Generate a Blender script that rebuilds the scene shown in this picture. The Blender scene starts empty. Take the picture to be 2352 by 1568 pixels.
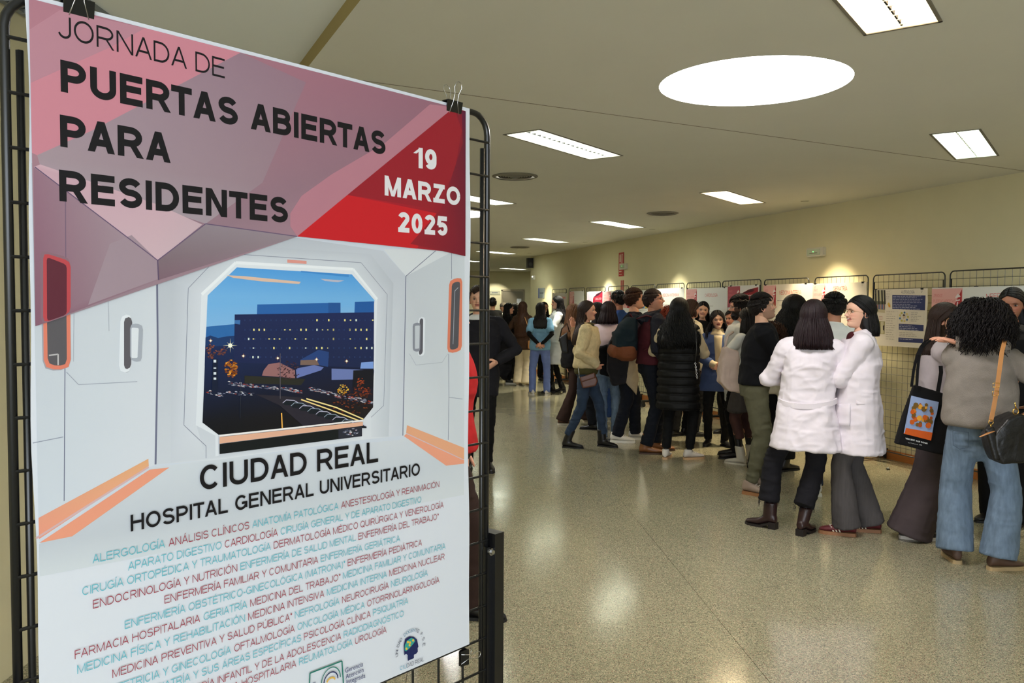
import bpy, bmesh, math, random
import numpy as np
from mathutils import Vector, Matrix
from mathutils.geometry import tessellate_polygon
R = random.Random(7)
sc = bpy.context.scene
COL = sc.collection
PI = math.pi

# ------------------------------------------------------------------ camera
F = 1900.0; PITCH = 0.042587; ROLL = 0.0046212; EYE = 1.65
cam = bpy.data.cameras.new('camera'); camo = bpy.data.objects.new('camera', cam); COL.objects.link(camo)
cam.sensor_fit = 'HORIZONTAL'; cam.sensor_width = 36; cam.lens = F / 2352 * 36; cam.clip_start = .05; cam.clip_end = 200
camo.matrix_world = (Matrix.Translation((0, 0, EYE)) @ Matrix.Rotation(PI / 2 - PITCH, 4, 'X') @ Matrix.Rotation(ROLL, 4, 'Z'))
sc.camera = camo

# ------------------------------------------------------------------ world, soft fill light added behind the viewer in place of daylight, exposure
w = bpy.data.worlds.new('world'); sc.world = w; w.use_nodes = True
w.node_tree.nodes['Background'].inputs[0].default_value = (.75, .85, 1.0, 1)
w.node_tree.nodes['Background'].inputs[1].default_value = .35
def area_light(name, loc, rot, sx, sy, power, color, spread=PI):
    l = bpy.data.lights.new(name, 'AREA'); l.shape = 'RECTANGLE'; l.size = sx; l.size_y = sy
    l.energy = power; l.color = color; l.spread = spread
    o = bpy.data.objects.new(name, l); COL.objects.link(o); o.location = loc; o.rotation_euler = rot
    return o
area_light('poster_fill_light', (1.2, -4.2, 1.35), (math.radians(90), 0, 0), 6.0, 2.4, 235, (.86, .93, 1.0))  # added area light behind the viewer, brightens the poster from the front
sc.view_settings.view_transform = 'Standard'; sc.view_settings.look = 'None'
sc.view_settings.exposure = 0.36; sc.view_settings.gamma = 1.0; sc.view_settings.use_curve_mapping = False
LAMP = 22          # radiance of the fluorescent lamps
SKYL = 16          # radiance of the skylight discs

# ------------------------------------------------------------------ picture -> world helpers (where a seen point stands)
def ray(px, py):
    X, Y = px - 1176, py - 784
    c, s = math.cos(-ROLL), math.sin(-ROLL)
    X, Y = c * X - s * Y, s * X + c * Y
    x, d, u = X / F, 1.0, -Y / F
    c, s = math.cos(PITCH), math.sin(PITCH)
    return Vector((x, d * c + u * s, -d * s + u * c))
def T(px, py, z=0.0):                      # point of a horizontal plane
    r = ray(px, py); t = (z - EYE) / r.z
    return Vector((r.x * t, r.y * t, z))
def Yd(px, py, y):                         # point at a given distance
    r = ray(px, py); t = y / r.y
    return Vector((r.x * t, y, EYE + r.z * t))

# ------------------------------------------------------------------ materials
def lin(c):
    return tuple((v / 12.92 if v <= .04045 else ((v + .055) / 1.055) ** 2.4) for v in [x / 255 for x in c[:3]]) + (1,)
_m = {}
def mat(name, rgb=(128, 128, 128), rough=.7, metal=0, bump=0, bscale=60, var=0, vscale=20, spec=.5, kind='noise', attr=False, emit=0, stretch=None, sheen=0, trans=0):
    if name in _m: return _m[name]
    m = bpy.data.materials.new(name); _m[name] = m; m.use_nodes = True
    nt = m.node_tree; n = nt.nodes; L = nt.links; b = n['Principled BSDF']
    b.inputs['Base Color'].default_value = lin(rgb)
    b.inputs['Roughness'].default_value = rough; b.inputs['Metallic'].default_value = metal
    b.inputs['Specular IOR Level'].default_value = spec
    if sheen: b.inputs['Sheen Weight'].default_value = sheen
    if trans: b.inputs['Transmission Weight'].default_value = trans
    src = None
    if attr:
        a = n.new('ShaderNodeAttribute'); a.attribute_name = 'Col'; src = a.outputs['Color']
        L.new(src, b.inputs['Base Color'])
    tc = n.new('ShaderNodeTexCoord'); vec = tc.outputs['Object']
    if stretch:
        mp = n.new('ShaderNodeMapping'); mp.inputs['Scale'].default_value = stretch; L.new(vec, mp.inputs['Vector']); vec = mp.outputs['Vector']
    if var:
        t = n.new('ShaderNodeTexNoise'); t.inputs['Scale'].default_value = vscale; t.inputs['Detail'].default_value = 3; L.new(vec, t.inputs['Vector'])
        mr = n.new('ShaderNodeMapRange'); mr.inputs['From Min'].default_value = .3; mr.inputs['From Max'].default_value = .7
        mr.inputs['To Min'].default_value = 1 - var; mr.inputs['To Max'].default_value = 1 + var; L.new(t.outputs['Fac'], mr.inputs['Value'])
        mx = n.new('ShaderNodeVectorMath'); mx.operation = 'SCALE'
        if src: L.new(src, mx.inputs[0])
        else: mx.inputs[0].default_value = lin(rgb)[:3]
        L.new(mr.outputs[0], mx.inputs['Scale']); L.new(mx.outputs[0], b.inputs['Base Color'])
    if bump:
        if kind == 'wave':
            t = n.new('ShaderNodeTexWave'); t.inputs['Scale'].default_value = bscale; t.inputs['Distortion'].default_value = 2; o = t.outputs['Fac']
        elif kind == 'voronoi':
            t = n.new('ShaderNodeTexVoronoi'); t.inputs['Scale'].default_value = bscale; o = t.outputs['Distance']
        else:
            t = n.new('ShaderNodeTexNoise'); t.inputs['Scale'].default_value = bscale; t.inputs['Detail'].default_value = 4; o = t.outputs['Fac']
        L.new(vec, t.inputs['Vector'])
        bp = n.new('ShaderNodeBump'); bp.inputs['Strength'].default_value = bump; bp.inputs['Distance'].default_value = .01
        L.new(o, bp.inputs['Height']); L.new(bp.outputs[0], b.inputs['Normal'])
    if emit:
        b.inputs['Emission Color'].default_value = lin(rgb); b.inputs['Emission Strength'].default_value = emit
    return m

# ------------------------------------------------------------------ objects
def link(name, me, parent=None, m=None, smooth=False, label=None, kind=None):
    o = bpy.data.objects.new(name, me); COL.objects.link(o)
    if parent is not None: o.parent = parent
    if m is not None:
        ms = m if isinstance(m, (list, tuple)) else [m]
        if len(me.materials) == 0:
            for x in ms: me.materials.append(x)
    if smooth: me.shade_smooth()
    if label: o['label'] = label
    if kind: o['kind'] = kind
    return o
def thing(name, label, cat, loc=(0, 0, 0), rz=0.0, group=None):
    o = bpy.data.objects.new(name, None); COL.objects.link(o); o.empty_display_size = .1
    o.location = loc; o.rotation_euler = (0, 0, rz); o['label'] = label; o['category'] = cat
    if group: o['group'] = group
    return o
def tag(o, label, cat, group=None):
    o['label'] = label; o['category'] = cat
    if group: o['group'] = group
    return o
class MB:
    """collects simple shapes, links them as one mesh object"""
    def __init__(s): s.v = []; s.f = []; s.mi = []
    def add(s, v, f, mi=0):
        k = len(s.v); s.v += [tuple(x) for x in v]; s.f += [tuple(i + k for i in q) for q in f]; s.mi += [mi] * len(f); return s
    def box(s, c, d, rz=0, M=None, mi=0):
        hx, hy, hz = d[0] / 2, d[1] / 2, d[2] / 2
        vs = [Vector((x * hx, y * hy, z * hz)) for z in (-1, 1) for y in (-1, 1) for x in (-1, 1)]
        if M is None: M = Matrix.Translation(c) @ Matrix.Rotation(rz, 4, 'Z')
        else: M = Matrix.Translation(c) @ M
        return s.add([M @ v for v in vs], [(0, 2, 3, 1), (4, 5, 7, 6), (0, 1, 5, 4), (2, 6, 7, 3), (0, 4, 6, 2), (1, 3, 7, 5)], mi)
    def tube(s, pts, r, n=8, cap=True, mi=0, flat=None):
        v, f = tube(pts, r, n, cap, flat); return s.add(v, f, mi)
    def prism(s, poly, z0, z1, M=Matrix(), mi=0):
        n = len(poly); vs = [M @ Vector((p[0], p[1], z0)) for p in poly] + [M @ Vector((p[0], p[1], z1)) for p in poly]
        fs = [tuple(range(n))[::-1], tuple(range(n, 2 * n))] + [(i, (i + 1) % n, n + (i + 1) % n, n + i) for i in range(n)]
        return s.add(vs, fs, mi)
    def mesh(s):
        me = bpy.data.meshes.new('m'); me.from_pydata(s.v, [], s.f); me.polygons.foreach_set('material_index', s.mi); me.update(); return me
    def build(s, name, m, parent=None, smooth=False, **k):
        me = s.mesh(); ms = m if isinstance(m, (list, tuple)) else [m]
        for x in ms: me.materials.append(x)
        if smooth: me.shade_smooth()
        o = link(name, me, parent, None, False, **k); me.name = name; return o
def tube(pts, r, n=8, cap=True, flat=None):
    P = [Vector(p) for p in pts]; m = len(P)
    rs = list(r) if hasattr(r, '__len__') else [r] * m
    vs = []; fs = []
    t0 = (P[1] - P[0]).normalized(); up = Vector((0, 0, 1)) if abs(t0.z) < .9 else Vector((0, 1, 0))
    a = t0.cross(up).normalized()
    for i in range(m):
        t = (P[min(i + 1, m - 1)] - P[max(i - 1, 0)]).normalized()
        a = (a - t * a.dot(t)).normalized(); b = t.cross(a)
        fl = 1 if flat is None else flat
        for k in range(n):
            q = 2 * PI * k / n; vs.append(P[i] + a * (math.cos(q) * rs[i]) + b * (math.sin(q) * rs[i] * fl))
    for i in range(m - 1):
        for k in range(n):
            k2 = (k + 1) % n; fs.append((i * n + k, i * n + k2, (i + 1) * n + k2, (i + 1) * n + k))
    if cap: fs += [tuple(range(n))[::-1], tuple((m - 1) * n + k for k in range(n))]
    return vs, fs
def arc_pts(c, r, a0, a1, n, ax=Vector((1, 0, 0)), ay=Vector((0, 0, 1))):
    return [Vector(c) + ax * (r * math.cos(a0 + (a1 - a0) * i / n)) + ay * (r * math.sin(a0 + (a1 - a0) * i / n)) for i in range(n + 1)]
# text -> list of (verts 2d, faces), normalised: baseline at 0, cap height 1, left edge 0
_t = {}
def text2d(s, bold=0.0, res=2):
    k = (s, bold, res)
    if k in _t: return _t[k]
    def raw(body):
        c = bpy.data.curves.new('t', 'FONT'); c.body = body; c.size = 1; c.offset = bold; c.resolution_u = res; c.fill_mode = 'FRONT'
        o = bpy.data.objects.new('t', c); COL.objects.link(o)
        me = bpy.data.meshes.new_from_object(o.evaluated_get(bpy.context.evaluated_depsgraph_get()))
        a = np.empty(len(me.vertices) * 3); me.vertices.foreach_get('co', a); a = a.reshape(-1, 3)[:, :2].copy()
        f = [tuple(p.vertices) for p in me.polygons]
        COL.objects.unlink(o); bpy.data.objects.remove(o); bpy.data.curves.remove(c); bpy.data.meshes.remove(me)
        return a, f
    if ('H', bold) not in _t: _t[('H', bold)] = raw('H')[0]
    H = _t[('H', bold)]; base = H[:, 1].min(); cap = H[:, 1].max() - base
    a, f = raw(s); a[:, 1] = (a[:, 1] - base) / cap; a[:, 0] = (a[:, 0] - a[:, 0].min()) / cap
    _t[k] = (a, f); return _t[k]
# a plain grotesque alphabet drawn from strokes (cap height 1)
def _stroke(pts, t):
    P_ = [np.array(p, float) for p in pts]; n = len(P_); Lf = []; Rt = []
    for i in range(n):
        d0 = P_[i] - P_[i - 1] if i else P_[1] - P_[0]; d1 = P_[i + 1] - P_[i] if i < n - 1 else P_[-1] - P_[-2]
        d0 = d0 / (np.linalg.norm(d0) or 1); d1 = d1 / (np.linalg.norm(d1) or 1)
        n0 = np.array([-d0[1], d0[0]]); n1 = np.array([-d1[1], d1[0]]); m_ = n0 + n1; m_ = m_ / (np.linalg.norm(m_) or 1)
        k = t / 2 / max(.4, m_.dot(n1)); Lf.append(P_[i] + m_ * k); Rt.append(P_[i] - m_ * k)
    V = Rt + Lf; return [tuple(v) for v in V], [(i, i + 1, n + i + 1, n + i) for i in range(n - 1)]
def _ell(cx, cy, rx, ry, a0, a1, n=14): return [(cx + rx * math.cos(math.radians(a0 + (a1 - a0) * i / n)), cy + ry * math.sin(math.radians(a0 + (a1 - a0) * i / n))) for i in range(n + 1)]
_W = dict(A=1.0, B=.93, C=.98, D=.96, E=.86, F=.8, G=1.04, H=.94, I=.0, J=.68, L=.78, M=1.1, N=.95, O=1.06, P=.88, Q=1.06, R=.96, S=.9, T=.86, U=.94, V=.94, X=.94, Y=.94, Z=.86)
def glyph(ch, t):
    acc = {'Á': 'A', 'É': 'E', 'Í': 'I', 'Ó': 'O', 'Ú': 'U', 'Ñ': 'N'}.get(ch); c = acc or ch
    h = t / 2; o = []; W = _W.get(c, .72) * (.92 if t > .12 else 1)
    def l(*p): o.append(_stroke(p, t))
    def s(x0, y0, x1, y1, k=1.0):
        q = h * math.hypot(x1 - x0, y1 - y0) / abs(y1 - y0) * k; o.append(([(x0 - q, y0), (x0 + q, y0), (x1 + q, y1), (x1 - q, y1)], [(0, 1, 2, 3)] if y1 > y0 else [(3, 2, 1, 0)]))
    def bowl(x0, xs, y0, y1, xr): l((x0, y1), *_ell(xs, (y0 + y1) / 2, xr - xs, (y1 - y0) / 2, 90, -90, 12), (x0, y0))
    if c == 'A': s(h * 1.15, 0, W / 2, 1); s(W - h * 1.15, 0, W / 2, 1); l((W * .24, .31), (W * .76, .31))
    elif c == 'B': l((h, 0), (h, 1)); bowl(h, W * .55, .535, 1 - h, W - h - .05); bowl(h, W * .55, h, .535, W - h)
    elif c == 'C': l(*_ell(W / 2, .5, W / 2 - h, .5 - h, 42, 318, 22))
    elif c == 'D': l((h, 0), (h, 1)); bowl(h, W * .42, h, 1 - h, W - h)
    elif c in 'EF': l((h, 0), (h, 1)); l((h, 1 - h), (W, 1 - h)); l((h, .53), (W * .94, .53)); (c == 'E') and l((h, h), (W, h))
    elif c == 'G': l(*_ell(W / 2, .5, W / 2 - h, .5 - h, 42, 335, 22)); l((W * .55, .46), (W - h, .46)); l((W - h, .46 + h), (W - h, .12))
    elif c == 'H': l((h, 0), (h, 1)); l((W - h, 0), (W - h, 1)); l((h, .53), (W - h, .53))
    elif c == 'I': W = t; l((h, 0), (h, 1))
    elif c == 'J': l((W - h, 1), *_ell(W / 2, .30, W / 2 - h, .30 - h, 0, -165, 12))
    elif c == 'L': l((h, 0), (h, 1)); l((h, h), (W, h))
    elif c == 'M': l((h, 0), (h, 1)); l((W - h, 0), (W - h, 1)); s(W / 2, 0, h * 1.1, 1, .8); s(W / 2, 0, W - h * 1.1, 1, .8)
    elif c == 'N': l((h, 0), (h, 1)); l((W - h, 0), (W - h, 1)); s(W - h * 1.2, 0, h * 1.2, 1, .9)
    elif c in 'OQ': l(*_ell(W / 2, .5, W / 2 - h, .5 - h, 0, 360, 30)); (c == 'Q') and l((W * .58, .24), (W * .95, -.02))
    elif c in 'PR':
        l((h, 0), (h, 1)); y0 = .45; bowl(h, W * .52, y0, 1 - h, W - h - (.03 if c == 'R' else 0))
        if c == 'R': s(W - h * .9, 0, W * .55, y0, .9)
    elif c == 'S': y = .51; l(*(_ell(W / 2, (1 - h + y) / 2, W / 2 - h - .02, (1 - h - y) / 2, 22, 270, 16) + _ell(W / 2, (y + h) / 2, W / 2 - h, (y - h) / 2, 90, -158, 16)[1:]))
    elif c == 'T': l((0, 1 - h), (W, 1 - h)); l((W / 2, 0), (W / 2, 1 - h))
    elif c == 'U': l((h, 1), *_ell(W / 2, .36, W / 2 - h, .36 - h, 180, 360, 16), (W - h, 1))
    elif c == 'V': s(W / 2, 0, h * 1.15, 1); s(W / 2, 0, W - h * 1.15, 1)
    elif c == 'X': s(h, 0, W - h, 1); s(W - h, 0, h, 1)
    elif c == 'Y': s(W / 2, .42, h, 1); s(W / 2, .42, W - h, 1); l((W / 2, 0), (W / 2, .46))
    elif c == 'Z': l((0.02, 1 - h), (W, 1 - h)); l((0, h), (W, h)); s(h * 1.4, h, W - h * 1.4, 1 - h)
    elif c == '1': W = .5; l((W - h, 0), (W - h, 1)); s(.06, .70, W - h, .96, .5)
    elif c == '9': y = .34; l(*_ell(W / 2, (1 - h + y) / 2, W / 2 - h, (1 - h - y) / 2, 0, 360, 22)); l((W - h, .66), *_ell(W / 2, .34, W / 2 - h, .34 - h, 0, -150, 14))
    elif c == '2': l(*_ell(W / 2, .70, W / 2 - h, .30 - h, 165, -25, 14), (h * 1.2, h * 1.2)); l((0, h), (W, h))
    elif c == '0': l(*_ell(W / 2, .5, W / 2 - h, .5 - h, 0, 360, 26))
    elif c == '5': l((W * .95, 1 - h), (W * .24, 1 - h), (W * .16, .5)); l((W * .14, .53), *_ell(W / 2, .34, W / 2 - h, .34 - h, 120, -160, 16))
    elif c == '(': W = .32; l(*_ell(.5, .4, .5 - h, .65, 125, 235, 8))
    elif c == ')': W = .32; l(*_ell(-.18, .4, .5 - h, .65, 55, -55, 8))
    elif c == '*':
        W = .4
        for a in (90, 30, 150): q = math.radians(a); l((.2 - .16 * math.cos(q), .82 - .16 * math.sin(q)), (.2 + .16 * math.cos(q), .82 + .16 * math.sin(q)))
    elif c == '-': W = .4; l((.02, .38), (.38, .38))
    elif c == '.': W = t; l((h, 0), (h, t))
    elif c == ' ': return .26 + t * .3, []
    else: return None
    if acc and ch != 'Ñ': s(W / 2 - .03, 1.09, W / 2 + .12, 1.27, .9)
    return W, o
_s = {}
def stroke_text(s_, t):
    if (s_, t) in _s: return _s[(s_, t)]
    x = 0; V = []; Fc = []; gap = .13 if t > .12 else .15; prev = ''
    for ch in s_:
        W, o = glyph(ch, t); k = gap
        if prev + ch in ('TA', 'AT', 'VE', 'AV', 'LT', 'AY', 'LO', 'RT', 'FA', 'PA', 'LÓ'): k = gap * .45
        if prev in 'AVYT' or ch in 'AVYT': k *= .7
        if prev: x += k
        for si, (v, f) in enumerate(o):
            b = len(V); V += [(p[0] + x, p[1], (si + 1) % 5) for p in v]; Fc += [tuple(i + b for i in q) for q in f]
        x += W; prev = ch
    _s[(s_, t)] = (np.array(V), Fc); return _s[(s_, t)]
# ================================================================== THE ROOM
ZC = 2.885; ZH = 2.96        # main ceiling, raised ceiling on the left
wallm = mat('wall_paint', (212, 204, 166), .75, bump=.05, bscale=300, var=.02, vscale=3)
ceilm = mat('ceiling_paint', (220, 219, 208), .8, bump=.04, bscale=200, var=.015, vscale=2)
ceil2 = mat('raised_ceiling_paint', (232, 236, 234), .8)
dark = mat('black_gap', (25, 24, 22), .8)
black_metal = mat('black_painted_steel', (16, 16, 18), .32, spec=.6)
whiteplast = mat('white_plastic', (225, 225, 215), .4)
chrome = mat('chrome_wire', (200, 200, 205), .2, 1)
wood = mat('varnished_wood', (176, 108, 50), .45, var=.12, vscale=6, stretch=(2, 2, 30), bump=.05)

# terrazzo slabs
def terrazzo():
    m = bpy.data.materials.new('terrazzo'); m.use_nodes = True; nt = m.node_tree; n = nt.nodes; L = nt.links; b = n['Principled BSDF']
    g = n.new('ShaderNodeNewGeometry'); vec = g.outputs['Position']
    col = None
    base = n.new('ShaderNodeTexNoise'); base.inputs['Scale'].default_value = 1.3; L.new(vec, base.inputs['Vector'])
    cr = n.new('ShaderNodeValToRGB'); cr.color_ramp.elements[0].color = lin((146, 145, 118)); cr.color_ramp.elements[1].color = lin((166, 163, 134)); L.new(base.outputs['Fac'], cr.inputs['Fac'])
    col = cr.outputs['Color']
    for sc_, lo, hi, c in ((170, .16, .20, (92, 88, 74)), (130, .22, .26, (188, 176, 148)), (240, .20, .25, (112, 106, 88)), (100, .10, .13, (62, 60, 52)), (120, .12, .15, (152, 116, 98))):
        v = n.new('ShaderNodeTexVoronoi'); v.inputs['Scale'].default_value = sc_; v.inputs['Randomness'].default_value = 1; L.new(vec, v.inputs['Vector'])
        cc = n.new('ShaderNodeSeparateColor'); L.new(v.outputs['Color'], cc.inputs[0])
        th = n.new('ShaderNodeMath'); th.operation = 'LESS_THAN'; L.new(cc.outputs[0], th.inputs[0]); th.inputs[1].default_value = .42
        mr = n.new('ShaderNodeMapRange'); mr.inputs['From Min'].default_value = lo * 2.2; mr.inputs['From Max'].default_value = hi * 2.2; mr.inputs['To Min'].default_value = 1; mr.inputs['To Max'].default_value = 0
        L.new(v.outputs['Distance'], mr.inputs['Value'])
        mu = n.new('ShaderNodeMath'); mu.operation = 'MULTIPLY'; L.new(mr.outputs[0], mu.inputs[0]); L.new(th.outputs[0], mu.inputs[1])
        mx = n.new('ShaderNodeMix'); mx.data_type = 'RGBA'; L.new(mu.outputs[0], mx.inputs['Factor']); L.new(col, mx.inputs['A']); mx.inputs['B'].default_value = lin(c)
        col = mx.outputs['Result']
    L.new(col, b.inputs['Base Color'])
    rn = n.new('ShaderNodeTexNoise'); rn.inputs['Scale'].default_value = 2.5; rn.inputs['Detail'].default_value = 3; L.new(vec, rn.inputs['Vector'])
    mr = n.new('ShaderNodeMapRange'); mr.inputs['To Min'].default_value = .09; mr.inputs['To Max'].default_value = .20; L.new(rn.outputs['Fac'], mr.inputs['Value']); L.new(mr.outputs[0], b.inputs['Roughness'])
    b.inputs['Specular IOR Level'].default_value = .55
    bn = n.new('ShaderNodeTexNoise'); bn.inputs['Scale'].default_value = 1.1; bn.inputs['Detail'].default_value = 1; L.new(vec, bn.inputs['Vector'])
    bp = n.new('ShaderNodeBump'); bp.inputs['Strength'].default_value = .12; bp.inputs['Distance'].default_value = .01; L.new(bn.outputs['Fac'], bp.inputs['Height']); L.new(bp.outputs[0], b.inputs['Normal'])
    return m
terr = terrazzo()
grout = mat('floor_joint', (118, 112, 90), .5)
flo = MB().box((1.5, 13, -.035), (20, 38, .05)).build('floor', grout, kind='structure')
slab_a = math.radians(3.5); ux = Vector((math.cos(slab_a), math.sin(slab_a), 0)); uy = Vector((-math.sin(slab_a), math.cos(slab_a), 0))
S = 1.6; G = .0026; org = Vector((1.10, 4.28, 0))
slab_me = None
for j in range(-5, 18):
    for i in range(-5, 6):
        c = org + ux * ((i + .5) * S + (j % 2) * .0) + uy * ((j + .5) * S)
        if slab_me is None:
            mb = MB(); h = S / 2 - G / 2; mb.prism([(-h, -h), (h, -h), (h, h), (-h, h)], -.012, 0)
            slab_me = mb.mesh(); slab_me.materials.append(terr); slab_me.name = 'slab'
        if not (-4 < c.x < 9.5 and c.y < 31): continue
        o = bpy.data.objects.new('slab', slab_me); COL.objects.link(o); o.parent = flo; o.location = c; o.rotation_euler = (0, 0, slab_a)

# right wall: gently curved, built along its seen foot and head
WP = [Vector(p) for p in ((9.6, -6.8, 0), (8.55, -3.95, 0), (4.63, 7.55, 0), (3.41, 11.15, 0), (2.34, 14.5, 0), (.46, 20.8, 0))]
def wall_poly(name, pts, h, th, m, side=1):
    mb = MB()
    for a, b in zip(pts[:-1], pts[1:]):
        d = (b - a).normalized(); nrm = Vector((d.y, -d.x, 0)) * side
        mb.add([a, b, b + nrm * th, a + nrm * th, a + Vector((0, 0, h)), b + Vector((0, 0, h)), b + nrm * th + Vector((0, 0, h)), a + nrm * th + Vector((0, 0, h))],
               [(0, 3, 2, 1), (4, 5, 6, 7), (0, 1, 5, 4), (1, 2, 6, 5), (2, 3, 7, 6), (3, 0, 4, 7)])
    return mb.build(name, m, kind='structure')
wall_poly('wall_right', WP, ZH + .05, .2, wallm)
# the wall turns away at its far end, then the lobby's far wall
wall_poly('wall_return', [WP[-1] + Vector((.19, .02, 0)), Vector((2.0, 29.5, 0))], ZH + .05, .2, wallm)
wall_poly('wall_far', [Vector((-4.0, 29.5, 0)), Vector((6.5, 29.5, 0))], ZH + .05, .2, wallm, -1)
wall_poly('wall_left', [Vector((-2.22, -6.8, 0)), Vector((-2.22, 5.0, 0)), Vector((-3.6, 29.5, 0))], ZH + .05, .2, wallm, -1)
# front of the hall behind the viewer: piers and a lintel around the open glazed entrance
mb = MB(); mb.box((-1.9, -6.8, 1.45), (.8, .2, 2.9)); mb.box((9.2, -6.8, 1.45), (1.0, .2, 2.9)); mb.box((3.6, -6.8, 2.8), (11.5, .2, .3)); mb.build('wall_front', wallm, kind='structure')
# baseboard
mb = MB()
for a, b in zip(WP[:-1], WP[1:]):
    d = (b - a).normalized(); nrm = Vector((-d.y, d.x, 0)); c = (a + b) / 2 + nrm * .009
    mb.box((c.x, c.y, .05), ((b - a).length, .018, .10), math.atan2(d.y, d.x))
mb.build('baseboard_right', wood, kind='structure')

def wall_at(px):            # point of the right wall's foot line seen in column px, and its direction
    r = ray(px, 700)
    for a, b in zip(WP[:-1], WP[1:]):
        d = b - a; den = r.x * d.y - r.y * d.x
        s = (a.x * r.y - a.y * r.x) / -den if abs(den) > 1e-9 else -1
        s = (r.y * a.x - r.x * a.y) / (r.x * d.y - r.y * d.x)
        if 0 <= s <= 1: return a + d * s, d.normalized()
    return WP[-1], (WP[-1] - WP[-2]).normalized()

# ---------------- ceiling with real holes for lamps, skylights and vents
ld = Vector((.582, .813, 0)).normalized(); ln = Vector((ld.y, -ld.x, 0)); LA = math.atan2(ld.y, ld.x)
ends = [(2071, 63), (1390, 361), (2243, 361), (1728, 467), (1462, 523), (1295, 557), (1160, 469), (1175, 583), (1100, 601), (1202, 619)]
LW, LL = .29, 1.2
lamps = [T(x, y, ZC) - ld * LL / 2 for x, y in ends]
lamps += [Vector((.9, -1.4, ZC)), Vector((4.2, -1.6, ZC))]       # the same row of lamps goes on overhead and behind
skyl = [(T(1731, 192, ZC), .515), (T(1040, 492, ZC), .5)]
vents = [(T(1183, 404, ZC), .20), (T(1522, 489, ZC), .19), (T(1194, 567, ZC), .19)]
def rect(c, w, l):
    return [c + ln * (sx * w / 2) + ld * (sy * l / 2) for sx, sy in ((-1, -1), (1, -1), (1, 1), (-1, 1))]
def circ(c, r, n=56): return [c + Vector((math.cos(2 * PI * k / n) * r, math.sin(2 * PI * k / n) * r, 0)) for k in range(n)]
e0 = T(828, 0, ZC); e1 = T(722, 135, ZC); ed = (e1 - e0).normalized()
ea = e0 - ed * 12; eb = e0 + ed * ((-2.6 - e0.x) / ed.x)
outer = [Vector((ea.x, -7.2, ZC)) if ea.y < -7.2 else ea, Vector((10.5, -7.2, ZC)), Vector((10.5, 30, ZC)), Vector((-4.2, 30, ZC)), Vector((-4.2, eb.y, ZC)), eb]
if outer[0].y > -7.2: outer.insert(1, Vector((outer[0].x, -7.2, ZC)))
ka = (-7.2 - e0.y) / ed.y; outer[0] = e0 + ed * ka
if len(outer) == 7: outer.pop(1)
holes = [rect(c, LW, LL) for c in lamps] + [circ(c, r) for c, r in skyl] + [circ(c, r, 40) for c, r in vents]
polys = [outer] + [list(reversed(h)) for h in holes]
tris = tessellate_polygon(polys); flat = [p for q in polys for p in q]
mb = MB(); mb.add(flat, [tuple(t) for t in tris])
# the step up to the raised ceiling
mb.build('ceiling', ceilm, kind='structure')
MB().add([outer[0], eb, eb + Vector((0, 0, .3)), outer[0] + Vector((0, 0, .3))], [(0, 1, 2, 3)]).build('trim_4', mat('soffit_edge_shade', (160, 142, 88), .8), kind='structure')  # face of the step, its shade put into the colour as a darker tan
MB().box((3, 11.5, ZC + .72), (16, 38.5, .06)).build('light_block_plate', ceilm, kind='structure')     # unseen plate added over the ceiling void to block world light
rc = MB(); rc.add([Vector((-4.5, -7.2, ZH)), outer[0] + Vector((.3, 0, ZH - ZC)), eb + Vector((.3, .3, ZH - ZC)), Vector((-4.5, eb.y + .3, ZH))], [(0, 1, 2, 3)])
rc.build('trim_2', ceil2, kind='structure')
# the fine joint that crosses the ceiling
j0 = T(1062, 216, ZC); j1 = T(2352, 392, ZC); jd = (j1 - j0).normalized(); pa, pb = j0 - jd * 2.4, j1 + jd * .02
MB().box(((pa + pb) / 2 - Vector((0, 0, .001))).to_tuple(), ((pb - pa).length, .005, .002), math.atan2(jd.y, jd.x)).build('trim_3', mat('ceiling_joint', (122, 112, 92), .9), kind='structure')

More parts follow.
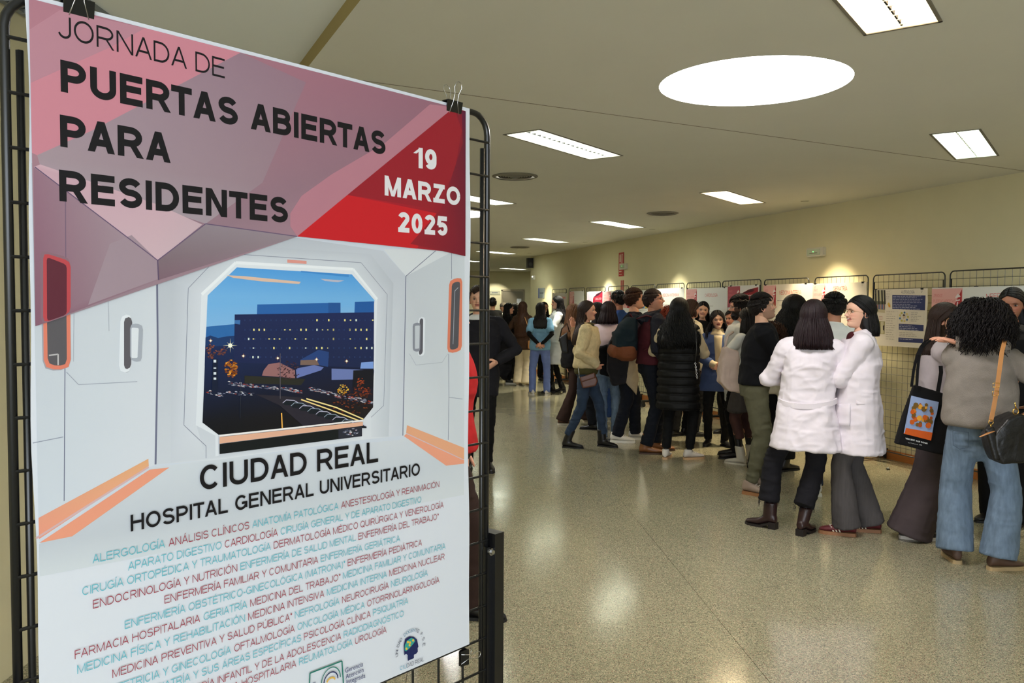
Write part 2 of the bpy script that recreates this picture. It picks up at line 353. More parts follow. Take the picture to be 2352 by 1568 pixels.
lampm = mat('lamp_tube', (244, 250, 242), .5, emit=LAMP); reflm = mat('lamp_reflector', (235, 235, 228), .25, .3)
lampw = mat('warm_lamp_tube', (255, 232, 200), .5, emit=LAMP * 1.15)
lampc = mat('dim_lamp_tube', (232, 245, 240), .5, emit=LAMP * .55)
louvm = mat('louvre_blade', (205, 205, 195), .3, .5)
desc = ['warm white recessed lamp with cross blades, nearest, cut by the top edge', 'recessed strip lamp beside the round skylight, above the poster board corner', 'pale recessed lamp at far right with two blade rows',
        'warm recessed strip lamp below and left of the right-hand lamp', 'recessed strip lamp between the two nearer round vents', 'small recessed strip lamp just left of the middle vent row',
        'recessed strip lamp half hidden by the poster board post', 'thin recessed lamp beyond the post near the third vent', 'thinnest recessed lamp seen through the board mesh', 'farthest recessed lamp, before the end wall corner']
for i, c in enumerate(lamps):
    t = thing('ceiling_lamp', desc[i] if i < 10 else 'recessed strip lamp overhead, ' + ('behind the viewer', 'to the right of the viewer')[i - 10], 'lamp', c, LA - PI / 2, 'recessed ceiling lamps')
    hs = MB(); w_, l_, h_ = LW, LL, .09
    # open housing: four inner sides and a top, standing above the hole
    v = [(-w_ / 2, -l_ / 2, 0), (w_ / 2, -l_ / 2, 0), (w_ / 2, l_ / 2, 0), (-w_ / 2, l_ / 2, 0)]; v += [(a, b, h_) for a, b, _ in v]
    hs.add(v, [(0, 1, 5, 4), (1, 2, 6, 5), (2, 3, 7, 6), (3, 0, 4, 7), (4, 5, 6, 7)]); hs.build('housing', reflm, t)
    lm = lampw if i in (0, 3) else (lampc if i == 2 else lampm)
    for s in (-1, 1):
        MB().box((s * w_ / 4, 0, .058), (.062, l_ * .97, .03)).build('tube', lm, t)
    MB().box((0, 0, .03), (.008, l_, .045)).build('divider', louvm if i > 1 else dark, t)
    if i < 7:
        for k in range(18):
            yy = -l_ / 2 + (k + .5) * l_ / 18
            MB().box((0, yy, .018), (w_ - .004, .0035, .03)).build('blade', louvm, t)
    fr = MB()
    for s in (-1, 1):
        fr.box((s * (w_ / 2 + .008), 0, -.002), (.016, l_ + .03, .004)); fr.box((0, s * (l_ / 2 + .008), -.002), (w_ + .03, .016, .004))
    fr.build('frame', mat('lamp_trim', (120, 115, 100), .5), t)
skm = mat('skylight_diffuser', (255, 252, 255), .5, emit=SKYL)
for (c, r), d in zip(skyl, ('large round glowing skylight in the ceiling', 'round glowing skylight mostly hidden behind the poster board')):
    t = thing('skylight', d, 'skylight', c)
    mb = MB(); n = 56
    v = [(math.cos(2 * PI * k / n) * r, math.sin(2 * PI * k / n) * r, z) for z in (0, .05) for k in range(n)]
    mb.add(v, [(k, (k + 1) % n, n + (k + 1) % n, n + k) for k in range(n)]); mb.build('reveal', ceilm, t)
    mb = MB(); mb.add([(math.cos(2 * PI * k / n) * (r + .002), math.sin(2 * PI * k / n) * (r + .002), .012) for k in range(n)], [tuple(range(n))[::-1]]); mb.build('diffuser', skm, t)
ventm = mat('vent_metal', (128, 124, 108), .5, .2)
for i, (c, r) in enumerate(vents):
    t = thing('ceiling_vent', ('round grey ceiling vent right of the board post, nearest', 'round grey ceiling vent in the middle of the ceiling', 'round grey ceiling vent farthest from the viewer')[i], 'vent', c, 0, 'round ceiling vents')
    n = 40
    def ring(r0, r1, z0, z1, nm, m):
        mb = MB(); v = [(math.cos(2 * PI * k / n) * rr, math.sin(2 * PI * k / n) * rr, z) for rr, z in ((r0, z0), (r1, z1)) for k in range(n)]
        mb.add(v, [(k, (k + 1) % n, n + (k + 1) % n, n + k) for k in range(n)]); o = mb.build(nm, m, t)
        md = o.modifiers.new('s', 'SOLIDIFY'); md.thickness = .003; return o
    ring(r + .018, r - .012, -.003, -.014, 'rim', ventm)
    for k in range(7):
        ring(r * (.9 - .12 * k), r * (.9 - .12 * k) - .022, .022 - .004 * k, -.006 - .002 * k, 'cone', ventm)
    MB().prism([(math.cos(a * PI / 12) * .03, math.sin(a * PI / 12) * .03) for a in range(24)], -.025, -.018).build('hub', ventm, t)
    MB().prism([(math.cos(a * PI / 20) * (r + .01), math.sin(a * PI / 20) * (r + .01)) for a in range(40)], .06, .07).build('duct', dark, t)

# wall washers: the pools of light the recessed spots throw on the wall
def spot(p, at, power, col, size=math.radians(62), name='wall_spot'):
    l = bpy.data.lights.new(name, 'SPOT'); l.energy = power; l.color = col; l.spot_size = size; l.spot_blend = .55; l.shadow_soft_size = .03
    o = bpy.data.objects.new(name, l); COL.objects.link(o); o.location = p
    o.rotation_euler = (Vector(at) - Vector(p)).to_track_quat('-Z', 'Y').to_euler(); return o
for px, pw, colr in ((1925, 310, (1, .84, .56)), (1560, 190, (1, .93, .74)), (1398, 330, (1, .95, .8)), (1262, 250, (1, .88, .58)), (2620, 100, (1, .9, .7))):
    q, d = wall_at(px); nn = Vector((-d.y, d.x, 0)); nn = nn if nn.x < 0 else -nn
    t = thing('wall_spot', 'small recessed ceiling spot over the ' + {1925: 'warm right pool of light', 1560: 'dim middle pool of light', 1398: 'pool of light beside the red sign', 1262: 'far pool of light by the corner', 2620: 'wall past the frame'}[px], 'lamp', (q.x + nn.x * .5, q.y + nn.y * .5, ZC))
    mb = MB(); n = 24
    v = [(math.cos(2 * PI * k / n) * rr, math.sin(2 * PI * k / n) * rr, z) for rr, z in ((.05, -.003), (.036, -.003), (.036, -.001)) for k in range(n)]
    mb.add(v, [(j * n + k, j * n + (k + 1) % n, (j + 1) * n + (k + 1) % n, (j + 1) * n + k) for j in range(2) for k in range(n)]); mb.build('bezel', ventm, t)
    p = Vector((q.x, q.y, ZC - .02)) + nn * .5
    spot(p, (p.x, p.y, 0), pw, colr, math.radians(74))

# return grille high on the left, by the raised ceiling
t = thing('return_grille', 'grey slatted air grille high up at the left edge', 'grille', (-2.2, 3.2, ZH))
mb = MB()
for k in range(16): MB().box((.18, -.6 + k * .075, -.012), (.34, .02, .02), M=Matrix.Rotation(.5, 4, 'X')).build('slat', mat('grille_metal', (120, 124, 122), .5), t)
MB().box((.02, 0, -.012), (.03, 1.25, .024)).build('frame', mat('grille_metal'), t); MB().box((.36, 0, -.012), (.03, 1.25, .024)).build('frame', mat('grille_metal'), t)
MB().box((.19, 0, -.002), (.34, 1.2, .003)).build('backing', mat('grille_back', (70, 74, 74), .7), t)

# ---------------- small things on the walls
def on_wall(px, py, off=0.0):
    q, d = wall_at(px); r = ray(px, py); z = EYE + r.z * (q.y / r.y)
    nn = Vector((-d.y, d.x, 0)); nn = nn if nn.x < 0 else -nn
    return Vector((q.x, q.y, z)) + nn * off, math.atan2(-d.y, -d.x)     # local +x runs to the right in the picture, +y into the wall
def emergency(px, py, w_, label):
    p, a = on_wall(px, py, 0.0); t = thing('emergency_light', label, 'emergency light', p, a)
    mb = MB(); pts = [(-w_ / 2 + .02, -.055), (w_ / 2 - .01, -.055), (w_ / 2, -.04), (w_ / 2, .055), (-w_ / 2 + .015, .055), (-w_ / 2, .04), (-w_ / 2, -.035)]
    M = Matrix.Rotation(PI / 2, 4, 'X'); mb.prism(pts, 0, .045, M); mb.build('housing', mat('emergency_body', (205, 200, 180), .45), t)
    mb = MB(); mb.prism([(-w_ / 2 + .03, -.035), (w_ / 2 - .05, -.035), (w_ / 2 - .05, .035), (-w_ / 2 + .03, .035)], .045, .055, M); mb.build('diffuser', mat('emergency_lens', (190, 200, 175), .2), t)
    mb = MB(); mb.box((-.01, -.057, .005), (.012, .004, .008)); mb.build('indicator', mat('green_led', (90, 255, 120), .5, emit=3), t)
    mb = MB(); mb.box((-.01, -.056, -.012), (.14, .003, .006)); mb.build('slot', mat('slot', (90, 85, 60), .6), t)
emergency(1875, 579, .31, 'white emergency light box with green dot, above the geriatrics poster')
emergency(1434, 612, .27, 'small emergency light box overlapping the red fire sign')
p, a = on_wall(1427, 607, .008)
t = thing('fire_sign', 'tall narrow red fire equipment sign with white pictograms', 'sign', p, a)
M = Matrix.Rotation(PI / 2, 4, 'X')
MB().prism([(-.11, -.22), (.11, -.22), (.11, .22), (-.11, .22)], -.002, .004, M).build('plate', mat('sign_red', (176, 40, 38), .45), t)
mb = MB()
for q in ([(-.07, .04), (-.02, .04), (-.02, .17), (-.045, .2), (-.07, .17)], [(-.075, -.1), (-.02, -.1), (-.02, .02), (-.075, .02)], [(.02, .0), (.05, .0), (.05, .17), (.07, .19), (.02, .19)],
          [(-.09, -.14), (.02, -.14), (.02, -.125), (-.09, -.125)], [(-.09, -.19), (.03, -.19), (.03, -.18), (-.09, -.18)]): mb.prism(q, .004, .0055, M)
mb.build('pictogram', mat('sign_white', (225, 215, 195), .5), t)
# hose cabinet whose red edge shows over the panels
p, a = on_wall(1429, 656, .0); t = thing('fire_hose_sign', 'small red and white striped sign just above a panel rail', 'sign', p, a)
MB().prism([(-.06, -.1), (.06, -.1), (.06, .1), (-.06, .1)], -.001, .006, M).build('plate', mat('sign_red'), t)
MB().prism([(-.012, -.1), (.012, -.1), (.012, .1), (-.012, .1)], .006, .008, M).build('stripe', mat('sign_white'), t)
p, a = on_wall(1244, 673, .0); t = thing('door_sign', 'grey room sign with a blue band near the far corner', 'sign', p, a)
MB().prism([(-.22, -.12), (.22, -.12), (.22, .12), (-.22, .12)], -.001, .012, M).build('plate', mat('sign_grey', (150, 158, 160), .4), t)
MB().prism([(-.22, -.12), (-.15, -.12), (-.15, .12), (-.22, .12)], .012, .014, M).build('band', mat('sign_blue', (70, 90, 150), .4), t)
mb = MB()
for k in range(5): mb.prism([(-.10 + k * .055, -.02), (-.06 + k * .055, -.02), (-.06 + k * .055, .02), (-.10 + k * .055, .02)], .012, .0135, M)
mb.build('lettering', mat('sign_text', (90, 96, 105), .5), t)
p, a = on_wall(1227, 637, .0); t = thing('alarm_sounder', 'small white box on the far end of the wall', 'alarm', p, a)
MB().prism([(-.06, -.05), (.06, -.05), (.06, .04), (.05, .05), (-.05, .05), (-.06, .04)], 0, .05, M).build('body', whiteplast, t)
MB().prism([(-.05, .0), (.05, .0), (.05, .035), (-.05, .035)], .05, .056, M).build('lens', mat('sounder_lens', (255, 255, 250), .3, emit=.8), t)
p = Vector((.42, 20.6, 2.72)); t = thing('wall_speaker', 'small black speaker box on the wall corner by the ceiling', 'speaker', p, .3)
MB().prism([(-.07, -.12), (.07, -.12), (.07, .12), (-.07, .12)], -.02, .1, M).build('cabinet', mat('speaker_black', (20, 20, 20), .5), t)
MB().prism([(math.cos(k * PI / 8) * .045, math.sin(k * PI / 8) * .045 - .03) for k in range(16)], .1, .105, M).build('cone', mat('speaker_grey', (60, 60, 60), .6), t)
MB().box((.0, .03, 0), (.03, .06, .05)).build('bracket', whiteplast, t)
# far wall: room sign, door, white noticeboard light
yf = 29.5
p = Yd(1178, 700, yf)
t = thing('door_1', 'x', 'door', (p.x, yf - .03, 0)); del t['category']; t['label'] = 'grey double door in the far wall'; t['kind'] = 'structure'
dm = mat('door_grey', (120, 112, 92), .6)
MB().box((0, 0, 1.09), (.74, .05, 2.18)).build('leaf', dm, t)
mb = MB(); mb.box((-.39, -.0, 1.11), (.05, .09, 2.22)); mb.box((.39, 0, 1.11), (.05, .09, 2.22)); mb.box((0, 0, 2.22), (.83, .09, .06)); mb.build('frame', mat('door_frame', (140, 130, 105), .6), t)
MB().box((.22, -.035, 1.75), (.16, .01, .34)).build('notice', mat('paper_white', (225, 228, 232), .6), t)
MB().box((.31, -.05, 1.0), (.02, .05, .12)).build('handle', chrome, t)
p = Yd(1137, 672, yf); t = thing('room_sign', 'pale room sign on the far end wall left of the door', 'sign', (p.x, yf - .01, p.z))
MB().prism([(-.18, -.07), (.18, -.07), (.18, .07), (-.18, .07)], 0, .012, M).build('plate', mat('sign_pale', (165, 165, 140), .5), t)
mb = MB()
for k in range(4): mb.prism([(-.10 + k * .05, -.015), (-.06 + k * .05, -.015), (-.06 + k * .05, .015), (-.10 + k * .05, .015)], .012, .0135, M)
mb.build('lettering', mat('sign_text'), t)
spot((-.6, 28.6, 2.7), (-.62, 29.5, 1.5), 60, (1, .95, .8), math.radians(80), 'far_wall_spot')
# small litter on the floor near the mesh foot
p = T(2039, 1078); t = thing('cable_clip', 'tiny black and white scrap lying on the floor by the baseboard', 'scrap', p, .4)
MB().prism([(-.018, -.01), (.02, -.012), (.014, .012), (-.012, .014)], 0, .01).build('base', mat('scrap_black', (25, 25, 25), .5), t)
MB().box((.004, 0, .016), (.012, .014, .014), .6).build('flap', whiteplast, t)
# ================================================================== POSTERS AND MESH BOARDS
printm = mat('printed_paper', (255, 255, 255), .42, attr=True, bump=.10, bscale=2.2, spec=.35)
paperm = mat('poster_paper', (220, 223, 230), .45, bump=.10, bscale=2.2, spec=.35)
PW = Vector((1, 0, 0))
class Plane:
    """a vertical board plane: o = foot point, d = direction to the right in the picture"""
    def __init__(s, a, b):
        s.o = Vector((a[0], a[1], 0)); s.b = Vector((b[0], b[1], 0)); s.len = (s.b - s.o).length
        s.d = (s.b - s.o).normalized(); s.n = Vector((s.d.y, -s.d.x, 0)); s.ang = math.atan2(s.d.y, s.d.x)   # n points to the viewer
    def uv(s, px, py, off=0.0):
        r = ray(px, py); t = ((s.o + s.n * off).dot(s.n)) / (r.dot(s.n)); p = r * t
        return ((Vector((p.x, p.y, 0)) - s.o).dot(s.d), EYE + p.z)
class Art:
    def __init__(s, plane, off, root_uv=None):
        s.p = plane; s.off = off; s.g = {}; s.k = 0; s.hold = False
    def q(s, pts): return [s.p.uv(x, y, s.off) for x, y in pts]
    def raw(s, grp, verts, faces, col, lift=None, zl=None):
        if lift is None:
            if not s.hold: s.k += 1
            lift = s.k
        V, Fc, C = s.g.setdefault(grp, ([], [], []))
        k = len(V); y = -(s.off + .0003 + lift * .000014)
        V += [(p[0], y - (zl[i] if zl is not None else 0), p[1]) for i, p in enumerate(verts)]; Fc += [tuple(i + k for i in f) for f in faces]
        C += [lin(c) for c in col] if isinstance(col[0], (tuple, list)) else [lin(col)] * len(verts)
    def poly(s, pts, col, grp='printed_picture', uv=False, cols=None):
        P = pts if uv else s.q(pts)
        area = sum(P[i - 1][0] * P[i][1] - P[i][0] * P[i - 1][1] for i in range(len(P)))
        if area < 0:
            P = P[::-1]; cols = cols[::-1] if cols else None
        tr = tessellate_polygon([[Vector((a, b, 0)) for a, b in P]])
        fs = []
        for t in tr:
            (x0, y0), (x1, y1), (x2, y2) = (P[i] for i in t)
            fs.append(tuple(t) if (x1 - x0) * (y2 - y0) - (x2 - x0) * (y1 - y0) > 0 else tuple(t)[::-1])
        s.raw(grp, P, fs, cols or col)
    def line(s, pts, w_, col, grp='printed_picture', uv=False):
        P = pts if uv else s.q(pts)
        if not s.hold: s.k += 1
        for a, b in zip(P[:-1], P[1:]):
            dx, dy = b[0] - a[0], b[1] - a[1]; l = math.hypot(dx, dy) or 1; nx, ny = -dy / l * w_ / 2, dx / l * w_ / 2
            s.raw(grp, [(a[0] + nx, a[1] + ny), (a[0] - nx, a[1] - ny), (b[0] - nx, b[1] - ny), (b[0] + nx, b[1] + ny)], [(0, 1, 2, 3)], col, s.k)
    def text(s, segs, a, b, cap, bold=0.0, grp='printed_lettering', uv=False, space=.40, res=2, right=None, weight=.10):
        """segs = [(string, colour)]; a, b = baseline start and end; cap = height or a point on top of the first letter"""
        A, B = (a, b) if uv else s.q([a, b])
        if isinstance(cap, tuple): c = cap if uv else s.q([cap])[0]; cap = math.hypot(c[0] - A[0], c[1] - A[1]) if abs(c[0] - A[0]) < .02 else abs(c[1] - A[1])
        x = 0; out = []
        for t, col in segs:
            v, f = stroke_text(t, weight) if t.upper() == t else text2d(t, bold, res); out.append((x, v, f, col)); x += v[:, 0].max() + space
        W = x - space; dx, dy = B[0] - A[0], B[1] - A[1]; L_ = math.hypot(dx, dy); ex, ey = dx / L_, dy / L_
        sx = L_ / W
        if right:
            sx = right * cap; A = (B[0] - ex * W * sx, B[1] - ey * W * sx)
        s.k += 1
        for x0, v, f, col in out:
            s.raw(grp, [(A[0] + ex * (x0 + p[0]) * sx - ey * p[1] * cap * 0, A[1] + ey * (x0 + p[0]) * sx + p[1] * cap) for p in v], f, col, s.k, v[:, 2] * .00001 if v.shape[1] > 2 else None)
        return sx / cap
    def build(s, parent):
        for g, (V, Fc, C) in s.g.items():
            me = bpy.data.meshes.new(g); me.from_pydata(V, [], Fc); at = me.color_attributes.new('Col', 'FLOAT_COLOR', 'POINT')
            at.data.foreach_set('color', np.array(C, 'f').ravel()); me.materials.append(printm); link(g, me, parent, kind='stuff')

def sheet(parent, u0, u1, v0, v1, off, m=paperm, wob=0.0, th=.0006, name='sheet'):
    n, k = 26, 26; V = []
    for j in range(k + 1):
        for i in range(n + 1):
            a, b = i / n, j / k; du = 0
            if i in (0, n): du = wob * (math.sin(b * 9 + i) + .6 * math.sin(b * 23 + 1.3 * i))
            V.append((u0 + (u1 - u0) * a + du, -off, v0 + (v1 - v0) * b))
    Fs = [(j * (n + 1) + i, j * (n + 1) + i + 1, (j + 1) * (n + 1) + i + 1, (j + 1) * (n + 1) + i) for j in range(k) for i in range(n)]
    me = bpy.data.meshes.new(name); me.from_pydata(V, [], Fs); o = link(name, me, parent, m)
    md = o.modifiers.new('s', 'SOLIDIFY'); md.thickness = th; md.offset = -1; return o

def mesh_board(pl, ztop, zbot, label, r=.0065, cell=.075, stand=True, singly=False, group=None, inner=True, cat='display board'):
    t = thing('mesh_board', label, cat, (pl.o.x, pl.o.y, 0), pl.ang, group)
    W = pl.len; c = .045
    path = [Vector((0, 0, zbot)), Vector((0, 0, ztop - c))] + arc_pts((c, 0, ztop - c), c, PI, PI / 2, 5)[1:] + arc_pts((W - c, 0, ztop - c), c, PI / 2, 0, 5) + [Vector((W, 0, zbot))]
    MB().tube(path, r, 8).build('frame', black_metal, t, True)
    MB().tube([(0, 0, zbot), (W, 0, zbot)], r, 8).build('bottom_rail', black_metal, t, True)
    nc = round(W / cell); cw = W / nc; nr = int((ztop - zbot) / cell)
    wr = .0022 if not singly else .0028
    if singly:
        hm = None
        zs = [ztop - .0605 - k * cell for k in range(nr)]
        for z in zs:
            if z < zbot + .02: continue
            if hm is None: hm = MB().tube([(0, 0, 0), (W, 0, 0)], wr, 6).mesh(); hm.materials.append(black_metal)
            o = bpy.data.objects.new('wire', hm); COL.objects.link(o); o.parent = t; o.location = (0, -.005, z)
        vm = MB().tube([(0, 0, zbot), (0, 0, ztop)], wr, 6).mesh(); vm.materials.append(black_metal)
        for k in range(1, nc):
            o = bpy.data.objects.new('wire', vm); COL.objects.link(o); o.parent = t; o.location = (k * cw, 0, 0)
    else:
        mb = MB()
        for k in range(1, nr + 1):
            z = ztop - k * cell
            if z > zbot + .02: mb.tube([(0, -.004, z), (W, -.004, z)], wr, 4, False)
        for k in range(1, nc): mb.tube([(k * cw, 0, zbot), (k * cw, 0, ztop)], wr, 4, False)
        mb.build('wire_grid', black_metal, t)
    if inner:
        for x in (.018, W - .018): MB().tube([(x, -.002, zbot), (x, -.002, ztop - .075)], r * .8, 6).build('stand_rod', black_metal, t, True)
    if stand:
        for x, s in ((0, -1), (W, 1)):
            MB().box((x + s * .012, .0, .60), (.018, .028, .98)).build('upright', black_metal, t)
            MB().box((x, .0, .10), (.03, .5, .025)).build('foot', black_metal, t)
            for y in (-.22, .22):
                mb = MB(); mb.tube([(x - .012, y, .038), (x + .012, y, .038)], .036, 14); mb.box((x, y, .08), (.03, .05, .03)); mb.build('caster', mat('caster_rubber', (28, 28, 30), .5), t)
    return t

def clip(parent_loc, ang, w_, label, group, flip=False, side=0, big=True):
    """binder clip: sprung black body that bites the sheet edge, two wire handles"""
    t = thing('binder_clip', label, 'clip', parent_loc, ang, group)
    Rr = Matrix.Rotation(side, 4, 'Y')
    h, d = w_ * .62, w_ * .42
    mb = MB(); prof = [(-d / 2, 0), (d / 2, 0), (.0035, -h), (.0015, -h), (d / 2 - .003, -.002), (-d / 2 + .003, -.002), (-.0015, -h), (-.0035, -h)]
    n = len(prof); V = [Rr @ Vector((x, y, z)) for x in (-w_ / 2, w_ / 2) for y, z in prof]
    mb.add(V, [(i, (i + 1) % n, n + (i + 1) % n, n + i) for i in range(n)] + [tuple(range(n))[::-1], tuple(range(n, 2 * n))])
    mb.build('spring_body', mat('clip_black', (14, 14, 15), .35), t)
    if big:
        for s in (-1, 1):
            y = s * .004; k = w_ * .32
            if flip: pts = [(-k, y, -h), (-k * .45, s * d * .45, -h * .1), (-k * .4, s * d * .7, h * .5), (-k * .75, s * d * .9, h * .95), (-k * .5, s * d, h * 1.3), (0, s * d, h * 1.42), (k * .5, s * d, h * 1.3), (k * .75, s * d * .9, h * .95), (k * .4, s * d * .7, h * .5), (k * .45, s * d * .45, -h * .1), (k, y, -h)]
            else: pts = [(-k, y, -h), (-k * .5, s * .006, -h * 1.5), (-k * .7, s * .008, -h * 1.9), (0, s * .009, -h * 2.2), (k * .7, s * .008, -h * 1.9), (k * .5, s * .006, -h * 1.5), (k, y, -h)]
            MB().tube([Rr @ Vector(p) for p in pts], .0009, 6).build('wire_handle', chrome, t, True)
    return t

# ---------------------------------------------------------------- the near board with the big poster
NP = Plane((-.698, 1.151), (-.058, 1.877)); OFF = .012
nb = mesh_board(NP, 2.076, .55, 'black wire mesh display board on a post, carrying the big poster', r=.0068, singly=True, stand=False)
W = NP.len
for x, s in ((W, 1), (0, -1)):
    MB().box((x + s * .022, .0, .62), (.03, .045, 1.02 if s > 0 else .94)).build('upright', black_metal, nb)
    MB().box((x + s * .004, -.006, .60), (.022, .012, 1.0)).build('bracket_strip', black_metal, nb)
    MB().box((x + s * .022, .0, .09), (.05, .56, .03)).build('foot', black_metal, nb)
    for y in (-.24, .24): MB().tube([(x + s * .01, y, .037), (x + s * .034, y, .037)], .037, 16).build('caster', mat('caster_rubber', (28, 28, 30), .5), nb, True)
    zb = 1.09
    mb = MB(); mb.tube([(x, -.012, zb), (x, -.019, zb)], .0085, 12); mb.tube([(x, -.019, zb), (x, -.024, zb)], .0055, 6); mb.build('bolt', chrome, nb)

pt = thing('poster', 'large portrait event poster with pink header and dusk photograph, clipped to the near mesh board', 'poster', (NP.o.x, NP.o.y, 0), NP.ang)
uL = NP.uv(71, 700, OFF)[0]; uR = NP.uv(1078, 700, OFF)[0]
vT = NP.uv(1085, 251, OFF)[1]; vB = NP.uv(1066, 1484, OFF)[1]
sheet(pt, uL, uR, vB, vT, OFF, wob=.0022)
A = Art(NP, OFF + .0004)
eL = uL + .004; eR = NP.uv(1066, 700, OFF)[0]
vt = vT - .007; vb = vB + .003
def edge(px, py):    # clamp a picture point to the printed area
    u, v = NP.uv(px, py, OFF); return (min(max(u, eL), eR), min(max(v, vb), vt))
def P_(*pts): return [edge(*p) for p in pts]
def P(pts, col, cols=None): A.poly(P_(*pts), col, uv=True, cols=cols)
# picture ground: pale grey to paper white
g1, g2, g3 = (208, 214, 224), (216, 220, 228), (218, 221, 227)
P([(60, 380), (1090, 560), (1090, 1010), (1000, 1010), (350, 1075), (60, 1260)], g1)
P([(60, 1255), (350, 1074), (430, 1062), (1000, 1000), (1090, 1052), (1090, 1130), (60, 1330)], g2, [(196, 201, 208), (208, 213, 219), (212, 216, 222), (210, 214, 220), (205, 210, 216), (214, 218, 221), (210, 215, 219)])
# left wall, ceiling wedge, frame mass
P([(60, 372), (360, 598), (357, 1066), (60, 1200)], (205, 210, 218), [(196, 200, 206), (208, 212, 218), (216, 219, 226), (206, 212, 220)])
P([(360, 598), (470, 514), (880, 576), (932, 634), (925, 1000), (830, 1010), (502, 1055), (357, 1066)], (212, 216, 222), [(188, 192, 200), (176, 180, 188), (200, 204, 212), (196, 200, 208), (206, 210, 218), (222, 225, 230), (222, 225, 230), (206, 210, 217)])
P([(395, 640), (497, 560), (850, 583), (903, 650), (892, 1002), (852, 1004), (852, 940), (862, 690), (812, 620), (540, 604), (463, 676), (452, 980), (470, 1046), (392, 1062)], (200, 204, 212), [(190, 194, 202), (184, 188, 196), (196, 200, 208), (188, 192, 200), (198, 203, 210), (216, 219, 225), (214, 218, 224), (214, 217, 224), (210, 214, 220), (210, 214, 220), (214, 217, 224), (214, 217, 224), (210, 214, 220), (204, 208, 216)])
P([(894, 590), (1030, 580), (932, 634)], (214, 218, 222)); P([(880, 572), (1068, 572), (1030, 582), (932, 634)], (216, 219, 222))
P([(932, 634), (1034, 580), (1090, 570), (1090, 1045), (925, 1000)], (205, 209, 214), [(196, 200, 206), (200, 205, 210), (206, 211, 216), (210, 214, 218), (214, 218, 222)])
# fine lines of the interior
lg = (110, 112, 135); A.line([(360, 598), (362, 800), (357, 1066)], .003, lg); A.line([(932, 634), (928, 850), (925, 1000)], .002, lg)
A.line([(147, 465), (150, 700), (147, 1150)], .0012, lg); A.line([(1037, 580), (1037, 640)], .0012, lg); A.line([(1030, 812), (1031, 912), (1029, 1010)], .0012, lg)
A.line([(932, 634), (1000, 576)], .0014, lg); A.line([(78, 384), (360, 598)], .0014, lg); A.line([(360, 598), (470, 514)], .0014, lg)
A.line([(432, 662), (509, 581), (829, 603), (889, 676), (881, 931), (852, 958)], .001, (140, 144, 160)); A.line([(432, 662), (422, 976), (473, 1024), (473, 1052)], .001, (140, 144, 160))
A.line([(75, 1017), (145, 1003)], .0012, (150, 155, 170)); A.line([(1030, 912), (1062, 916)], .0012, (150, 155, 170))
A.line([(152, 854), (180, 883), (315, 876)], .001, (160, 165, 178)); A.line([(168, 830), (170, 680), (182, 661), (248, 686), (250, 760)], .001, (176, 180, 190)); A.line([(940, 812), (955, 838), (1015, 832), (1028, 812)], .0008, (165, 170, 180))
# window rim and orange sill strips
P([(541, 601), (811, 616), (866, 686), (858, 935), (832, 966), (834, 1008), (829, 1008), (829, 962), (500, 1000), (502, 1046), (494, 1048), (494, 1000), (449, 976), (462, 674)], (226, 229, 234))
A.line([(463, 676), (541, 603), (811, 618), (866, 687)], .005, (238, 240, 243))
og1, og2 = (228, 164, 124), (236, 156, 126)
P([(75, 1191), (340, 1053), (341, 1070), (75, 1240)], og1, [(230, 156, 128), (230, 172, 122), (232, 172, 128), (236, 154, 128)]); A.line([(82, 1236), (341, 1072)], .003, (214, 176, 176))
P([(75, 1249), (165, 1231), (388, 1073), (343, 1078)], og2); P([(934, 976), (1066, 1028), (1066, 1055), (932, 994)], (232, 168, 130)); P([(927, 1001), (1024, 1069), (1066, 1064), (1066, 1056), (932, 996)], (238, 160, 130))
A.line([(933, 995), (1063, 1055)], .002, (214, 186, 190))
# dark wall ports with orange rims, chrome handles
def rr(x0, y0, x1, y1, x2, y2, x3, y3, k=.18):   # rounded quad TL TR BR BL
    c = [(x0, y0), (x1, y1), (x2, y2), (x3, y3)]; out = []
    for i in range(4):
        p, a, b = c[i], c[i - 1], c[(i + 1) % 4]; m_ = min(math.dist(p, a), math.dist(p, b)) * k * 2
        pa = [p[j] + (a[j] - p[j]) / math.dist(p, a) * m_ for j in (0, 1)]; pb = [p[j] + (b[j] - p[j]) / math.dist(p, b) * m_ for j in (0, 1)]
        out += [tuple(pa), tuple((pa[j] + pb[j] + 2 * p[j]) / 4 for j in (0, 1)), tuple(pb)]
    return out
P(rr(90, 574, 158, 592, 163, 848, 98, 852), (164, 160, 168)); P(rr(97, 580, 160, 600, 162, 848, 100, 848), (226, 128, 104)); P(rr(105, 590, 151, 608, 153, 840, 109, 838), (92, 88, 92))
A.line([(111, 640), (124, 641)], .003, (220, 220, 225)); A.line([(112, 816), (133, 813), (133, 838)], .002, (190, 185, 185))
P(rr(1031, 643, 1061, 636, 1060, 806, 1026, 812), (222, 128, 100)); P(rr(1037, 650, 1056, 645, 1052, 800, 1032, 804), (84, 82, 88)); A.line([(1052, 660), (1044, 668), (1040, 790)], .0016, (170, 172, 180))
P(rr(276, 722, 302, 720, 300, 856, 272, 856, .3), (228, 231, 236)); P(rr(284, 728, 303, 728, 300, 846, 284, 848, .3), (96, 92, 98)); P(rr(298, 742, 328, 745, 324, 832, 298, 828, .2), (168, 172, 182)); P(rr(301, 752, 318, 753, 315, 822, 301, 822, .1), (224, 227, 232))
P(rr(960, 728, 976, 726, 974, 818, 958, 818, .3), (226, 229, 234)); P(rr(963, 732, 971, 730, 970, 812, 961, 816, .3), (92, 90, 98)); P(rr(947, 742, 965, 740, 964, 808, 947, 806, .2), (140, 142, 152)); P(rr(952, 748, 963, 747, 962, 800, 952, 801, .1), (196, 200, 206))
P([(659, 596), (703, 599), (703, 606), (659, 603)], (226, 152, 140))
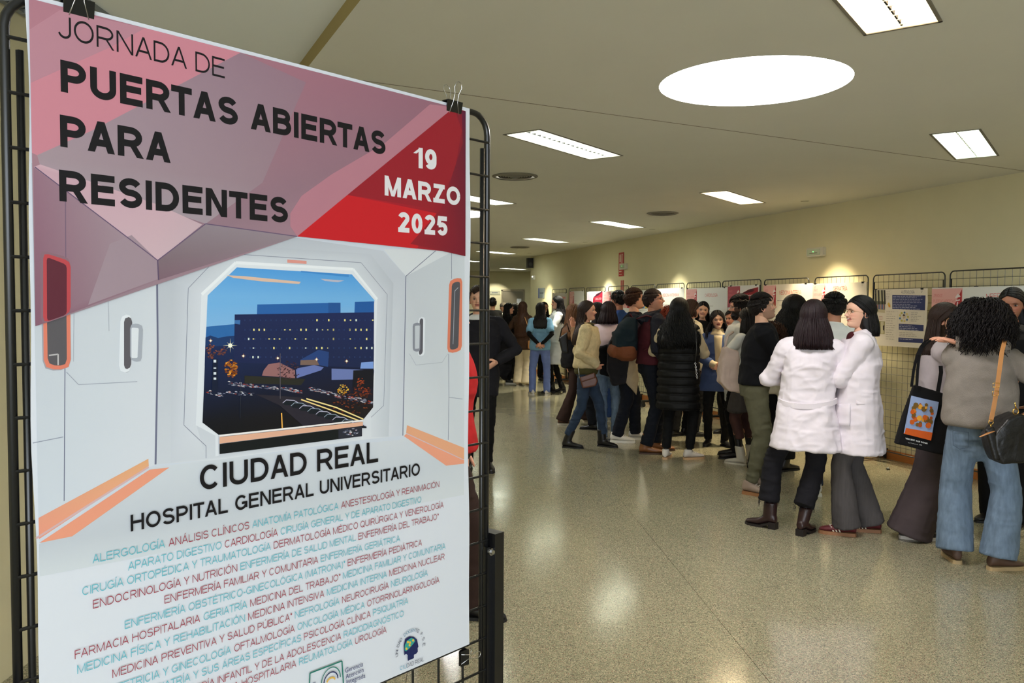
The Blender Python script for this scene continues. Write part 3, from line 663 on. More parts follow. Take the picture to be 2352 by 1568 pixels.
# the dusk photograph
def sky(pts, tops): P(pts, (0, 0, 0), tops)
s1, s2, s3 = (84, 158, 222), (116, 178, 228), (130, 182, 226)
sky([(543, 614), (807, 630), (859, 689), (858, 700), (475, 700), (476, 678)], [s1, s1, s2, s2, s2, s2]); sky([(475, 699), (858, 699), (858, 722), (473, 752)], [s2, s2, s3, s3])
P([(520, 632), (560, 634), (690, 647), (686, 652), (600, 646), (535, 638)], (226, 190, 168)); P([(735, 640), (790, 644), (775, 648), (745, 645)], (190, 186, 200)); P([(690, 625), (690, 622), (800, 630), (800, 636)], (66, 140, 208))
P([(473, 750), (540, 744), (540, 800), (470, 800)], (44, 104, 168)); P([(471, 775), (482, 770), (500, 776), (520, 772), (545, 770), (545, 830), (469, 840)], (26, 56, 104))
P([(471, 795), (858, 790), (856, 935), (831, 966), (501, 998), (464, 970)], (14, 18, 34), [(22, 40, 84), (20, 32, 70), (26, 20, 24), (20, 20, 28), (8, 10, 18), (8, 12, 24)])
P([(590, 699), (781, 695), (781, 720), (589, 723)], (40, 98, 168)); P([(753, 695), (781, 695), (781, 719), (753, 719)], (34, 84, 150)); P([(814, 693), (858, 692), (858, 718), (813, 719)], (34, 90, 160))
P([(538, 722), (858, 717), (857, 845), (536, 832)], (24, 34, 74), [(26, 38, 82), (28, 40, 88), (24, 36, 74), (24, 36, 78)]); P([(538, 735), (551, 735), (550, 745), (538, 743)], (60, 110, 170))
lit = {735: [727, 754, 791, 804, 817, 855], 757: [582, 594, 606, 653, 665, 690, 702, 727, 740, 752, 765, 802, 816, 828, 841], 778: [570, 581, 617, 629, 641, 677, 701, 765, 803, 841], 799: [581, 628, 664, 701, 726, 738, 752, 815, 828, 841, 853], 820: [580, 592]}
for yy, xs in lit.items():
    A.hold = yy != 735
    for k, x in enumerate(range(560, 856, 12)):
        A.poly([(x, yy - 2), (x + 3, yy - 2), (x + 3, yy + 2), (x, yy + 2)], (36, 54, 100))
    for k, x in enumerate(xs):
        hh = 2.4 if (x * 7 + yy) % 3 else 1.4; A.poly([(x - 1.7, yy - hh), (x + 1.7, yy - hh), (x + 1.7, yy + hh), (x - 1.7, yy + hh)], (236, 222, 140) if (x + yy) % 4 else (216, 226, 214))
A.hold = False
P([(688, 826), (730, 803), (754, 808), (752, 842), (688, 830)], (38, 66, 122)); P([(689, 827), (726, 826), (732, 838), (688, 838)], (122, 98, 88))
P([(678, 846), (720, 838), (742, 843), (736, 850), (680, 868)], (104, 118, 176)); P([(760, 846), (858, 850), (856, 870), (760, 872)], (108, 122, 176)); P([(828, 832), (856, 830), (856, 846), (826, 846)], (126, 158, 220)); P([(810, 850), (857, 848), (856, 892), (808, 890)], (16, 18, 30))
P([(615, 836), (640, 832), (676, 850), (676, 868), (600, 862), (604, 850)], (150, 104, 104)); P([(560, 862), (700, 870), (690, 884), (560, 880)], (40, 40, 34))
rr_ = random.Random(3)
def blob(cx, cy, rx, ry, cols, n, w=3):
    A.k += 1; A.hold = True
    for _ in range(n):
        a = rr_.uniform(0, 2 * PI); q = math.sqrt(rr_.random()); x, y = cx + rx * q * math.cos(a), cy + ry * q * math.sin(a); l = rr_.uniform(.5, 1) * w; th = rr_.uniform(-.6, .6)
        if not (470 < x < 855 and y < 1000): continue
        A.poly([(x - l, y - l * .5 - th), (x + l, y - l * .5 + th), (x + l * .8, y + l * .5 + th), (x - l * .8, y + l * .5 - th)], rr_.choice(cols))
    A.hold = False
blob(530, 846, 15, 20, [(214, 126, 34), (236, 160, 60), (176, 92, 30), (120, 60, 30)], 90, 3.2)
blob(483, 806, 10, 18, [(150, 84, 60), (120, 66, 56), (70, 48, 60)], 36, 3); blob(506, 805, 12, 12, [(140, 80, 62), (100, 60, 60)], 24, 3)
blob(786, 895, 12, 12, [(230, 170, 40), (240, 200, 90), (200, 120, 30)], 40, 2.6); blob(826, 880, 8, 16, [(190, 80, 36), (150, 60, 30)], 24, 2.6); blob(830, 900, 30, 12, [(150, 62, 34), (90, 40, 28), (60, 30, 26)], 70, 3)
blob(660, 850, 28, 22, [(60, 34, 40), (90, 54, 56), (44, 28, 40)], 70, 2.4); blob(800, 925, 50, 26, [(80, 40, 28), (120, 56, 32), (50, 26, 22)], 100, 3)
A.k += 1; A.hold = True
car = [(190, 190, 205), (120, 124, 150), (86, 90, 112), (220, 214, 214), (170, 60, 44), (60, 64, 86)]
for x0, x1, y0, y1, n in ((524, 600, 880, 889, 70), (600, 640, 888, 894, 30), (642, 690, 890, 900, 50), (708, 780, 892, 910, 80), (470, 510, 898, 908, 36), (510, 580, 902, 904, 30), (790, 856, 912, 924, 50)):
    for _ in range(n): x = rr_.uniform(x0, x1); y = y0 + (y1 - y0) * (x - x0) / (x1 - x0) + rr_.uniform(-4, 4); A.poly([(x - 3, y), (x - 1, y - 1.6), (x + 2.4, y - 1.2), (x + 3.4, y + .8)], rr_.choice(car))
A.hold = False
P([(585, 905), (690, 912), (720, 930), (800, 975), (700, 982), (640, 930)], (40, 36, 48))
A.k += 1; A.hold = False
for k in range(9):
    x, y = 648 + k * 19, 925 + k * 6.5; P([(x, y), (x + 8, y - 7), (x + 26, y - 6), (x + 40, y + 2), (x + 40, y + 6), (x + 4, y + 5)], (18, 26, 36)); A.line([(x, y), (x + 8, y - 7), (x + 26, y - 6), (x + 38, y + 1)], .0012, (150, 165, 180) if k % 2 else (196, 190, 214))
A.line([(702, 915), (770, 935), (833, 962)], .0024, (250, 224, 150)); A.line([(690, 917), (750, 938), (822, 965)], .0024, (246, 214, 140))
A.line([(645, 948), (647, 985)], .0026, (240, 176, 80)); A.line([(642, 811), (642, 915)], .0012, (96, 90, 100)); A.line([(551, 870), (550, 960)], .001, (40, 46, 60))
P([(487, 824), (498, 824), (498, 905), (484, 905)], (14, 26, 52))
for k, (yy, s_) in enumerate(((829, 4), (845, 2.4), (857, 4), (869, 3.4))): A.poly([(489, yy - s_ + 1), (495, yy - s_ + 1), (495, yy + s_ - 1), (489, yy + s_ - 1)], (226, 232, 238))
def star(x, y, r_, col, core):
    for k in range(8):
        a = k * PI / 8 * 2; l = r_ * (1 if k % 2 == 0 else .7); A.poly([(x - math.sin(a) * .8, y + math.cos(a) * .8), (x + math.cos(a) * l, y + math.sin(a) * l), (x + math.sin(a) * .8, y - math.cos(a) * .8)], col)
    A.poly([(x + math.cos(k * PI / 6) * core, y + math.sin(k * PI / 6) * core) for k in range(12)], (255, 252, 230))
star(527, 793, 17, (240, 232, 190), 5)
for x, y in ((482, 782), (557, 817), (636, 822), (725, 825), (794, 829)): star(x, y, 6, (230, 150, 70), 2.4)
P([(502, 1003), (831, 968), (831, 977), (502, 1018)], (230, 176, 148)); A.line([(502, 1000), (831, 965)], .003, (244, 238, 236)); P([(502, 1019), (829, 978), (829, 1001), (502, 1042)], (14, 20, 24)); P([(775, 984), (829, 978), (829, 1001), (775, 1008)], (40, 42, 54)); blob(805, 991, 20, 8, car, 26, 3)
# pink header: veils of colour over the interior
P([(60, -120), (215, -60), (1040, 247), (680, 543), (75, 749)], (158, 124, 136), [(176, 120, 134), (170, 118, 132), (150, 104, 120), (162, 128, 140), (150, 128, 138)])
P([(60, 70), (136, 24), (330, -40), (550, 92), (210, 300), (83, 357), (60, 350)], (204, 132, 146)); P([(60, -60), (110, -40), (136, 24), (60, 68)], (178, 122, 136)); P([(60, 68), (136, 24), (330, -20), (250, 110), (60, 190)], (186, 132, 146))
P([(83, 357), (210, 300), (550, 92), (700, 190), (600, 420), (470, 514), (250, 440), (90, 380)], (160, 138, 148), [(164, 144, 152), (162, 140, 150), (152, 122, 136), (150, 118, 132), (156, 130, 140), (166, 150, 158), (172, 150, 160), (168, 146, 156)])
P([(75, 384), (90, 378), (360, 470), (462, 516), (360, 598)], (206, 170, 180), [(200, 160, 172), (206, 170, 180), (204, 168, 178), (200, 172, 180), (206, 176, 184)])
P([(75, 385), (360, 598), (362, 643), (75, 749)], (156, 130, 142), [(150, 112, 128), (166, 148, 156), (150, 124, 136), (136, 92, 110)]); P([(360, 598), (470, 514), (680, 543), (362, 643)], (132, 114, 122), [(128, 108, 116), (146, 132, 140), (150, 134, 142), (128, 100, 112)])
P([(250, 560), (300, 540), (362, 600), (362, 640), (200, 700)], (162, 140, 150)); A.line([(78, 384), (360, 598), (470, 514), (680, 543)], .0016, (104, 84, 112)); A.line([(360, 598), (362, 643)], .0022, (96, 78, 104)); A.line([(148, 440), (150, 720)], .0012, (120, 96, 118))
P(rr(90, 574, 158, 592, 160, 722, 92, 745, .1), (140, 106, 118)); P(rr(97, 580, 160, 600, 160, 718, 97, 742, .1), (190, 72, 78)); P(rr(105, 590, 151, 608, 151, 722, 106, 738, .08), (96, 40, 54))
P([(1040, 247), (985, 240), (880, 330), (760, 400), (690, 450), (664, 490), (664, 520), (680, 543)], (184, 124, 138))
P([(1040, 247), (1090, 262), (1090, 590), (1068, 582), (680, 543)], (156, 30, 44), [(140, 26, 42), (130, 26, 46), (126, 24, 46), (136, 28, 44), (206, 30, 42)])
P([(680, 543), (795, 448), (1000, 490), (955, 571)], (202, 30, 40)); P([(795, 448), (1040, 247), (1058, 300), (1040, 400), (990, 480)], (154, 30, 44)); P([(1058, 256), (1090, 262), (1090, 590), (940, 560), (1010, 480), (1060, 330)], (104, 26, 50), [(96, 28, 58), (88, 28, 60), (120, 26, 46), (150, 28, 42), (140, 28, 44), (110, 26, 48)])
# lettering
K = (18, 16, 22); Wt = (228, 224, 226); CY, RD = (92, 184, 200), (160, 52, 72)
A.text([('JORNADA DE', K)], (131, 86), (514, 181), (152, 44), .0, weight=0.105)
A.text([('PUERTAS ABIERTAS', K)], (137.6, 211), (883, 357), (138.4, 138), .034, weight=.225)
A.text([('PARA', K)], (136.5, 337), (389.6, 375), (137.6, 264), .034, weight=.225)
A.text([('RESIDENTES', K)], (134.5, 462), (659, 513), (135.7, 390), .034, weight=.225)
A.text([('19', Wt)], (948, 385), (1000, 391), (955, 340), .05, weight=.235)
A.text([('MARZO', Wt)], (881, 448.7), (1054.3, 473), (882, 403), .05, weight=.235)
A.text([('2025', Wt)], (912, 532.7), (1025, 542), (930, 488), .05, weight=.235)
A.text([('CIUDAD REAL', K)], (457, 1126), (866, 1060), (458, 1069), .018, weight=.175)
A.text([('HOSPITAL GENERAL UNIVERSITARIO', K)], (298, 1219.5), (962, 1090), (296.5, 1182), .015, weight=.165)
c, r = CY, RD; CP = .0128
L_ = [([('ALERGOLOGÍA', c), ('ANÁLISIS CLÍNICOS', r), ('ANATOMÍA PATOLÓGICA', c), ('ANESTESIOLOGÍA Y REANIMACIÓN', r)], (210.4, 1292.5), (1006.3, 1117.5)),
      ([('APARATO DIGESTIVO', c), ('CARDIOLOGÍA', r), ('CIRUGÍA GENERAL Y DE APARATO DIGESTIVO', c)], (292, 1309), (965, 1152.8)),
      ([('CIRUGÍA ORTOPÉDICA Y TRAUMATOLOGÍA', c), ('DERMATOLOGÍA MÉDICO QUIRÚRGICA Y VENEROLOGÍA', r)], (187, 1366.6), (1016.4, 1164.6)),
      ([('ENDOCRINOLOGÍA Y NUTRICIÓN', r), ('ENFERMERÍA DE SALUD MENTAL', c), ('ENFERMERÍA DEL TRABAJO*', r)], (211.3, 1396.4), (1005, 1191.5)),
      ([('ENFERMERÍA FAMILIAR Y COMUNITARIA', r), ('ENFERMERÍA GERIÁTRICA', c)], (375.5, 1385), (916.3, 1242)),
      ([('ENFERMERÍA OBSTÉTRICO-GINECOLÓGICA (MATRONA)*', c), ('ENFERMERÍA PEDIÁTRICA', r)], (284.5, 1443.3), (966.5, 1251.5)),
      ([('FARMACIA HOSPITALARIA', r), ('GERIATRÍA', c), ('MEDICINA DEL TRABAJO*', r), ('MEDICINA FAMILIAR Y COMUNITARIA', c)], (169.6, 1512), (1020.8, 1259)),
      ([('MEDICINA FÍSICA Y REHABILITACIÓN', c), ('MEDICINA INTENSIVA', r), ('MEDICINA INTERNA', c), ('MEDICINA NUCLEAR', r)], (175.5, 1545.7), (1018.7, 1283)),
      ([('MEDICINA PREVENTIVA Y SALUD PÚBLICA*', r), ('NEFROLOGÍA', c), ('NEUROCIRUGÍA', r), ('NEUROLOGÍA', c)], (256, 1555), (980, 1320.6))]
ks = [A.text(sg, a, b, CP, .0, space=.60, weight=.10) for sg, a, b in L_]
kx = sorted(ks)[len(ks) // 2]
for sg, b in (([('OBSTETRICIA Y GINECOLOGÍA', c), ('OFTALMOLOGÍA', r), ('ONCOLOGÍA MÉDICA', c), ('OTORRINOLARINGOLOGÍA', r)], (1006.3, 1336.4)),
              ([('PEDIATRÍA Y SUS ÁREAS ESPECÍFICAS', c), ('PSICOLOGÍA CLÍNICA', r), ('PSIQUIATRÍA', c)], (934.5, 1385)),
              ([('PSIQUIATRÍA INFANTIL Y DE LA ADOLESCENCIA', r), ('RADIODIAGNÓSTICO', c)], (924.4, 1413.9)),
              ([('RADIOFARMACIA HOSPITALARIA', r), ('REUMATOLOGÍA', c), ('UROLOGÍA', r)], (885, 1451))):
    bu, bv = NP.uv(b[0], b[1], OFF); A.text(sg, (bu - .5, bv), (bu, bv), CP, 0, uv=True, space=.60, right=kx, weight=.10)
# emblem: head in profile with a mosaic brain, words around it
NV = (30, 38, 88)
A.poly([(926, 1503), (925, 1480), (928, 1466), (938, 1460), (948, 1461), (955, 1467), (957, 1476), (958.5, 1484), (956.5, 1486), (957, 1495), (953, 1500), (948, 1502), (948, 1510), (934, 1516), (934, 1503), (930, 1500)], NV)
A.poly([(926.5, 1492), (927, 1480), (932, 1470), (942, 1463), (949, 1466), (951, 1471), (944, 1480), (936, 1489), (930, 1494)], (58, 160, 146))
for x, y in ((931, 1488), (938, 1480), (946, 1469), (934, 1473), (939, 1474)): A.poly([(x - 2.2, y - 1), (x - .6, y - 3), (x + 2, y - 2), (x + 2.6, y + 1.6), (x + .2, y + 3), (x - 2, y + 2)], (232, 184, 62))
cu, cv = NP.uv(940, 1488, OFF); word = 'UNIDAD DOCENTE F.S.E.'
for k, ch in enumerate(word):
    if ch == ' ': continue
    a = math.radians(188 - k * 9.9); rad = .034; v, f = stroke_text(ch, .12); s_ = .0066
    x0, y0 = cu + math.cos(a) * rad, cv + math.sin(a) * rad; t_ = a - PI / 2
    A.raw('printed_lettering', [(x0 + (p[0] * math.cos(t_) - p[1] * math.sin(t_)) * s_, y0 + (p[0] * math.sin(t_) + p[1] * math.cos(t_)) * s_) for p in v], f, (70, 130, 160) if 7 <= k < 12 else (40, 44, 80))
A.text([('CIU', (90, 170, 196))], (916, 1538), (931, 1532.5), .0085); A.text([('DAD REAL', (40, 44, 84))], (931.5, 1532), (971, 1516), .0085)
GR = (34, 120, 106)
A.line([(708, 1568), (709, 1544), (782.5, 1516), (786, 1568)], .0026, GR)
gu, gv = NP.uv(757, 1562, OFF)
for rx, ry, cc, w_ in ((.022, .026, GR, .0018), (.016, .017, NV, .0022), (.009, .006, (230, 180, 70), .003)):
    A.line([(gu + rx * math.cos(PI * k / 14), gv + ry * math.sin(PI * k / 14)) for k in range(15)], w_, cc, uv=True)
gc = (52, 56, 110)
for wd, a, b in (('Gerencia', (790, 1544), (831, 1528)), ('Atención', (791, 1558), (832, 1541)), ('Integrada', (793, 1570), (836, 1554))): A.text([(wd, gc)], a, b, .0095)
v, f = text2d('Ciudad Real', 0, 1); u0_, v0_ = NP.uv(722, 1600, OFF)
A.raw('printed_lettering', [(u0_ - p[1] * .0085, v0_ - .02 + p[0] * .0072) for p in v], f, gc)
A.build(pt)
# clips: two on the top edge, one on the side edge low right
def clip_near(px, py, w_, label, side=0, flip=True, du=0, dz=0):
    u, v = NP.uv(px, py, OFF); p = NP.o + NP.d * (u + du) + NP.n * (OFF - .0005); return clip((p.x, p.y, v + dz), NP.ang, w_, label, 'binder clips on the big poster', flip, side)
clip_near(1040, 236, .044, 'black binder clip at the poster top right corner', dz=.003)
clip_near(178, -14, .042, 'black binder clip at the poster top left, cut by the frame', dz=-.008)
clip_near(1068, 1508, .034, 'black binder clip biting the lower right side of the poster', side=PI / 2, du=.006)

# ---------------------------------------------------------------- the row of boards along the wall
def board_pt(px, off):
    q, d = wall_at(px); nn = Vector((-d.y, d.x, 0)); nn = nn if nn.x < 0 else -nn
    r = Vector((q.x, q.y, 0)).normalized(); return Vector((q.x, q.y, 0)) - r * (off / abs(r.dot(nn)))
rows = [  # left px, right px, top px at left, top px at right, label
    (2181, 2395, 624, 611, 'rightmost wall mesh board, behind the curly haired woman'),
    (2005, 2169, 631, 626, 'mesh board carrying the blue and white allergology sheet'),
    (1871, 1993, 638, 631.5, 'mesh board carrying the geriatrics poster'),
    (1755, 1857, 642.5, 638, 'mesh board carrying the internal medicine poster'),
    (1659, 1747, 646, 641, 'mesh board behind the bearded man, dark red header poster'),
    (1577, 1654, 650, 646.5, 'mesh board carrying the cardiology poster'),
    (1508, 1571, 653, 650, 'mesh board seen over the hooded man'),
    (1450, 1504, 656, 653.5, 'mesh board behind the two tall men'),
    (1397, 1443, 658, 656, 'mesh board below the red fire sign'),
    (1347, 1390, 660.5, 659, 'mesh board carrying the sheet with a crimson title bar'),
    (1307, 1342, 662, 660.5, 'second mesh board from the far end'),
    (1268, 1301, 665, 663, 'farthest mesh board, next to the room sign')]
boards = []
for i, (xa, xb, ya, yb, lab) in enumerate(rows):
    a, b = board_pt(xa, .24), board_pt(xb, .24); pl = Plane((a.x, a.y), (b.x, b.y))
    zt = (pl.uv(xa, ya)[1] + pl.uv(xb, yb)[1]) / 2
    mesh_board(pl, zt, .13 if i < 3 else .2, lab, cell=.075, group='mesh boards along the wall', inner=i < 5); boards.append((pl, zt))
clipn = 0
def wall_poster(i, x0, x1, yt, yb, label, fn, clips=(.08, .9), m=paperm, cl='small black clip on the top edge of the poster'):
    pl, zt = boards[i]; off = .03 if i == 0 else .014; u0 = pl.uv(x0, yt, off)[0]; u1 = pl.uv(x1, yt, off)[0]; v1 = pl.uv((x0 + x1) / 2, yt, off)[1]; v0 = v1 - yb
    t = thing('poster', label, 'poster', (pl.o.x, pl.o.y, 0), pl.ang, 'posters on the wall boards')
    sheet(t, u0, u1, v0, v1, off, m, wob=.003, name='sheet')
    a = Art(pl, off + .0008); a.box = (u0, u1, v0, v1); fn(a, u0, u1, v0, v1)
    for g in list(a.g): pass
    a.build(t)
    for k, c_ in enumerate(clips):
        p = pl.o + pl.d * (u0 + (u1 - u0) * c_) + pl.n * .01
        clip((p.x, p.y, v1 + .006), pl.ang, .036, 'small black binder clip at the top %s of the %s' % ('left' if k == 0 else 'right', cl), 'binder clips on the wall posters', False, 0, i < 3)
    return t
def R4(a, u0, v0, u1, v1, col, grp='printed_picture'): a.poly([(u0, v0), (u1, v0), (u1, v1), (u0, v1)], col, grp, uv=True)
def bars(a, u0, u1, v, n, dv, col, seed=0, ragged=.4, indent=0, h=.006):
    rg = random.Random(seed)
    for k in range(n):
        x = u0 + (indent if k % 2 else 0); end = u1 - (u1 - u0) * rg.random() * ragged
        while x < end:
            w_ = rg.uniform(.015, .05); R4(a, x, v - k * dv - h, min(x + w_, end), v - k * dv, col, 'printed_lettering'); x += w_ + .008
INK = (96, 92, 90)
def head_pink(a, u0, u1, v0, v1, w_=.30, h=.30, deep=False):
    """the pink corner with the red wedge and white mark that every specialty poster has"""
    R4(a, u0, v1 - h, u0 + w_, v1 - .01, (170, 84, 96) if deep else (226, 172, 168))
    a.poly([(u0 + w_ * .55, v1 - h), (u0 + w_ * .98, v1 - .02), (u0 + w_ * 1.0, v1 - h)], (168, 36, 44), uv=True)
    x = u0 + w_ * .86
    a.poly([(x - .03, v1 - .105), (x + .03, v1 - .09), (x + .024, v1 - .08), (x, v1 - .06), (x - .026, v1 - .088)], (232, 226, 224), uv=True)
    a.poly([(x - .022, v1 - .135), (x + .024, v1 - .125), (x + .024, v1 - .115), (x - .022, v1 - .122)], (232, 226, 224), uv=True)
    a.poly([(x - .008, v1 - .14), (x + .006, v1 - .138), (x - .012, v1 - .24), (x - .022, v1 - .25)], (232, 226, 224), uv=True)
    rc_ = (200, 96, 90) if not deep else (214, 130, 130)
    for t_, y_, w2 in (('JORNADA DE', .09, .30), ('PUERTAS ABIERTAS', .145, .72), ('PARA', .2, .16), ('RESIDENTES', .255, .42)):
        a.text([(t_, rc_)], (u0 + .02, v1 - y_), (u0 + .02 + w_ * w2, v1 - y_), .028, .02, uv=True, res=1)
def specialty(title, tu0, tu1, dv=.11, cap=.05, seed=1, body=True, deep=False, w_=.28):
    def fn(a, u0, u1, v0, v1):
        head_pink(a, u0, u1, v0, v1, w_, .30, deep); W_ = u1 - u0
        if title: a.text([(title, (214, 84, 84))], (u0 + W_ * tu0, v1 - dv), (u0 + W_ * tu1, v1 - dv), cap, .0, uv=True)
        if body:
            bars(a, u0 + w_ + .03, u0 + W_ * .55, v1 - .20, 1, .03, (90, 86, 84), seed); bars(a, u0 + w_ + .07, u0 + W_ * .95, v1 - .26, 12, .042, (150, 142, 134), seed + 5, .75, .05)
            bars(a, u0 + .06, u0 + W_ * .6, v1 - .40, 8, .05, (150, 142, 134), seed + 9, .6)
    return fn
def f_neph(a, u0, u1, v0, v1):
    head_pink(a, u0, u1, v0, v1, .36, .30)
    a.text([('NEFROLOGÍA', (206, 84, 84))], (u0 + .62, v1 - .12), (u0 + .99, v1 - .10), .052, uv=True)
    a.text([('Organización del Servicio de Nefrología', (84, 82, 82))], (u0 + .375, v1 - .175), (u0 + .82, v1 - .175), .018, .01, uv=True)
    for k, s_ in enumerate(('- Consultas externas', '- Hemodiálisis', '- Hospitalización', '- Diálisis peritoneal', '- Trasplante')): a.text([(s_, (140, 136, 132))], (u0 + .41, v1 - .215 - k * .042), (u0 + .41 + .011 * len(s_), v1 - .215 - k * .042), .018, uv=True, res=1)
    bars(a, u0 + .38, u0 + 1.0, v1 - .46, 7, .04, (150, 144, 138), 4, .5)
def f_all(a, u0, u1, v0, v1):
    pl = a.p
    NVb = (44, 54, 102)
    def q(x, y): return pl.uv(1990 + x / 6.497, 600 + y / 6.497, .012)
    def Q(pts, col, g='printed_picture'): a.poly([q(*p) for p in pts], col, g, uv=True)
    Q([(120, 428), (286, 430), (280, 770), (120, 740)], (92, 96, 74)); Q([(120, 428), (286, 430), (285, 600), (120, 590)], (178, 172, 140))
    for x in (128, 172, 222, 262): Q([(x, 430), (x + 24, 430), (x + 30, 640), (x + 8, 640)], (46, 44, 36))
    for k in range(12): x = 150 + k * 11; Q([(x, 640 + (k % 3) * 4), (x + 10, 640), (x + 10, 716), (x, 714)], ((92, 112, 160), (150, 70, 80), (190, 180, 160), (60, 70, 90))[k % 4])
    Q([(180, 716), (282, 720), (280, 770), (180, 760)], (196, 184, 150)); Q([(170, 890), (280, 896), (274, 1086), (200, 1080)], (150, 140, 80)); Q([(216, 900), (262, 900), (262, 1080), (216, 1076)], (204, 196, 160)); Q([(250, 960), (274, 950), (272, 1040), (250, 1020)], (60, 46, 40))
    a.text([('ALERGOLOGÍA', (62, 62, 92))], q(524, 478), q(722, 480), .030, .02, uv=True)
    Q([(390, 500), (886, 508), (878, 730), (390, 712)], NVb); Q([(488, 930), (858, 948), (856, 1042), (486, 1022)], NVb); Q([(482, 1136), (850, 1158), (846, 1222), (480, 1200)], NVb)
    for x, y, x1, y1, n, col, sd in ((402, 520, 850, 524, 9, (176, 180, 204), 1), (498, 945, 830, 960, 4, (190, 192, 210), 2), (500, 1155, 720, 1168, 1, (190, 192, 210), 3), (305, 748, 450, 752, 13, (164, 156, 140), 4), (670, 765, 830, 775, 6, (150, 146, 136), 5), (496, 1058, 820, 1070, 3, (160, 152, 140), 6), (305, 450, 365, 452, 5, (170, 160, 150), 7), (196, 820, 260, 822, 3, (180, 120, 110), 8)):
        ua, va = q(x, y); ub, vb_ = q(x1, y1); bars(a, ua, ub, va, n, .0165 if n < 13 else .024, col, sd, .45, 0, .0045)
    for pts in ([(290, 735), (475, 742)], [(475, 742), (460, 1200)], [(655, 742), (870, 752), (860, 928), (650, 915), (655, 742)], [(300, 430), (380, 434), (376, 572), (296, 566)]): a.line([q(*p) for p in pts], .0012, (176, 170, 160), uv=True)
    for k in range(9):
        an = k * 2 * PI / 9; x, y = 565 + 62 * math.cos(an), 828 + 66 * math.sin(an)
        Q([(x + 15 * math.cos(j * PI / 4), y + 16 * math.sin(j * PI / 4)) for j in range(8)], ((196, 184, 80), (74, 116, 156), (220, 200, 120))[k % 3])
    Q([(550, 800), (565, 790), (582, 802), (584, 850), (552, 856)], (216, 190, 160)); Q([(548, 800), (565, 788), (584, 800), (580, 812), (552, 812)], (60, 40, 36))
    Q([(320, 640), (340, 610), (362, 640), (366, 680), (344, 688)], (222, 190, 90)); Q([(340, 655), (362, 655), (360, 686), (342, 686)], (236, 150, 60))
cream = mat('poster_cream', (226, 218, 200), .45); white2 = mat('poster_white', (226, 226, 222), .45)
wall_poster(1, 2008, 2131, 663, .60, 'allergology sheet with navy blocks, small photos and a ring of icons', f_all, (.03, .9), cream, 'allergology sheet')
wall_poster(0, 2141, 2375, 658, .84, 'nephrology poster with pink corner at far right, hung across two boards', f_neph, (.07, .45), white2, 'nephrology poster')
wall_poster(2, 1867, 1991, 649.5, .84, 'geriatrics poster with red title behind the dark haired man in white', specialty('GERIATRÍA', .40, .66, .09, .05, 2, w_=.22), (.05, .93), cream, 'geriatrics poster')
wall_poster(3, 1754, 1868, 652, .84, 'internal medicine poster with long red title', specialty('MEDICINA INTERNA', .34, .78, .13, .05, 3, w_=.26), (.04, .86), cream, 'internal medicine poster')
def f_red(a, u0, u1, v0, v1):
    head_pink(a, u0, u1, v0, v1, .30, .30, True); R4(a, u0 + .3, v1 - .3, u1 - .02, v1 - .04, (226, 224, 222))
    a.poly([(u0 + .3, v1 - .12), (u0 + .5, v1 - .06), (u1 - .02, v1 - .03), (u1 - .02, v1 - .22), (u0 + .3, v1 - .2)], (150, 34, 48), uv=True); a.text([('Endocrinología y Nutrición', (232, 214, 210))], (u0 + .42, v1 - .15), (u0 + .85, v1 - .14), .024, .01, uv=True)
    a.poly([(u0 + .3, v1 - .12), (u0 + .55, v1 - .05), (u1 - .1, v1 - .06), (u0 + .6, v1 - .09)], (84, 30, 44), uv=True); bars(a, u0 + .35, u1 - .1, v1 - .27, 8, .05, (150, 140, 140), 8)
wall_poster(4, 1672, 1744, 655, .84, 'poster with a dark red banner behind the bearded man', f_red, (.1, .9), white2, 'dark red banner poster')
wall_poster(5, 1576, 1671, 661, .84, 'cardiology poster above the smiling dark haired woman', specialty('CARDIOLOGÍA', .48, .78, .13, .045, 5, w_=.32), (.03, .93), white2, 'cardiology poster')
wall_poster(6, 1490, 1572, 662, .84, 'internal medicine poster with faint red title above the hooded man', specialty('MEDICINA INTENSIVA', .40, .86, .13, .045, 6), (.1, .93), white2, 'poster above the hooded man')
def f_blu(a, u0, u1, v0, v1):
    specialty('NEUROLOGÍA', .3, .7, .12, .04, 7)(a, u0, u1, v0, v1); R4(a, u1 - .3, v1 - .30, u1 - .19, v1 - .22, (84, 134, 176)); R4(a, u1 - .16, v1 - .30, u1 - .03, v1 - .22, (216, 194, 84))
wall_poster(7, 1432, 1493, 667, .84, 'white poster with a blue and a yellow block between the tall men', f_blu, (.1, .9), white2, 'blue and yellow block poster')
wall_poster(8, 1386, 1431, 668, .84, 'pink cornered poster behind the man in blue scrubs', specialty('CIRUGÍA', .5, .8, .12, .04, 8, w_=.35), (.06, .9), white2, 'poster behind the man in scrubs')
def f_crim(a, u0, u1, v0, v1):
    a.poly([(u0 + .32, v1 - .14), (u0 + .5, v1 - .05), (u1 - .02, v1 - .01), (u1 - .02, v1 - .24), (u0 + .32, v1 - .22)], (162, 34, 58), uv=True); a.poly([(u0 + .32, v1 - .12), (u0 + .6, v1 - .03), (u1, v1 - .0), (u0 + .6, v1 - .08)], (60, 26, 44), uv=True)
    a.text([('UROLOGÍA', (236, 220, 220))], (u0 + .45, v1 - .17), (u0 + .75, v1 - .16), .04, .01, uv=True); R4(a, u0 + .03, v1 - .25, u0 + .3, v1 - .03, (220, 176, 190)); R4(a, u1 - .25, v1 - .55, u1 - .08, v1 - .32, (70, 100, 110)); R4(a, u1 - .3, v1 - .85, u1 - .1, v1 - .68, (150, 130, 110)); bars(a, u0 + .1, u1 - .3, v1 - .3, 9, .05, (170, 165, 160), 9)
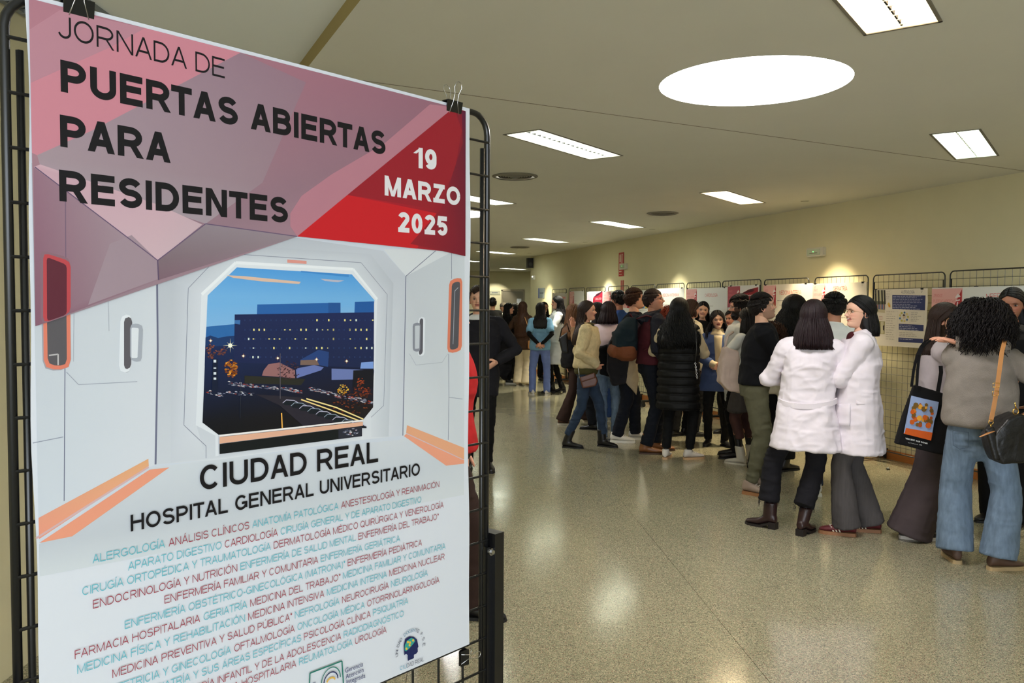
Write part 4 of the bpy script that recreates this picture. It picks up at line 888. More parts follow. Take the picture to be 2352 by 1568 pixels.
wall_poster(9, 1348, 1385, 669, .84, 'poster with a crimson title bar behind the woman in the cream jacket', f_crim, (.06, .9), white2, 'crimson bar poster')
wall_poster(10, 1308, 1341, 668, .84, 'small far poster with a red corner, second from the end', specialty('', 0, 1, seed=10), (.06, .9), white2, 'second poster from the far end')
def f_far(a, u0, u1, v0, v1):
    R4(a, u0 + .05, v1 - .12, u1 - .08, v1 - .08, (214, 140, 140)); R4(a, u0 + .5, v1 - .42, u1 - .1, v1 - .36, (206, 110, 96)); R4(a, u0 + .5, v1 - .8, u1 - .1, v1 - .43, (206, 190, 160)); bars(a, u0 + .06, u0 + .45, v1 - .3, 9, .05, (180, 170, 160), 11)
wall_poster(11, 1269, 1302, 673, .84, 'farthest poster, grey with an orange block', f_far, (.06, .9), mat('poster_grey', (196, 190, 180), .5), 'farthest poster')
# ================================================================== PEOPLE
def vnoise(p, seed=0):
    p = p + seed * 17.31; i = np.floor(p).astype(np.int64); f = p - i; f = f * f * (3 - 2 * f); r = 0
    for dx in (0, 1):
        for dy in (0, 1):
            for dz in (0, 1):
                h = (i[:, 0] + dx) * 73856093 ^ (i[:, 1] + dy) * 19349663 ^ (i[:, 2] + dz) * 83492791
                h = ((h ^ (h >> 13)) * 1274126177) & 0xffff
                r = r + (h / 65535.0) * (f[:, 0] if dx else 1 - f[:, 0]) * (f[:, 1] if dy else 1 - f[:, 1]) * (f[:, 2] if dz else 1 - f[:, 2])
    return r
class G:
    """bag of raw shapes (person space, metres) that get fused into one surface"""
    def __init__(s): s.v = []; s.f = []; s.n = 0
    def add(s, v, f): s.v.append(np.asarray(v, float).reshape(-1, 3)); s.f += [tuple(i + s.n for i in q) for q in f]; s.n += len(s.v[-1]); return s
    def loft(s, rings, n=22, p=2.0):          # ring: (x, y, z, rx, ry[, tilt_y[, tilt_x]])
        a = np.linspace(0, 2 * PI, n, endpoint=False); ca, sa = np.cos(a), np.sin(a); e = 2 / p
        ca = np.sign(ca) * abs(ca) ** e; sa = np.sign(sa) * abs(sa) ** e
        V = []
        for r in rings:
            x, y, z, rx, ry = r[:5]; ty = r[5] if len(r) > 5 else 0; tx = r[6] if len(r) > 6 else 0
            V.append(np.stack([x + ca * rx, y + sa * ry, z + sa * ry * ty + ca * rx * tx], 1))
        m = len(rings); F_ = [(i * n + k, i * n + (k + 1) % n, (i + 1) * n + (k + 1) % n, (i + 1) * n + k) for i in range(m - 1) for k in range(n)]
        if rings[0][2] > rings[-1][2]: F_ = [q[::-1] for q in F_]; caps = [tuple(range(n)), tuple((m - 1) * n + k for k in range(n))[::-1]]
        else: caps = [tuple(range(n))[::-1], tuple((m - 1) * n + k for k in range(n))]
        return s.add(np.concatenate(V), F_ + caps)
    def limb(s, pts, rs, n=12, flat=None):    # rounded tube through the joints
        P_ = [Vector(p) for p in pts]; Q = [P_[0]]; r2 = [rs[0]]
        d = (P_[0] - P_[1]).normalized(); Q = [P_[0] + d * rs[0] * .85, P_[0] + d * rs[0] * .5]; r2 = [rs[0] * .45, rs[0] * .87]
        for i in range(len(P_)):
            Q.append(P_[i]); r2.append(rs[i])
            if i < len(P_) - 1:
                for k in (1, 2, 3): Q.append(P_[i].lerp(P_[i + 1], k / 4)); r2.append(rs[i] + (rs[i + 1] - rs[i]) * k / 4)
        d = (P_[-1] - P_[-2]).normalized(); Q += [P_[-1] + d * rs[-1] * .5, P_[-1] + d * rs[-1] * .85]; r2 += [rs[-1] * .87, rs[-1] * .45]
        v, f = tube(Q, r2, n, True, flat); return s.add([tuple(x) for x in v], f)
    def cut(s, pts, rs, n=14, flat=None):     # tube with flat ends (sleeves, trouser legs)
        v, f = tube(pts, rs, n, True, flat); return s.add([tuple(x) for x in v], f)
    def ball(s, c, r, M=None, n=12):
        V = [];
        for i in range(n + 1):
            t = PI * i / n
            for k in range(n * 2): a = PI * k / n; V.append(Vector((r[0] * math.sin(t) * math.cos(a), r[1] * math.sin(t) * math.sin(a), r[2] * math.cos(t))))
        if M is not None: V = [M @ v for v in V]
        w_ = n * 2; F_ = [(i * w_ + k, (i + 1) * w_ + k, (i + 1) * w_ + (k + 1) % w_, i * w_ + (k + 1) % w_) for i in range(n) for k in range(w_)]
        return s.add([tuple(v + Vector(c)) for v in V], F_)
    def raw(s): return np.concatenate(s.v), s.f
def fuse(g, voxel, smooth=6, wr=(), seed=0):
    """voxel-remesh the bag into one surface, relax it, press cloth folds into it"""
    v, f = g.raw(); me = bpy.data.meshes.new('t'); me.from_pydata(v.tolist(), [], f)
    o = bpy.data.objects.new('t', me); COL.objects.link(o)
    m = o.modifiers.new('r', 'REMESH'); m.mode = 'VOXEL'; m.voxel_size = voxel
    if smooth: m = o.modifiers.new('s', 'SMOOTH'); m.factor = .6; m.iterations = smooth
    out = bpy.data.meshes.new_from_object(o.evaluated_get(bpy.context.evaluated_depsgraph_get()))
    COL.objects.unlink(o); bpy.data.objects.remove(o); bpy.data.meshes.remove(me)
    if wr:
        n = len(out.vertices); co = np.empty(n * 3); out.vertices.foreach_get('co', co); co = co.reshape(-1, 3)
        no = np.empty(n * 3); out.vertex_normals.foreach_get('vector', no); no = no.reshape(-1, 3); d = np.zeros(n)
        for amp, fx, fz, mode in wr:
            q = co * np.array([fx, fx, fz]); wq = q + 1.6 * np.stack([vnoise(q * .6, seed + 3), vnoise(q * .6, seed + 4), vnoise(q * .6, seed + 5)], 1)
            x = vnoise(wq, seed + int(fx)); d += amp * ((1 - 2 * abs(2 * x - 1)) if mode == 'r' else (2 * x - 1))
        out.vertices.foreach_set('co', (co + no * d[:, None]).ravel()); out.update()
    out.materials.clear(); return out

# ---------- head: stacked contours from chin to crown, profile driven
_T = [0, .05, .12, .18, .22, .26, .30, .34, .38, .44, .50, .54, .58, .64, .70, .80, .90, .97, 1.0]
_Fr = [.062, .082, .088, .083, .0895, .086, .0905, .087, .089, .089, .086, .089, .095, .097, .095, .084, .058, .028, .0]
_Bk = [.0, -.036, -.052, -.062, -.066, -.071, -.075, -.079, -.083, -.090, -.095, -.097, -.099, -.100, -.098, -.089, -.064, -.032, -.0]
_Wd = [.018, .033, .0420, .049, .053, .057, .0605, .064, .067, .0705, .0725, .0735, .0745, .076, .0755, .068, .049, .026, .001]
def head_mesh(hh, skin, lips, brow, male=False, beard=0, smile=0, eyes_dark=(40, 28, 22), blush=True):
    """returns verts (head space: chin at z=0, face to +y), faces, colours"""
    NR, NS = 50, 56; t = np.concatenate([np.linspace(0, .62, 36), np.linspace(.64, 1, 14)])
    k = hh / .225; u = np.linspace(-1, 1, NS, endpoint=False); az = PI * np.sign(u) * (.5 * abs(u) + .5 * u * u)
    fr, bk, wd = (np.interp(t, _T, a) for a in (_Fr, _Bk, _Wd))
    if male: wd = wd * np.interp(t, [0, .3, .5, 1], [1.16, 1.07, 1.03, 1.02])
    Tt, Az = np.meshgrid(t, az, indexing='ij'); FR, BK, WD = fr[:, None], bk[:, None], wd[:, None]
    c, s = np.cos(Az), np.sin(Az); x = WD * np.sign(s) * abs(s) ** .94; ec = np.interp(Tt, [0, .3, .55, 1], [1.0, .84, .80, .95])
    y = np.where(c > 0, .0 + (FR - .0) * np.sign(c) * abs(c) ** ec, BK * abs(c) ** 1.0)
    ff = np.clip(c, 0, 1) ** .5; g = lambda a, b: np.exp(-(a / b) ** 2)
    ax = abs(x)
    nose = np.interp(Tt, [.30, .335, .37, .40, .46, .52, .56], [0, .010, .029, .026, .0155, .006, 0])
    nw = np.interp(Tt, [.30, .36, .42, .54], [.016, .0145, .009, .008])
    dy = nose * g(x, nw) + g(Tt - .36, .022) * g(ax - .013, .006) * .006
    dy -= g(Tt - .505, .045) * g(ax - .031, .015) * .0115
    dy += g(Tt - .585, .022) * g(ax - .028, .022) * (.0035 if not male else .006)
    dy += g(Tt - .40, .06) * g(ax - .045, .018) * .0045
    dy += g(Tt - .292, .014) * g(x, .020) * .005 + g(Tt - .235, .018) * g(x, .018) * .006 - g(Tt - .264, .008) * g(x, .024) * .005
    dy += g(Tt - .10, .05) * g(x, .020) * .004
    dy -= g(Tt - .22, .07) * g(ax - .040, .012) * .003
    if smile: dy += g(Tt - .31, .05) * g(ax - .042, .012) * .007
    y = y + dy * (c > 0) * ff
    z = Tt * .225
    V = np.stack([x, y, z], 2).reshape(-1, 3) * k
    col = np.tile(np.array(lin(skin)[:3]), (len(V), 1)); xx = x.ravel(); tt = Tt.ravel(); cc = c.ravel(); yy = y.ravel()
    def mixc(mask, rgb): m_ = np.clip(mask, 0, 1)[:, None] * (cc > 0)[:, None]; col[:] = col * (1 - m_) + np.array(lin(rgb)[:3]) * m_
    if blush: mixc(.35 * g(tt - .39, .07) * g(abs(xx) - .043, .020), (206, 110, 98)); mixc(.3 * g(tt - .36, .03) * g(xx, .02), (200, 110, 96))
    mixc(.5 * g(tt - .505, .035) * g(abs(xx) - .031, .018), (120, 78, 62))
    up = .010 * smile * np.clip(abs(xx) / .025, 0, 1.1) ** 2; mixc(1.1 * g(tt - .342, .010) * g(abs(xx) - .0085, .0035), (70, 36, 32))
    lw = .025 + .004 * smile
    mixc(1.3 * (abs(xx) < lw) * g(tt - .29 - up, .014), lips); mixc(1.3 * (abs(xx) < lw * .9) * g(tt - .235 - up, .020), lips); mixc(1.2 * (abs(xx) < lw) * g(tt - .264 - up, .006), (70, 28, 26))
    arch = .012 * (1 - ((abs(xx) - .030) / .018) ** 2)
    mixc(1.7 * g(tt - .575 - arch, .011 if not male else .015) * g(abs(xx) - .030, .0165) ** 2 * (abs(abs(xx) - .03) < .02), brow)
    mixc(1.4 * g(tt - .527 - arch * .7, .008) * (abs(abs(xx) - .031) < .0155), (30, 20, 18))
    if beard:
        side = np.interp(tt, [0, .32, .36, .62], [1, 1, .0, 0]); m_ = side * (1 - g(tt - .25, .035) * (abs(xx) < .024)); m_ = np.maximum(m_, (tt > .3) * (tt < .60) * (abs(xx) > .058) * (yy > -.01) * .9)
        m_ = np.maximum(m_, 1.0 * g(tt - .325, .012) * (abs(xx) < .028))
        m_ = np.clip(m_ * beard, 0, 1)[:, None] * (yy > -.02)[:, None]; col[:] = col * (1 - m_) + np.array(lin(brow)[:3]) * m_
    Fs = [(i * NS + j, i * NS + (j + 1) % NS, (i + 1) * NS + (j + 1) % NS, (i + 1) * NS + j) for i in range(NR - 1) for j in range(NS)] + [tuple(range(NS))[::-1]]
    Vs = [V]; Cs = [col]; n0 = len(V)
    def island(v, f, rgb):
        nonlocal n0
        Vs.append(np.asarray(v) * k); Cs.append(np.tile(np.array(lin(rgb)[:3]), (len(v), 1)) if not isinstance(rgb, np.ndarray) else rgb); Fs.extend([tuple(i + n0 for i in q) for q in f]); n0 += len(v)
    for sx in (-1, 1):
        # ear: bent shell with a rim
        a = np.linspace(0, 2 * PI, 14, endpoint=False); E = []
        for rr_, xo in ((.3, .004), (.62, .003), (.9, .011), (1.0, .008), (.8, -.004)):
            for q in a: E.append((sx * (.0735 + xo + .004 * math.cos(q) * 0), -.010 - .016 * rr_ * math.cos(q) - .003 * math.sin(q), .100 + .030 * rr_ * math.sin(q) * (1.0 if math.sin(q) > 0 else .9)))
        f = [(i * 14 + j, i * 14 + (j + 1) % 14, (i + 1) * 14 + (j + 1) % 14, (i + 1) * 14 + j) for i in range(4) for j in range(14)] + [tuple(range(14))]
        if sx < 0: f = [q[::-1] for q in f]
        sk2 = tuple(int(c_ * .92) for c_ in skin); island(E, f, (sk2[0], int(sk2[1] * .92), int(sk2[2] * .9)))
        # eyeball
        g_ = G().ball((sx * .031, .0705, .1137), (.0125, .0118, .0082), n=8); v, f = g_.raw(); rgb = np.tile(np.array(lin((186, 172, 162))[:3]), (len(v), 1))
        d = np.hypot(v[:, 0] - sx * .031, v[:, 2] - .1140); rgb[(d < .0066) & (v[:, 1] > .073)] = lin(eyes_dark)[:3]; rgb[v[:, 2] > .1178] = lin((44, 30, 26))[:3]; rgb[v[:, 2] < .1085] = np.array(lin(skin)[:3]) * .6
        island(v, f, rgb)
    return np.concatenate(Vs), Fs, np.concatenate(Cs)

# ---------- hand: palm, four unequal fingers, side thumb
def hand_raw(side, W, d, nrm, curl=.5, spread=.0, L=.175, fingers_only=None):
    """W wrist, d pointing direction, nrm palm normal (the way the fingers curl); side +1 right / -1 left"""
    d = Vector(d).normalized(); nrm = Vector(nrm); nrm = (nrm - d * nrm.dot(d)).normalized(); lat = d.cross(nrm) * side    # thumb side
    k = L / .175; W = Vector(W); g = G()
    M = Matrix((lat, nrm, d)).transposed()
    g.add(*_palm(W, d, nrm, lat, k))
    for i, (off, ln_, r) in enumerate(((.028, .074, .0082), (.0095, .082, .0086), (-.009, .076, .0082), (-.0265, .060, .0072))):
        b = W + d * (.078 - abs(off - .005) * .25) * k + lat * off * k; dirv = (d + lat * (off * spread * 12)).normalized(); pts = [b - dirv * .012]; ang = 0; p = b.copy(); pts.append(p.copy())
        for s_, fr in enumerate((.44, .31, .25)):
            ang += curl * (.5 if s_ == 0 else .75) * (1 + .12 * i); q = dirv * math.cos(ang) + nrm * math.sin(ang); p = p + q * ln_ * fr * k; pts.append(p.copy())
        rs = [r * k * f_ for f_ in (1, 1.02, .95, .86, .62)]; v, f = tube(pts, rs, 7); g.add([tuple(x) for x in v], f)
        q_ = pts[-1]; g.ball(q_, (rs[-1],) * 3, n=4)
    tb = W + d * .022 * k + lat * .026 * k; t1 = (d * .62 + lat * .72 + nrm * (.25 + .3 * curl)).normalized(); t2 = (d * .9 + lat * .30 + nrm * (.2 + .5 * curl)).normalized()
    pts = [tb - t1 * .012, tb, tb + t1 * .036 * k, tb + t1 * .036 * k + t2 * .030 * k, tb + t1 * .036 * k + t2 * .052 * k]; v, f = tube(pts, [r * k for r in (.012, .0125, .0105, .0092, .006)], 7); g.add([tuple(x) for x in v], f); g.ball(pts[-1], (.006 * k,) * 3, n=4)
    return g.raw()
def _palm(W, d, nrm, lat, k):
    n = 10; V = []; st = [(-.012, .024, .018), (.0, .026, .017), (.02, .033, .016), (.045, .039, .0145), (.068, .041, .013), (.082, .038, .011), (.09, .030, .007)]
    for z, a, b in st:
        for j in range(n): q = 2 * PI * j / n; V.append(tuple(W + d * z * k + lat * (a * math.cos(q) * k) + nrm * (b * math.sin(q) * k)))
    F_ = [(i * n + j, i * n + (j + 1) % n, (i + 1) * n + (j + 1) % n, (i + 1) * n + j) for i in range(len(st) - 1) for j in range(n)] + [tuple(range(n))[::-1], tuple((len(st) - 1) * n + j for j in range(n))]
    return V, F_

# ---------- hair made of many locks over a full volume
def hair_mesh(HM, hh, st, rg, torso_clear=None):
    """HM head matrix (person space), st style dict: kind long/bob/short/curly, drop metres below the chin, part, n, w, vol"""
    k = hh / .225; kind = st['kind']; n = st.get('n', 420); vol = st.get('vol', 1.0); wv = st.get('wave', 0.0); wd = st.get('w', .0048); drop = st.get('drop', .1)
    part = st.get('part', .0); Vs = []; Fs = []; N0 = 0
    c0 = Vector((0, -.006, .128)); R0 = Vector((.0815, .100, .104)) * vol
    if kind == 'short': vol *= .975
    def skull(dv, ex=1.0): return Vector((c0.x + dv.x * R0.x * ex, c0.y + dv.y * R0.y * ex, c0.z + dv.z * R0.z * ex)) * k
    def add(pts, w_, th, tip=.35, ups=None):
        nonlocal N0
        m = len(pts); v = []
        for i in range(m):
            t = (pts[min(i + 1, m - 1)] - pts[max(i - 1, 0)]); t = t.normalized() if t.length > 1e-9 else Vector((0, 0, -1))
            o = ups[i]; a = t.cross(o); a = a.normalized() if a.length > 1e-6 else Vector((1, 0, 0)); q = a.cross(t)
            s_ = 1 if i < m * .6 else 1 - (1 - tip) * ((i - m * .6) / (m * .4)) ** 1.5
            if i == 0: s_ = .6
            for aa, bb in ((1, 0), (0, 1), (-1, 0), (0, -1)): v.append(pts[i] + a * (aa * w_ * s_) + q * (bb * th * s_))
        f = [(i * 4 + j, i * 4 + (j + 1) % 4, (i + 1) * 4 + (j + 1) % 4, (i + 1) * 4 + j) for i in range(m - 1) for j in range(4)] + [(3, 2, 1, 0), tuple((m - 1) * 4 + j for j in range(4))]
        Vs.extend(v); Fs.extend([tuple(i + N0 for i in q) for q in f]); N0 += len(v)
    R3 = HM.to_3x3()
    if kind in ('long', 'bob', 'wavy'):
        bias = st.get('bias', 0)                      # more hair on one side
        amin = math.radians(st.get('front', 78))
        for i in range(n):
            sd = -1 if i % 2 else 1; q = ((i // 2) + rg.random()) / (n / 2)           # q 0 front .. 1 back
            s0 = Vector((part * (1 - q) + sd * .02, math.sin(math.radians(58 - 88 * min(q, 1))), math.cos(math.radians(58 - 88 * min(q, 1))))).normalized()
            azf = amin + (PI - amin) * q ** .9; el = math.radians(-6 - rg.uniform(0, 12))
            e1 = Vector((sd * math.sin(azf) * math.cos(el), math.cos(azf) * math.cos(el), math.sin(el)))
            dep = rg.choice((1.0, 1.03, 1.06, 1.09)); pts = []; ups = []; om = s0.angle(e1) or .01; ph = rg.uniform(0, 6.28)
            for j in range(8):
                t = j / 7; dv = (s0 * math.sin((1 - t) * om) + e1 * math.sin(t * om)) / math.sin(om); p = skull(dv, dep + .02 * math.sin(t * PI)); pts.append(HM @ p); ups.append((R3 @ Vector((dv.x / R0.x, dv.y / R0.y, dv.z / R0.z))).normalized())
            base = pts[-1]; chinz = (HM @ Vector((0, 0, 0))).z; L_ = max(.04, base.z - chinz + drop + rg.uniform(-.012, .012) * (3 if kind == 'wavy' else 1)); out = (R3 @ Vector((e1.x, e1.y, 0))).normalized()
            nn = 6 if kind == 'bob' else max(6, int(L_ / .045)); fl = st.get('flare', .03)
            for j in range(1, nn + 1):
                t = j / nn; p = base + Vector((0, 0, -L_ * t)) + out * (fl * math.sin(t * PI * .5) * (1 if kind != 'bob' else .7)) - out * (.012 * max(0, t - .8) * (2 if kind == 'bob' else 0))
                if torso_clear: p = torso_clear(p)
                if wv: p += Vector((math.cos(ph + t * L_ * 38), math.sin(ph + t * L_ * 38), 0)) * wv * min(1, t * 3)
                pts.append(p); ups.append(out)
            add(pts, wd * k * rg.uniform(.8, 1.25), wd * .42 * k, st.get('tip', .4), ups)
    elif kind == 'curly':
        rad = st.get('r', .05)
        for i in range(n):
            # roots all over the scalp, helical curls falling outwards
            z = rg.uniform(-.75, 1); a = rg.uniform(0, 2 * PI); s_ = math.sqrt(1 - z * z); dv = Vector((s_ * math.sin(a), s_ * math.cos(a), z))
            if dv.y > .35 and dv.z < .55: continue
            if dv.y > .1 and dv.z < .0 and abs(dv.x) < .8: continue
            if dv.z < -.3 and dv.y > -.1: continue
            p0 = HM @ skull(dv, .95); o = (R3 @ dv).normalized(); L_ = st.get('len', .12) * rg.uniform(.7, 1.15); ph = rg.uniform(0, 6.28); cr = rg.uniform(.006, .010) * st.get('cr', 1); pts = []; ups = []; p = p0.copy(); dirv = o.copy(); hz = Vector((o.x, o.y, 0)); hz = hz.normalized() if hz.length > .01 else Vector((0, -1, 0))
            m_ = 13
            for j in range(m_):
                t = j / (m_ - 1); dirv = (o * (1 - t) * 1.1 + Vector((0, 0, -1)) * (t * 1.5 + .05) + hz * .35).normalized(); p = p + dirv * L_ / m_
                a1 = dirv.cross(Vector((0.3, .2, 1))).normalized(); b1 = dirv.cross(a1)
                q_ = p + (a1 * math.cos(ph + j * 1.6) + b1 * math.sin(ph + j * 1.6)) * cr
                if torso_clear: q_ = torso_clear(q_)
                pts.append(q_); ups.append(o)
            add(pts, wd * rg.uniform(.7, 1.1), wd * .7, .5, ups)
    elif kind == 'short':
        top = st.get('top', .018); hl = st.get('line', -18)
        for i in range(n):
            a = rg.uniform(-PI, PI); front = math.cos(a); zmin = math.sin(math.radians(38 if front > .62 else (14 if front > .3 else (-4 if front > .02 else hl)))); z = zmin + (1 - zmin) * rg.random() ** .9; s_ = math.sqrt(max(0, 1 - z * z)); dv = Vector((s_ * math.sin(a), s_ * math.cos(a), z))
            sweep = Vector((st.get('sx', .25), st.get('sy', .8) if z > .5 else -.35, -.75 if z < .6 else .15)); sweep = (sweep - dv * sweep.dot(dv)).normalized(); ln_ = .030 + .022 * z if z > .3 else .024; hgt = (top if z > .45 else top * .35) * rg.uniform(.85, 1.1); pts = []; ups = []
            for j in range(5):
                t = j / 4; q_ = (dv + sweep * (t * ln_ / .09)).normalized(); p = skull(q_, 1.0) + q_ * (hgt * math.sin(t * PI * .62) + .001); pts.append(HM @ (p)); ups.append((R3 @ q_).normalized())
            add(pts, wd * 1.15, wd * .30, .3, ups)
    # inner volume, so no scalp shows
    g = G(); M = HM @ Matrix.Translation(c0 * k)
    def ballM(cc, r): g.ball((0, 0, 0), r, HM @ Matrix.Translation(Vector(cc) * k), n=12)
    if kind == 'short': ballM((0, -.022, .134), (.0790 * k * vol, .083 * k * vol, .0925 * k * vol)); ballM((0, -.040, .105), (.068 * k * vol, .062 * k * vol, .062 * k * vol))
    else:
        ballM((0, -.018, .132), (.080 * k * vol, .092 * k * vol, .098 * k * vol))
        if kind == 'curly':
            r = st.get('r', .05); ballM((0, -.035, .12), ((.075 + r * .7) * k, (.07 + r * .55) * k, (.09 + r * .35) * k)); ballM((0, -.05, .06), ((.07 + r * .7) * k, (.05 + r * .5) * k, (.09 + r * .3) * k))
        else:
            ch = HM @ Vector((0, -.050 * k, 0)); hd = HM @ Vector((0, -.038 * k, .125 * k)); rings = []
            low = ch.z - drop
            m_ = 9
            for j in range(m_):
                t = j / (m_ - 1); z = hd.z + (low + .012 - hd.z) * t; xy = hd.lerp(ch, min(1, (hd.z - z) / max(.01, hd.z - ch.z))); fl = st.get('flare', .03); p = Vector((xy.x, xy.y, z)); sh = 0
                if torso_clear: q_ = torso_clear(p + Vector((0, -.05, 0))); sh = min(0, q_.y - (p.y - .05))
                rx = (.080 + fl * .8 * t) * k * vol * (1 if t < .9 else .9); ry = (.062 - .016 * t) * k; rings.append((p.x, p.y + sh, z, rx, max(ry, .02)))
            g.loft(rings, 20)
    v, f = g.raw(); Vs2 = np.concatenate([np.array([tuple(x) for x in Vs]).reshape(-1, 3), v]); Fs2 = Fs + [tuple(i + N0 for i in q) for q in f]
    me = bpy.data.meshes.new('hair'); me.from_pydata(Vs2.tolist(), [], Fs2); me.shade_smooth(); return me

def ik(a, c, l1, l2, hint):
    a, c = Vector(a), Vector(c); d = c - a; L_ = min(d.length, (l1 + l2) * .999); d.normalize(); x = (l1 * l1 - l2 * l2 + L_ * L_) / (2 * L_); h = math.sqrt(max(0, l1 * l1 - x * x)); hv = Vector(hint); hv = hv - d * hv.dot(d); hv.normalize()
    return a + d * x + hv * h, a + d * L_

def cloth(name, rgb=(128, 128, 128), **k): return mat(name, rgb, **{**dict(rough=.85, spec=.25, bump=.12, bscale=220, var=.06, vscale=14), **k})
SK = {'a': (214, 160, 132), 'b': (196, 140, 112), 'c': (170, 116, 90), 'd': (226, 178, 150)}
skinm = mat('skin', (220, 170, 140), .5, attr=True, spec=.35, bump=.02, bscale=300)
def hairm(nm, rgb): return mat('hair_' + nm, rgb, .42, spec=.30, bump=.3, bscale=60, stretch=(14, 14, 1.2), var=.3, vscale=40)
HC = {n_: hairm(n_, c_) for n_, c_ in dict(black=(8, 7, 7), dark=(20, 13, 11), plum=(30, 13, 17), brown=(44, 27, 19), chestnut=(62, 36, 22), light=(104, 70, 42), red=(124, 46, 26)).items()}
HC['curl'] = mat('hair_curl', (17, 11, 11), .5, spec=.28, bump=.3, bscale=120, var=.3, vscale=60)

def shoe(parent, foot, ang, kind, col, s=1.0, sole=(220, 215, 200), tl=(0, 0)):
    """foot: ankle ground point; the shoe runs forward along its own +y"""
    M = Matrix.Translation((foot[0], foot[1], foot[2] if len(foot) > 2 else 0)) @ Matrix.Rotation(-math.radians(ang), 4, 'Z') @ Matrix.Scale(s, 4)
    heel = kind in ('heel_boot',); g = G(); pz = .0
    L0, L1 = -.065, .185; hz = .045 if heel else (.026 if kind in ('sneaker', 'trainer') else .018)
    def ring(y, w_, h, z0=None, x=0):
        a = np.linspace(0, 2 * PI, 14, endpoint=False); z0 = hz if z0 is None else z0
        return [(x + w_ * math.cos(q), y, z0 + h * (math.sin(q) * .5 + .5)) for q in a]
    zt = .016 if heel else hz - .006
    prof = [(-.068, .016, .045, hz), (-.062, .028, .058, hz), (-.04, .034, .075, hz), (-.01, .036, .078, hz), (.03, .037, .068, (hz + zt) / 2 if heel else hz - .006), (.07, .041, .052, zt), (.11, .044, .042, zt), (.145, .040, .034, zt), (.172, .028, .026, zt), (.184, .012, .014, zt)]
    V = []; [V.extend(ring(y, w_, h, z0)) for y, w_, h, z0 in prof]; n = 14; F_ = [(i * n + j, i * n + (j + 1) % n, (i + 1) * n + (j + 1) % n, (i + 1) * n + j)[::-1] for i in range(len(prof) - 1) for j in range(n)] + [tuple(range(n)), tuple((len(prof) - 1) * n + j for j in range(n))[::-1]]
    g.add(V, F_)
    if kind in ('boot', 'heel_boot'): g.loft([(0, -.018, hz + .02, .038, .050)] + [(tl[0] * max(0, z - .085), -.010 + tl[1] * max(0, z - .085), z, a, b) for z, a, b in ((.10, .041, .052), (.15, .045, .052), (.20, .048, .052))])
    else: g.loft([(0, -.016, hz + .03, .036, .050), (0, -.014, .085, .037, .050), (0, -.012, .108, .037, .046)])
    me = fuse(g, .007, 5); me.transform(M); me.shade_smooth(); name = 'boot' if 'boot' in kind else 'shoe'
    sh = link(name, me, parent, mat('shoe_%d_%d_%d' % col, col, .38 if 'boot' in kind or kind == 'flat' else .6, spec=.5, bump=.05, bscale=150))
    # sole
    mb = MB(); out = []
    for y, w_ in ((-.068, .016), (-.060, .029), (-.02, .035), (.03, .034), (.08, .041), (.12, .043), (.155, .036), (.178, .023), (.187, .009)): out.append((w_, y))
    poly = out + [(-a, b) for a, b in out[::-1]]
    if heel: mb.prism([(a, b) for a, b in poly if b > .02], 0, .018, M); mb.prism([(-.03, -.068), (.03, -.068), (.032, -.015), (-.032, -.015)], 0, .05, M); mb.add([M @ Vector(p) for p in ((-.034, -.02, .03), (.034, -.02, .03), (.038, .05, .004), (-.038, .05, .004), (-.034, -.02, .046), (.034, -.02, .046), (.038, .05, .022), (-.038, .05, .022))], [(3, 2, 1, 0), (4, 5, 6, 7), (0, 1, 5, 4), (1, 2, 6, 5), (2, 3, 7, 6), (3, 0, 4, 7)])
    else: mb.prism(poly, 0, hz * .5, M); mb.prism([(a * .96, b * .985) for a, b in poly], hz * .5, hz * .92, M)
    mb.build('sole', mat('sole_%d_%d_%d' % sole, sole, .6), sh)
    if kind in ('sneaker', 'trainer'):
        lb = MB()
        for k_ in range(4): y = .045 + k_ * .02; z = hz + .062 - k_ * .008; lb.tube([M @ Vector((-.022, y, z - .006)), M @ Vector((0, y + .004, z + .003)), M @ Vector((.022, y, z - .006))], .0022 * s, 4)
        lb.build('laces', mat('laces', (222, 218, 210), .8), sh)
    return sh, M

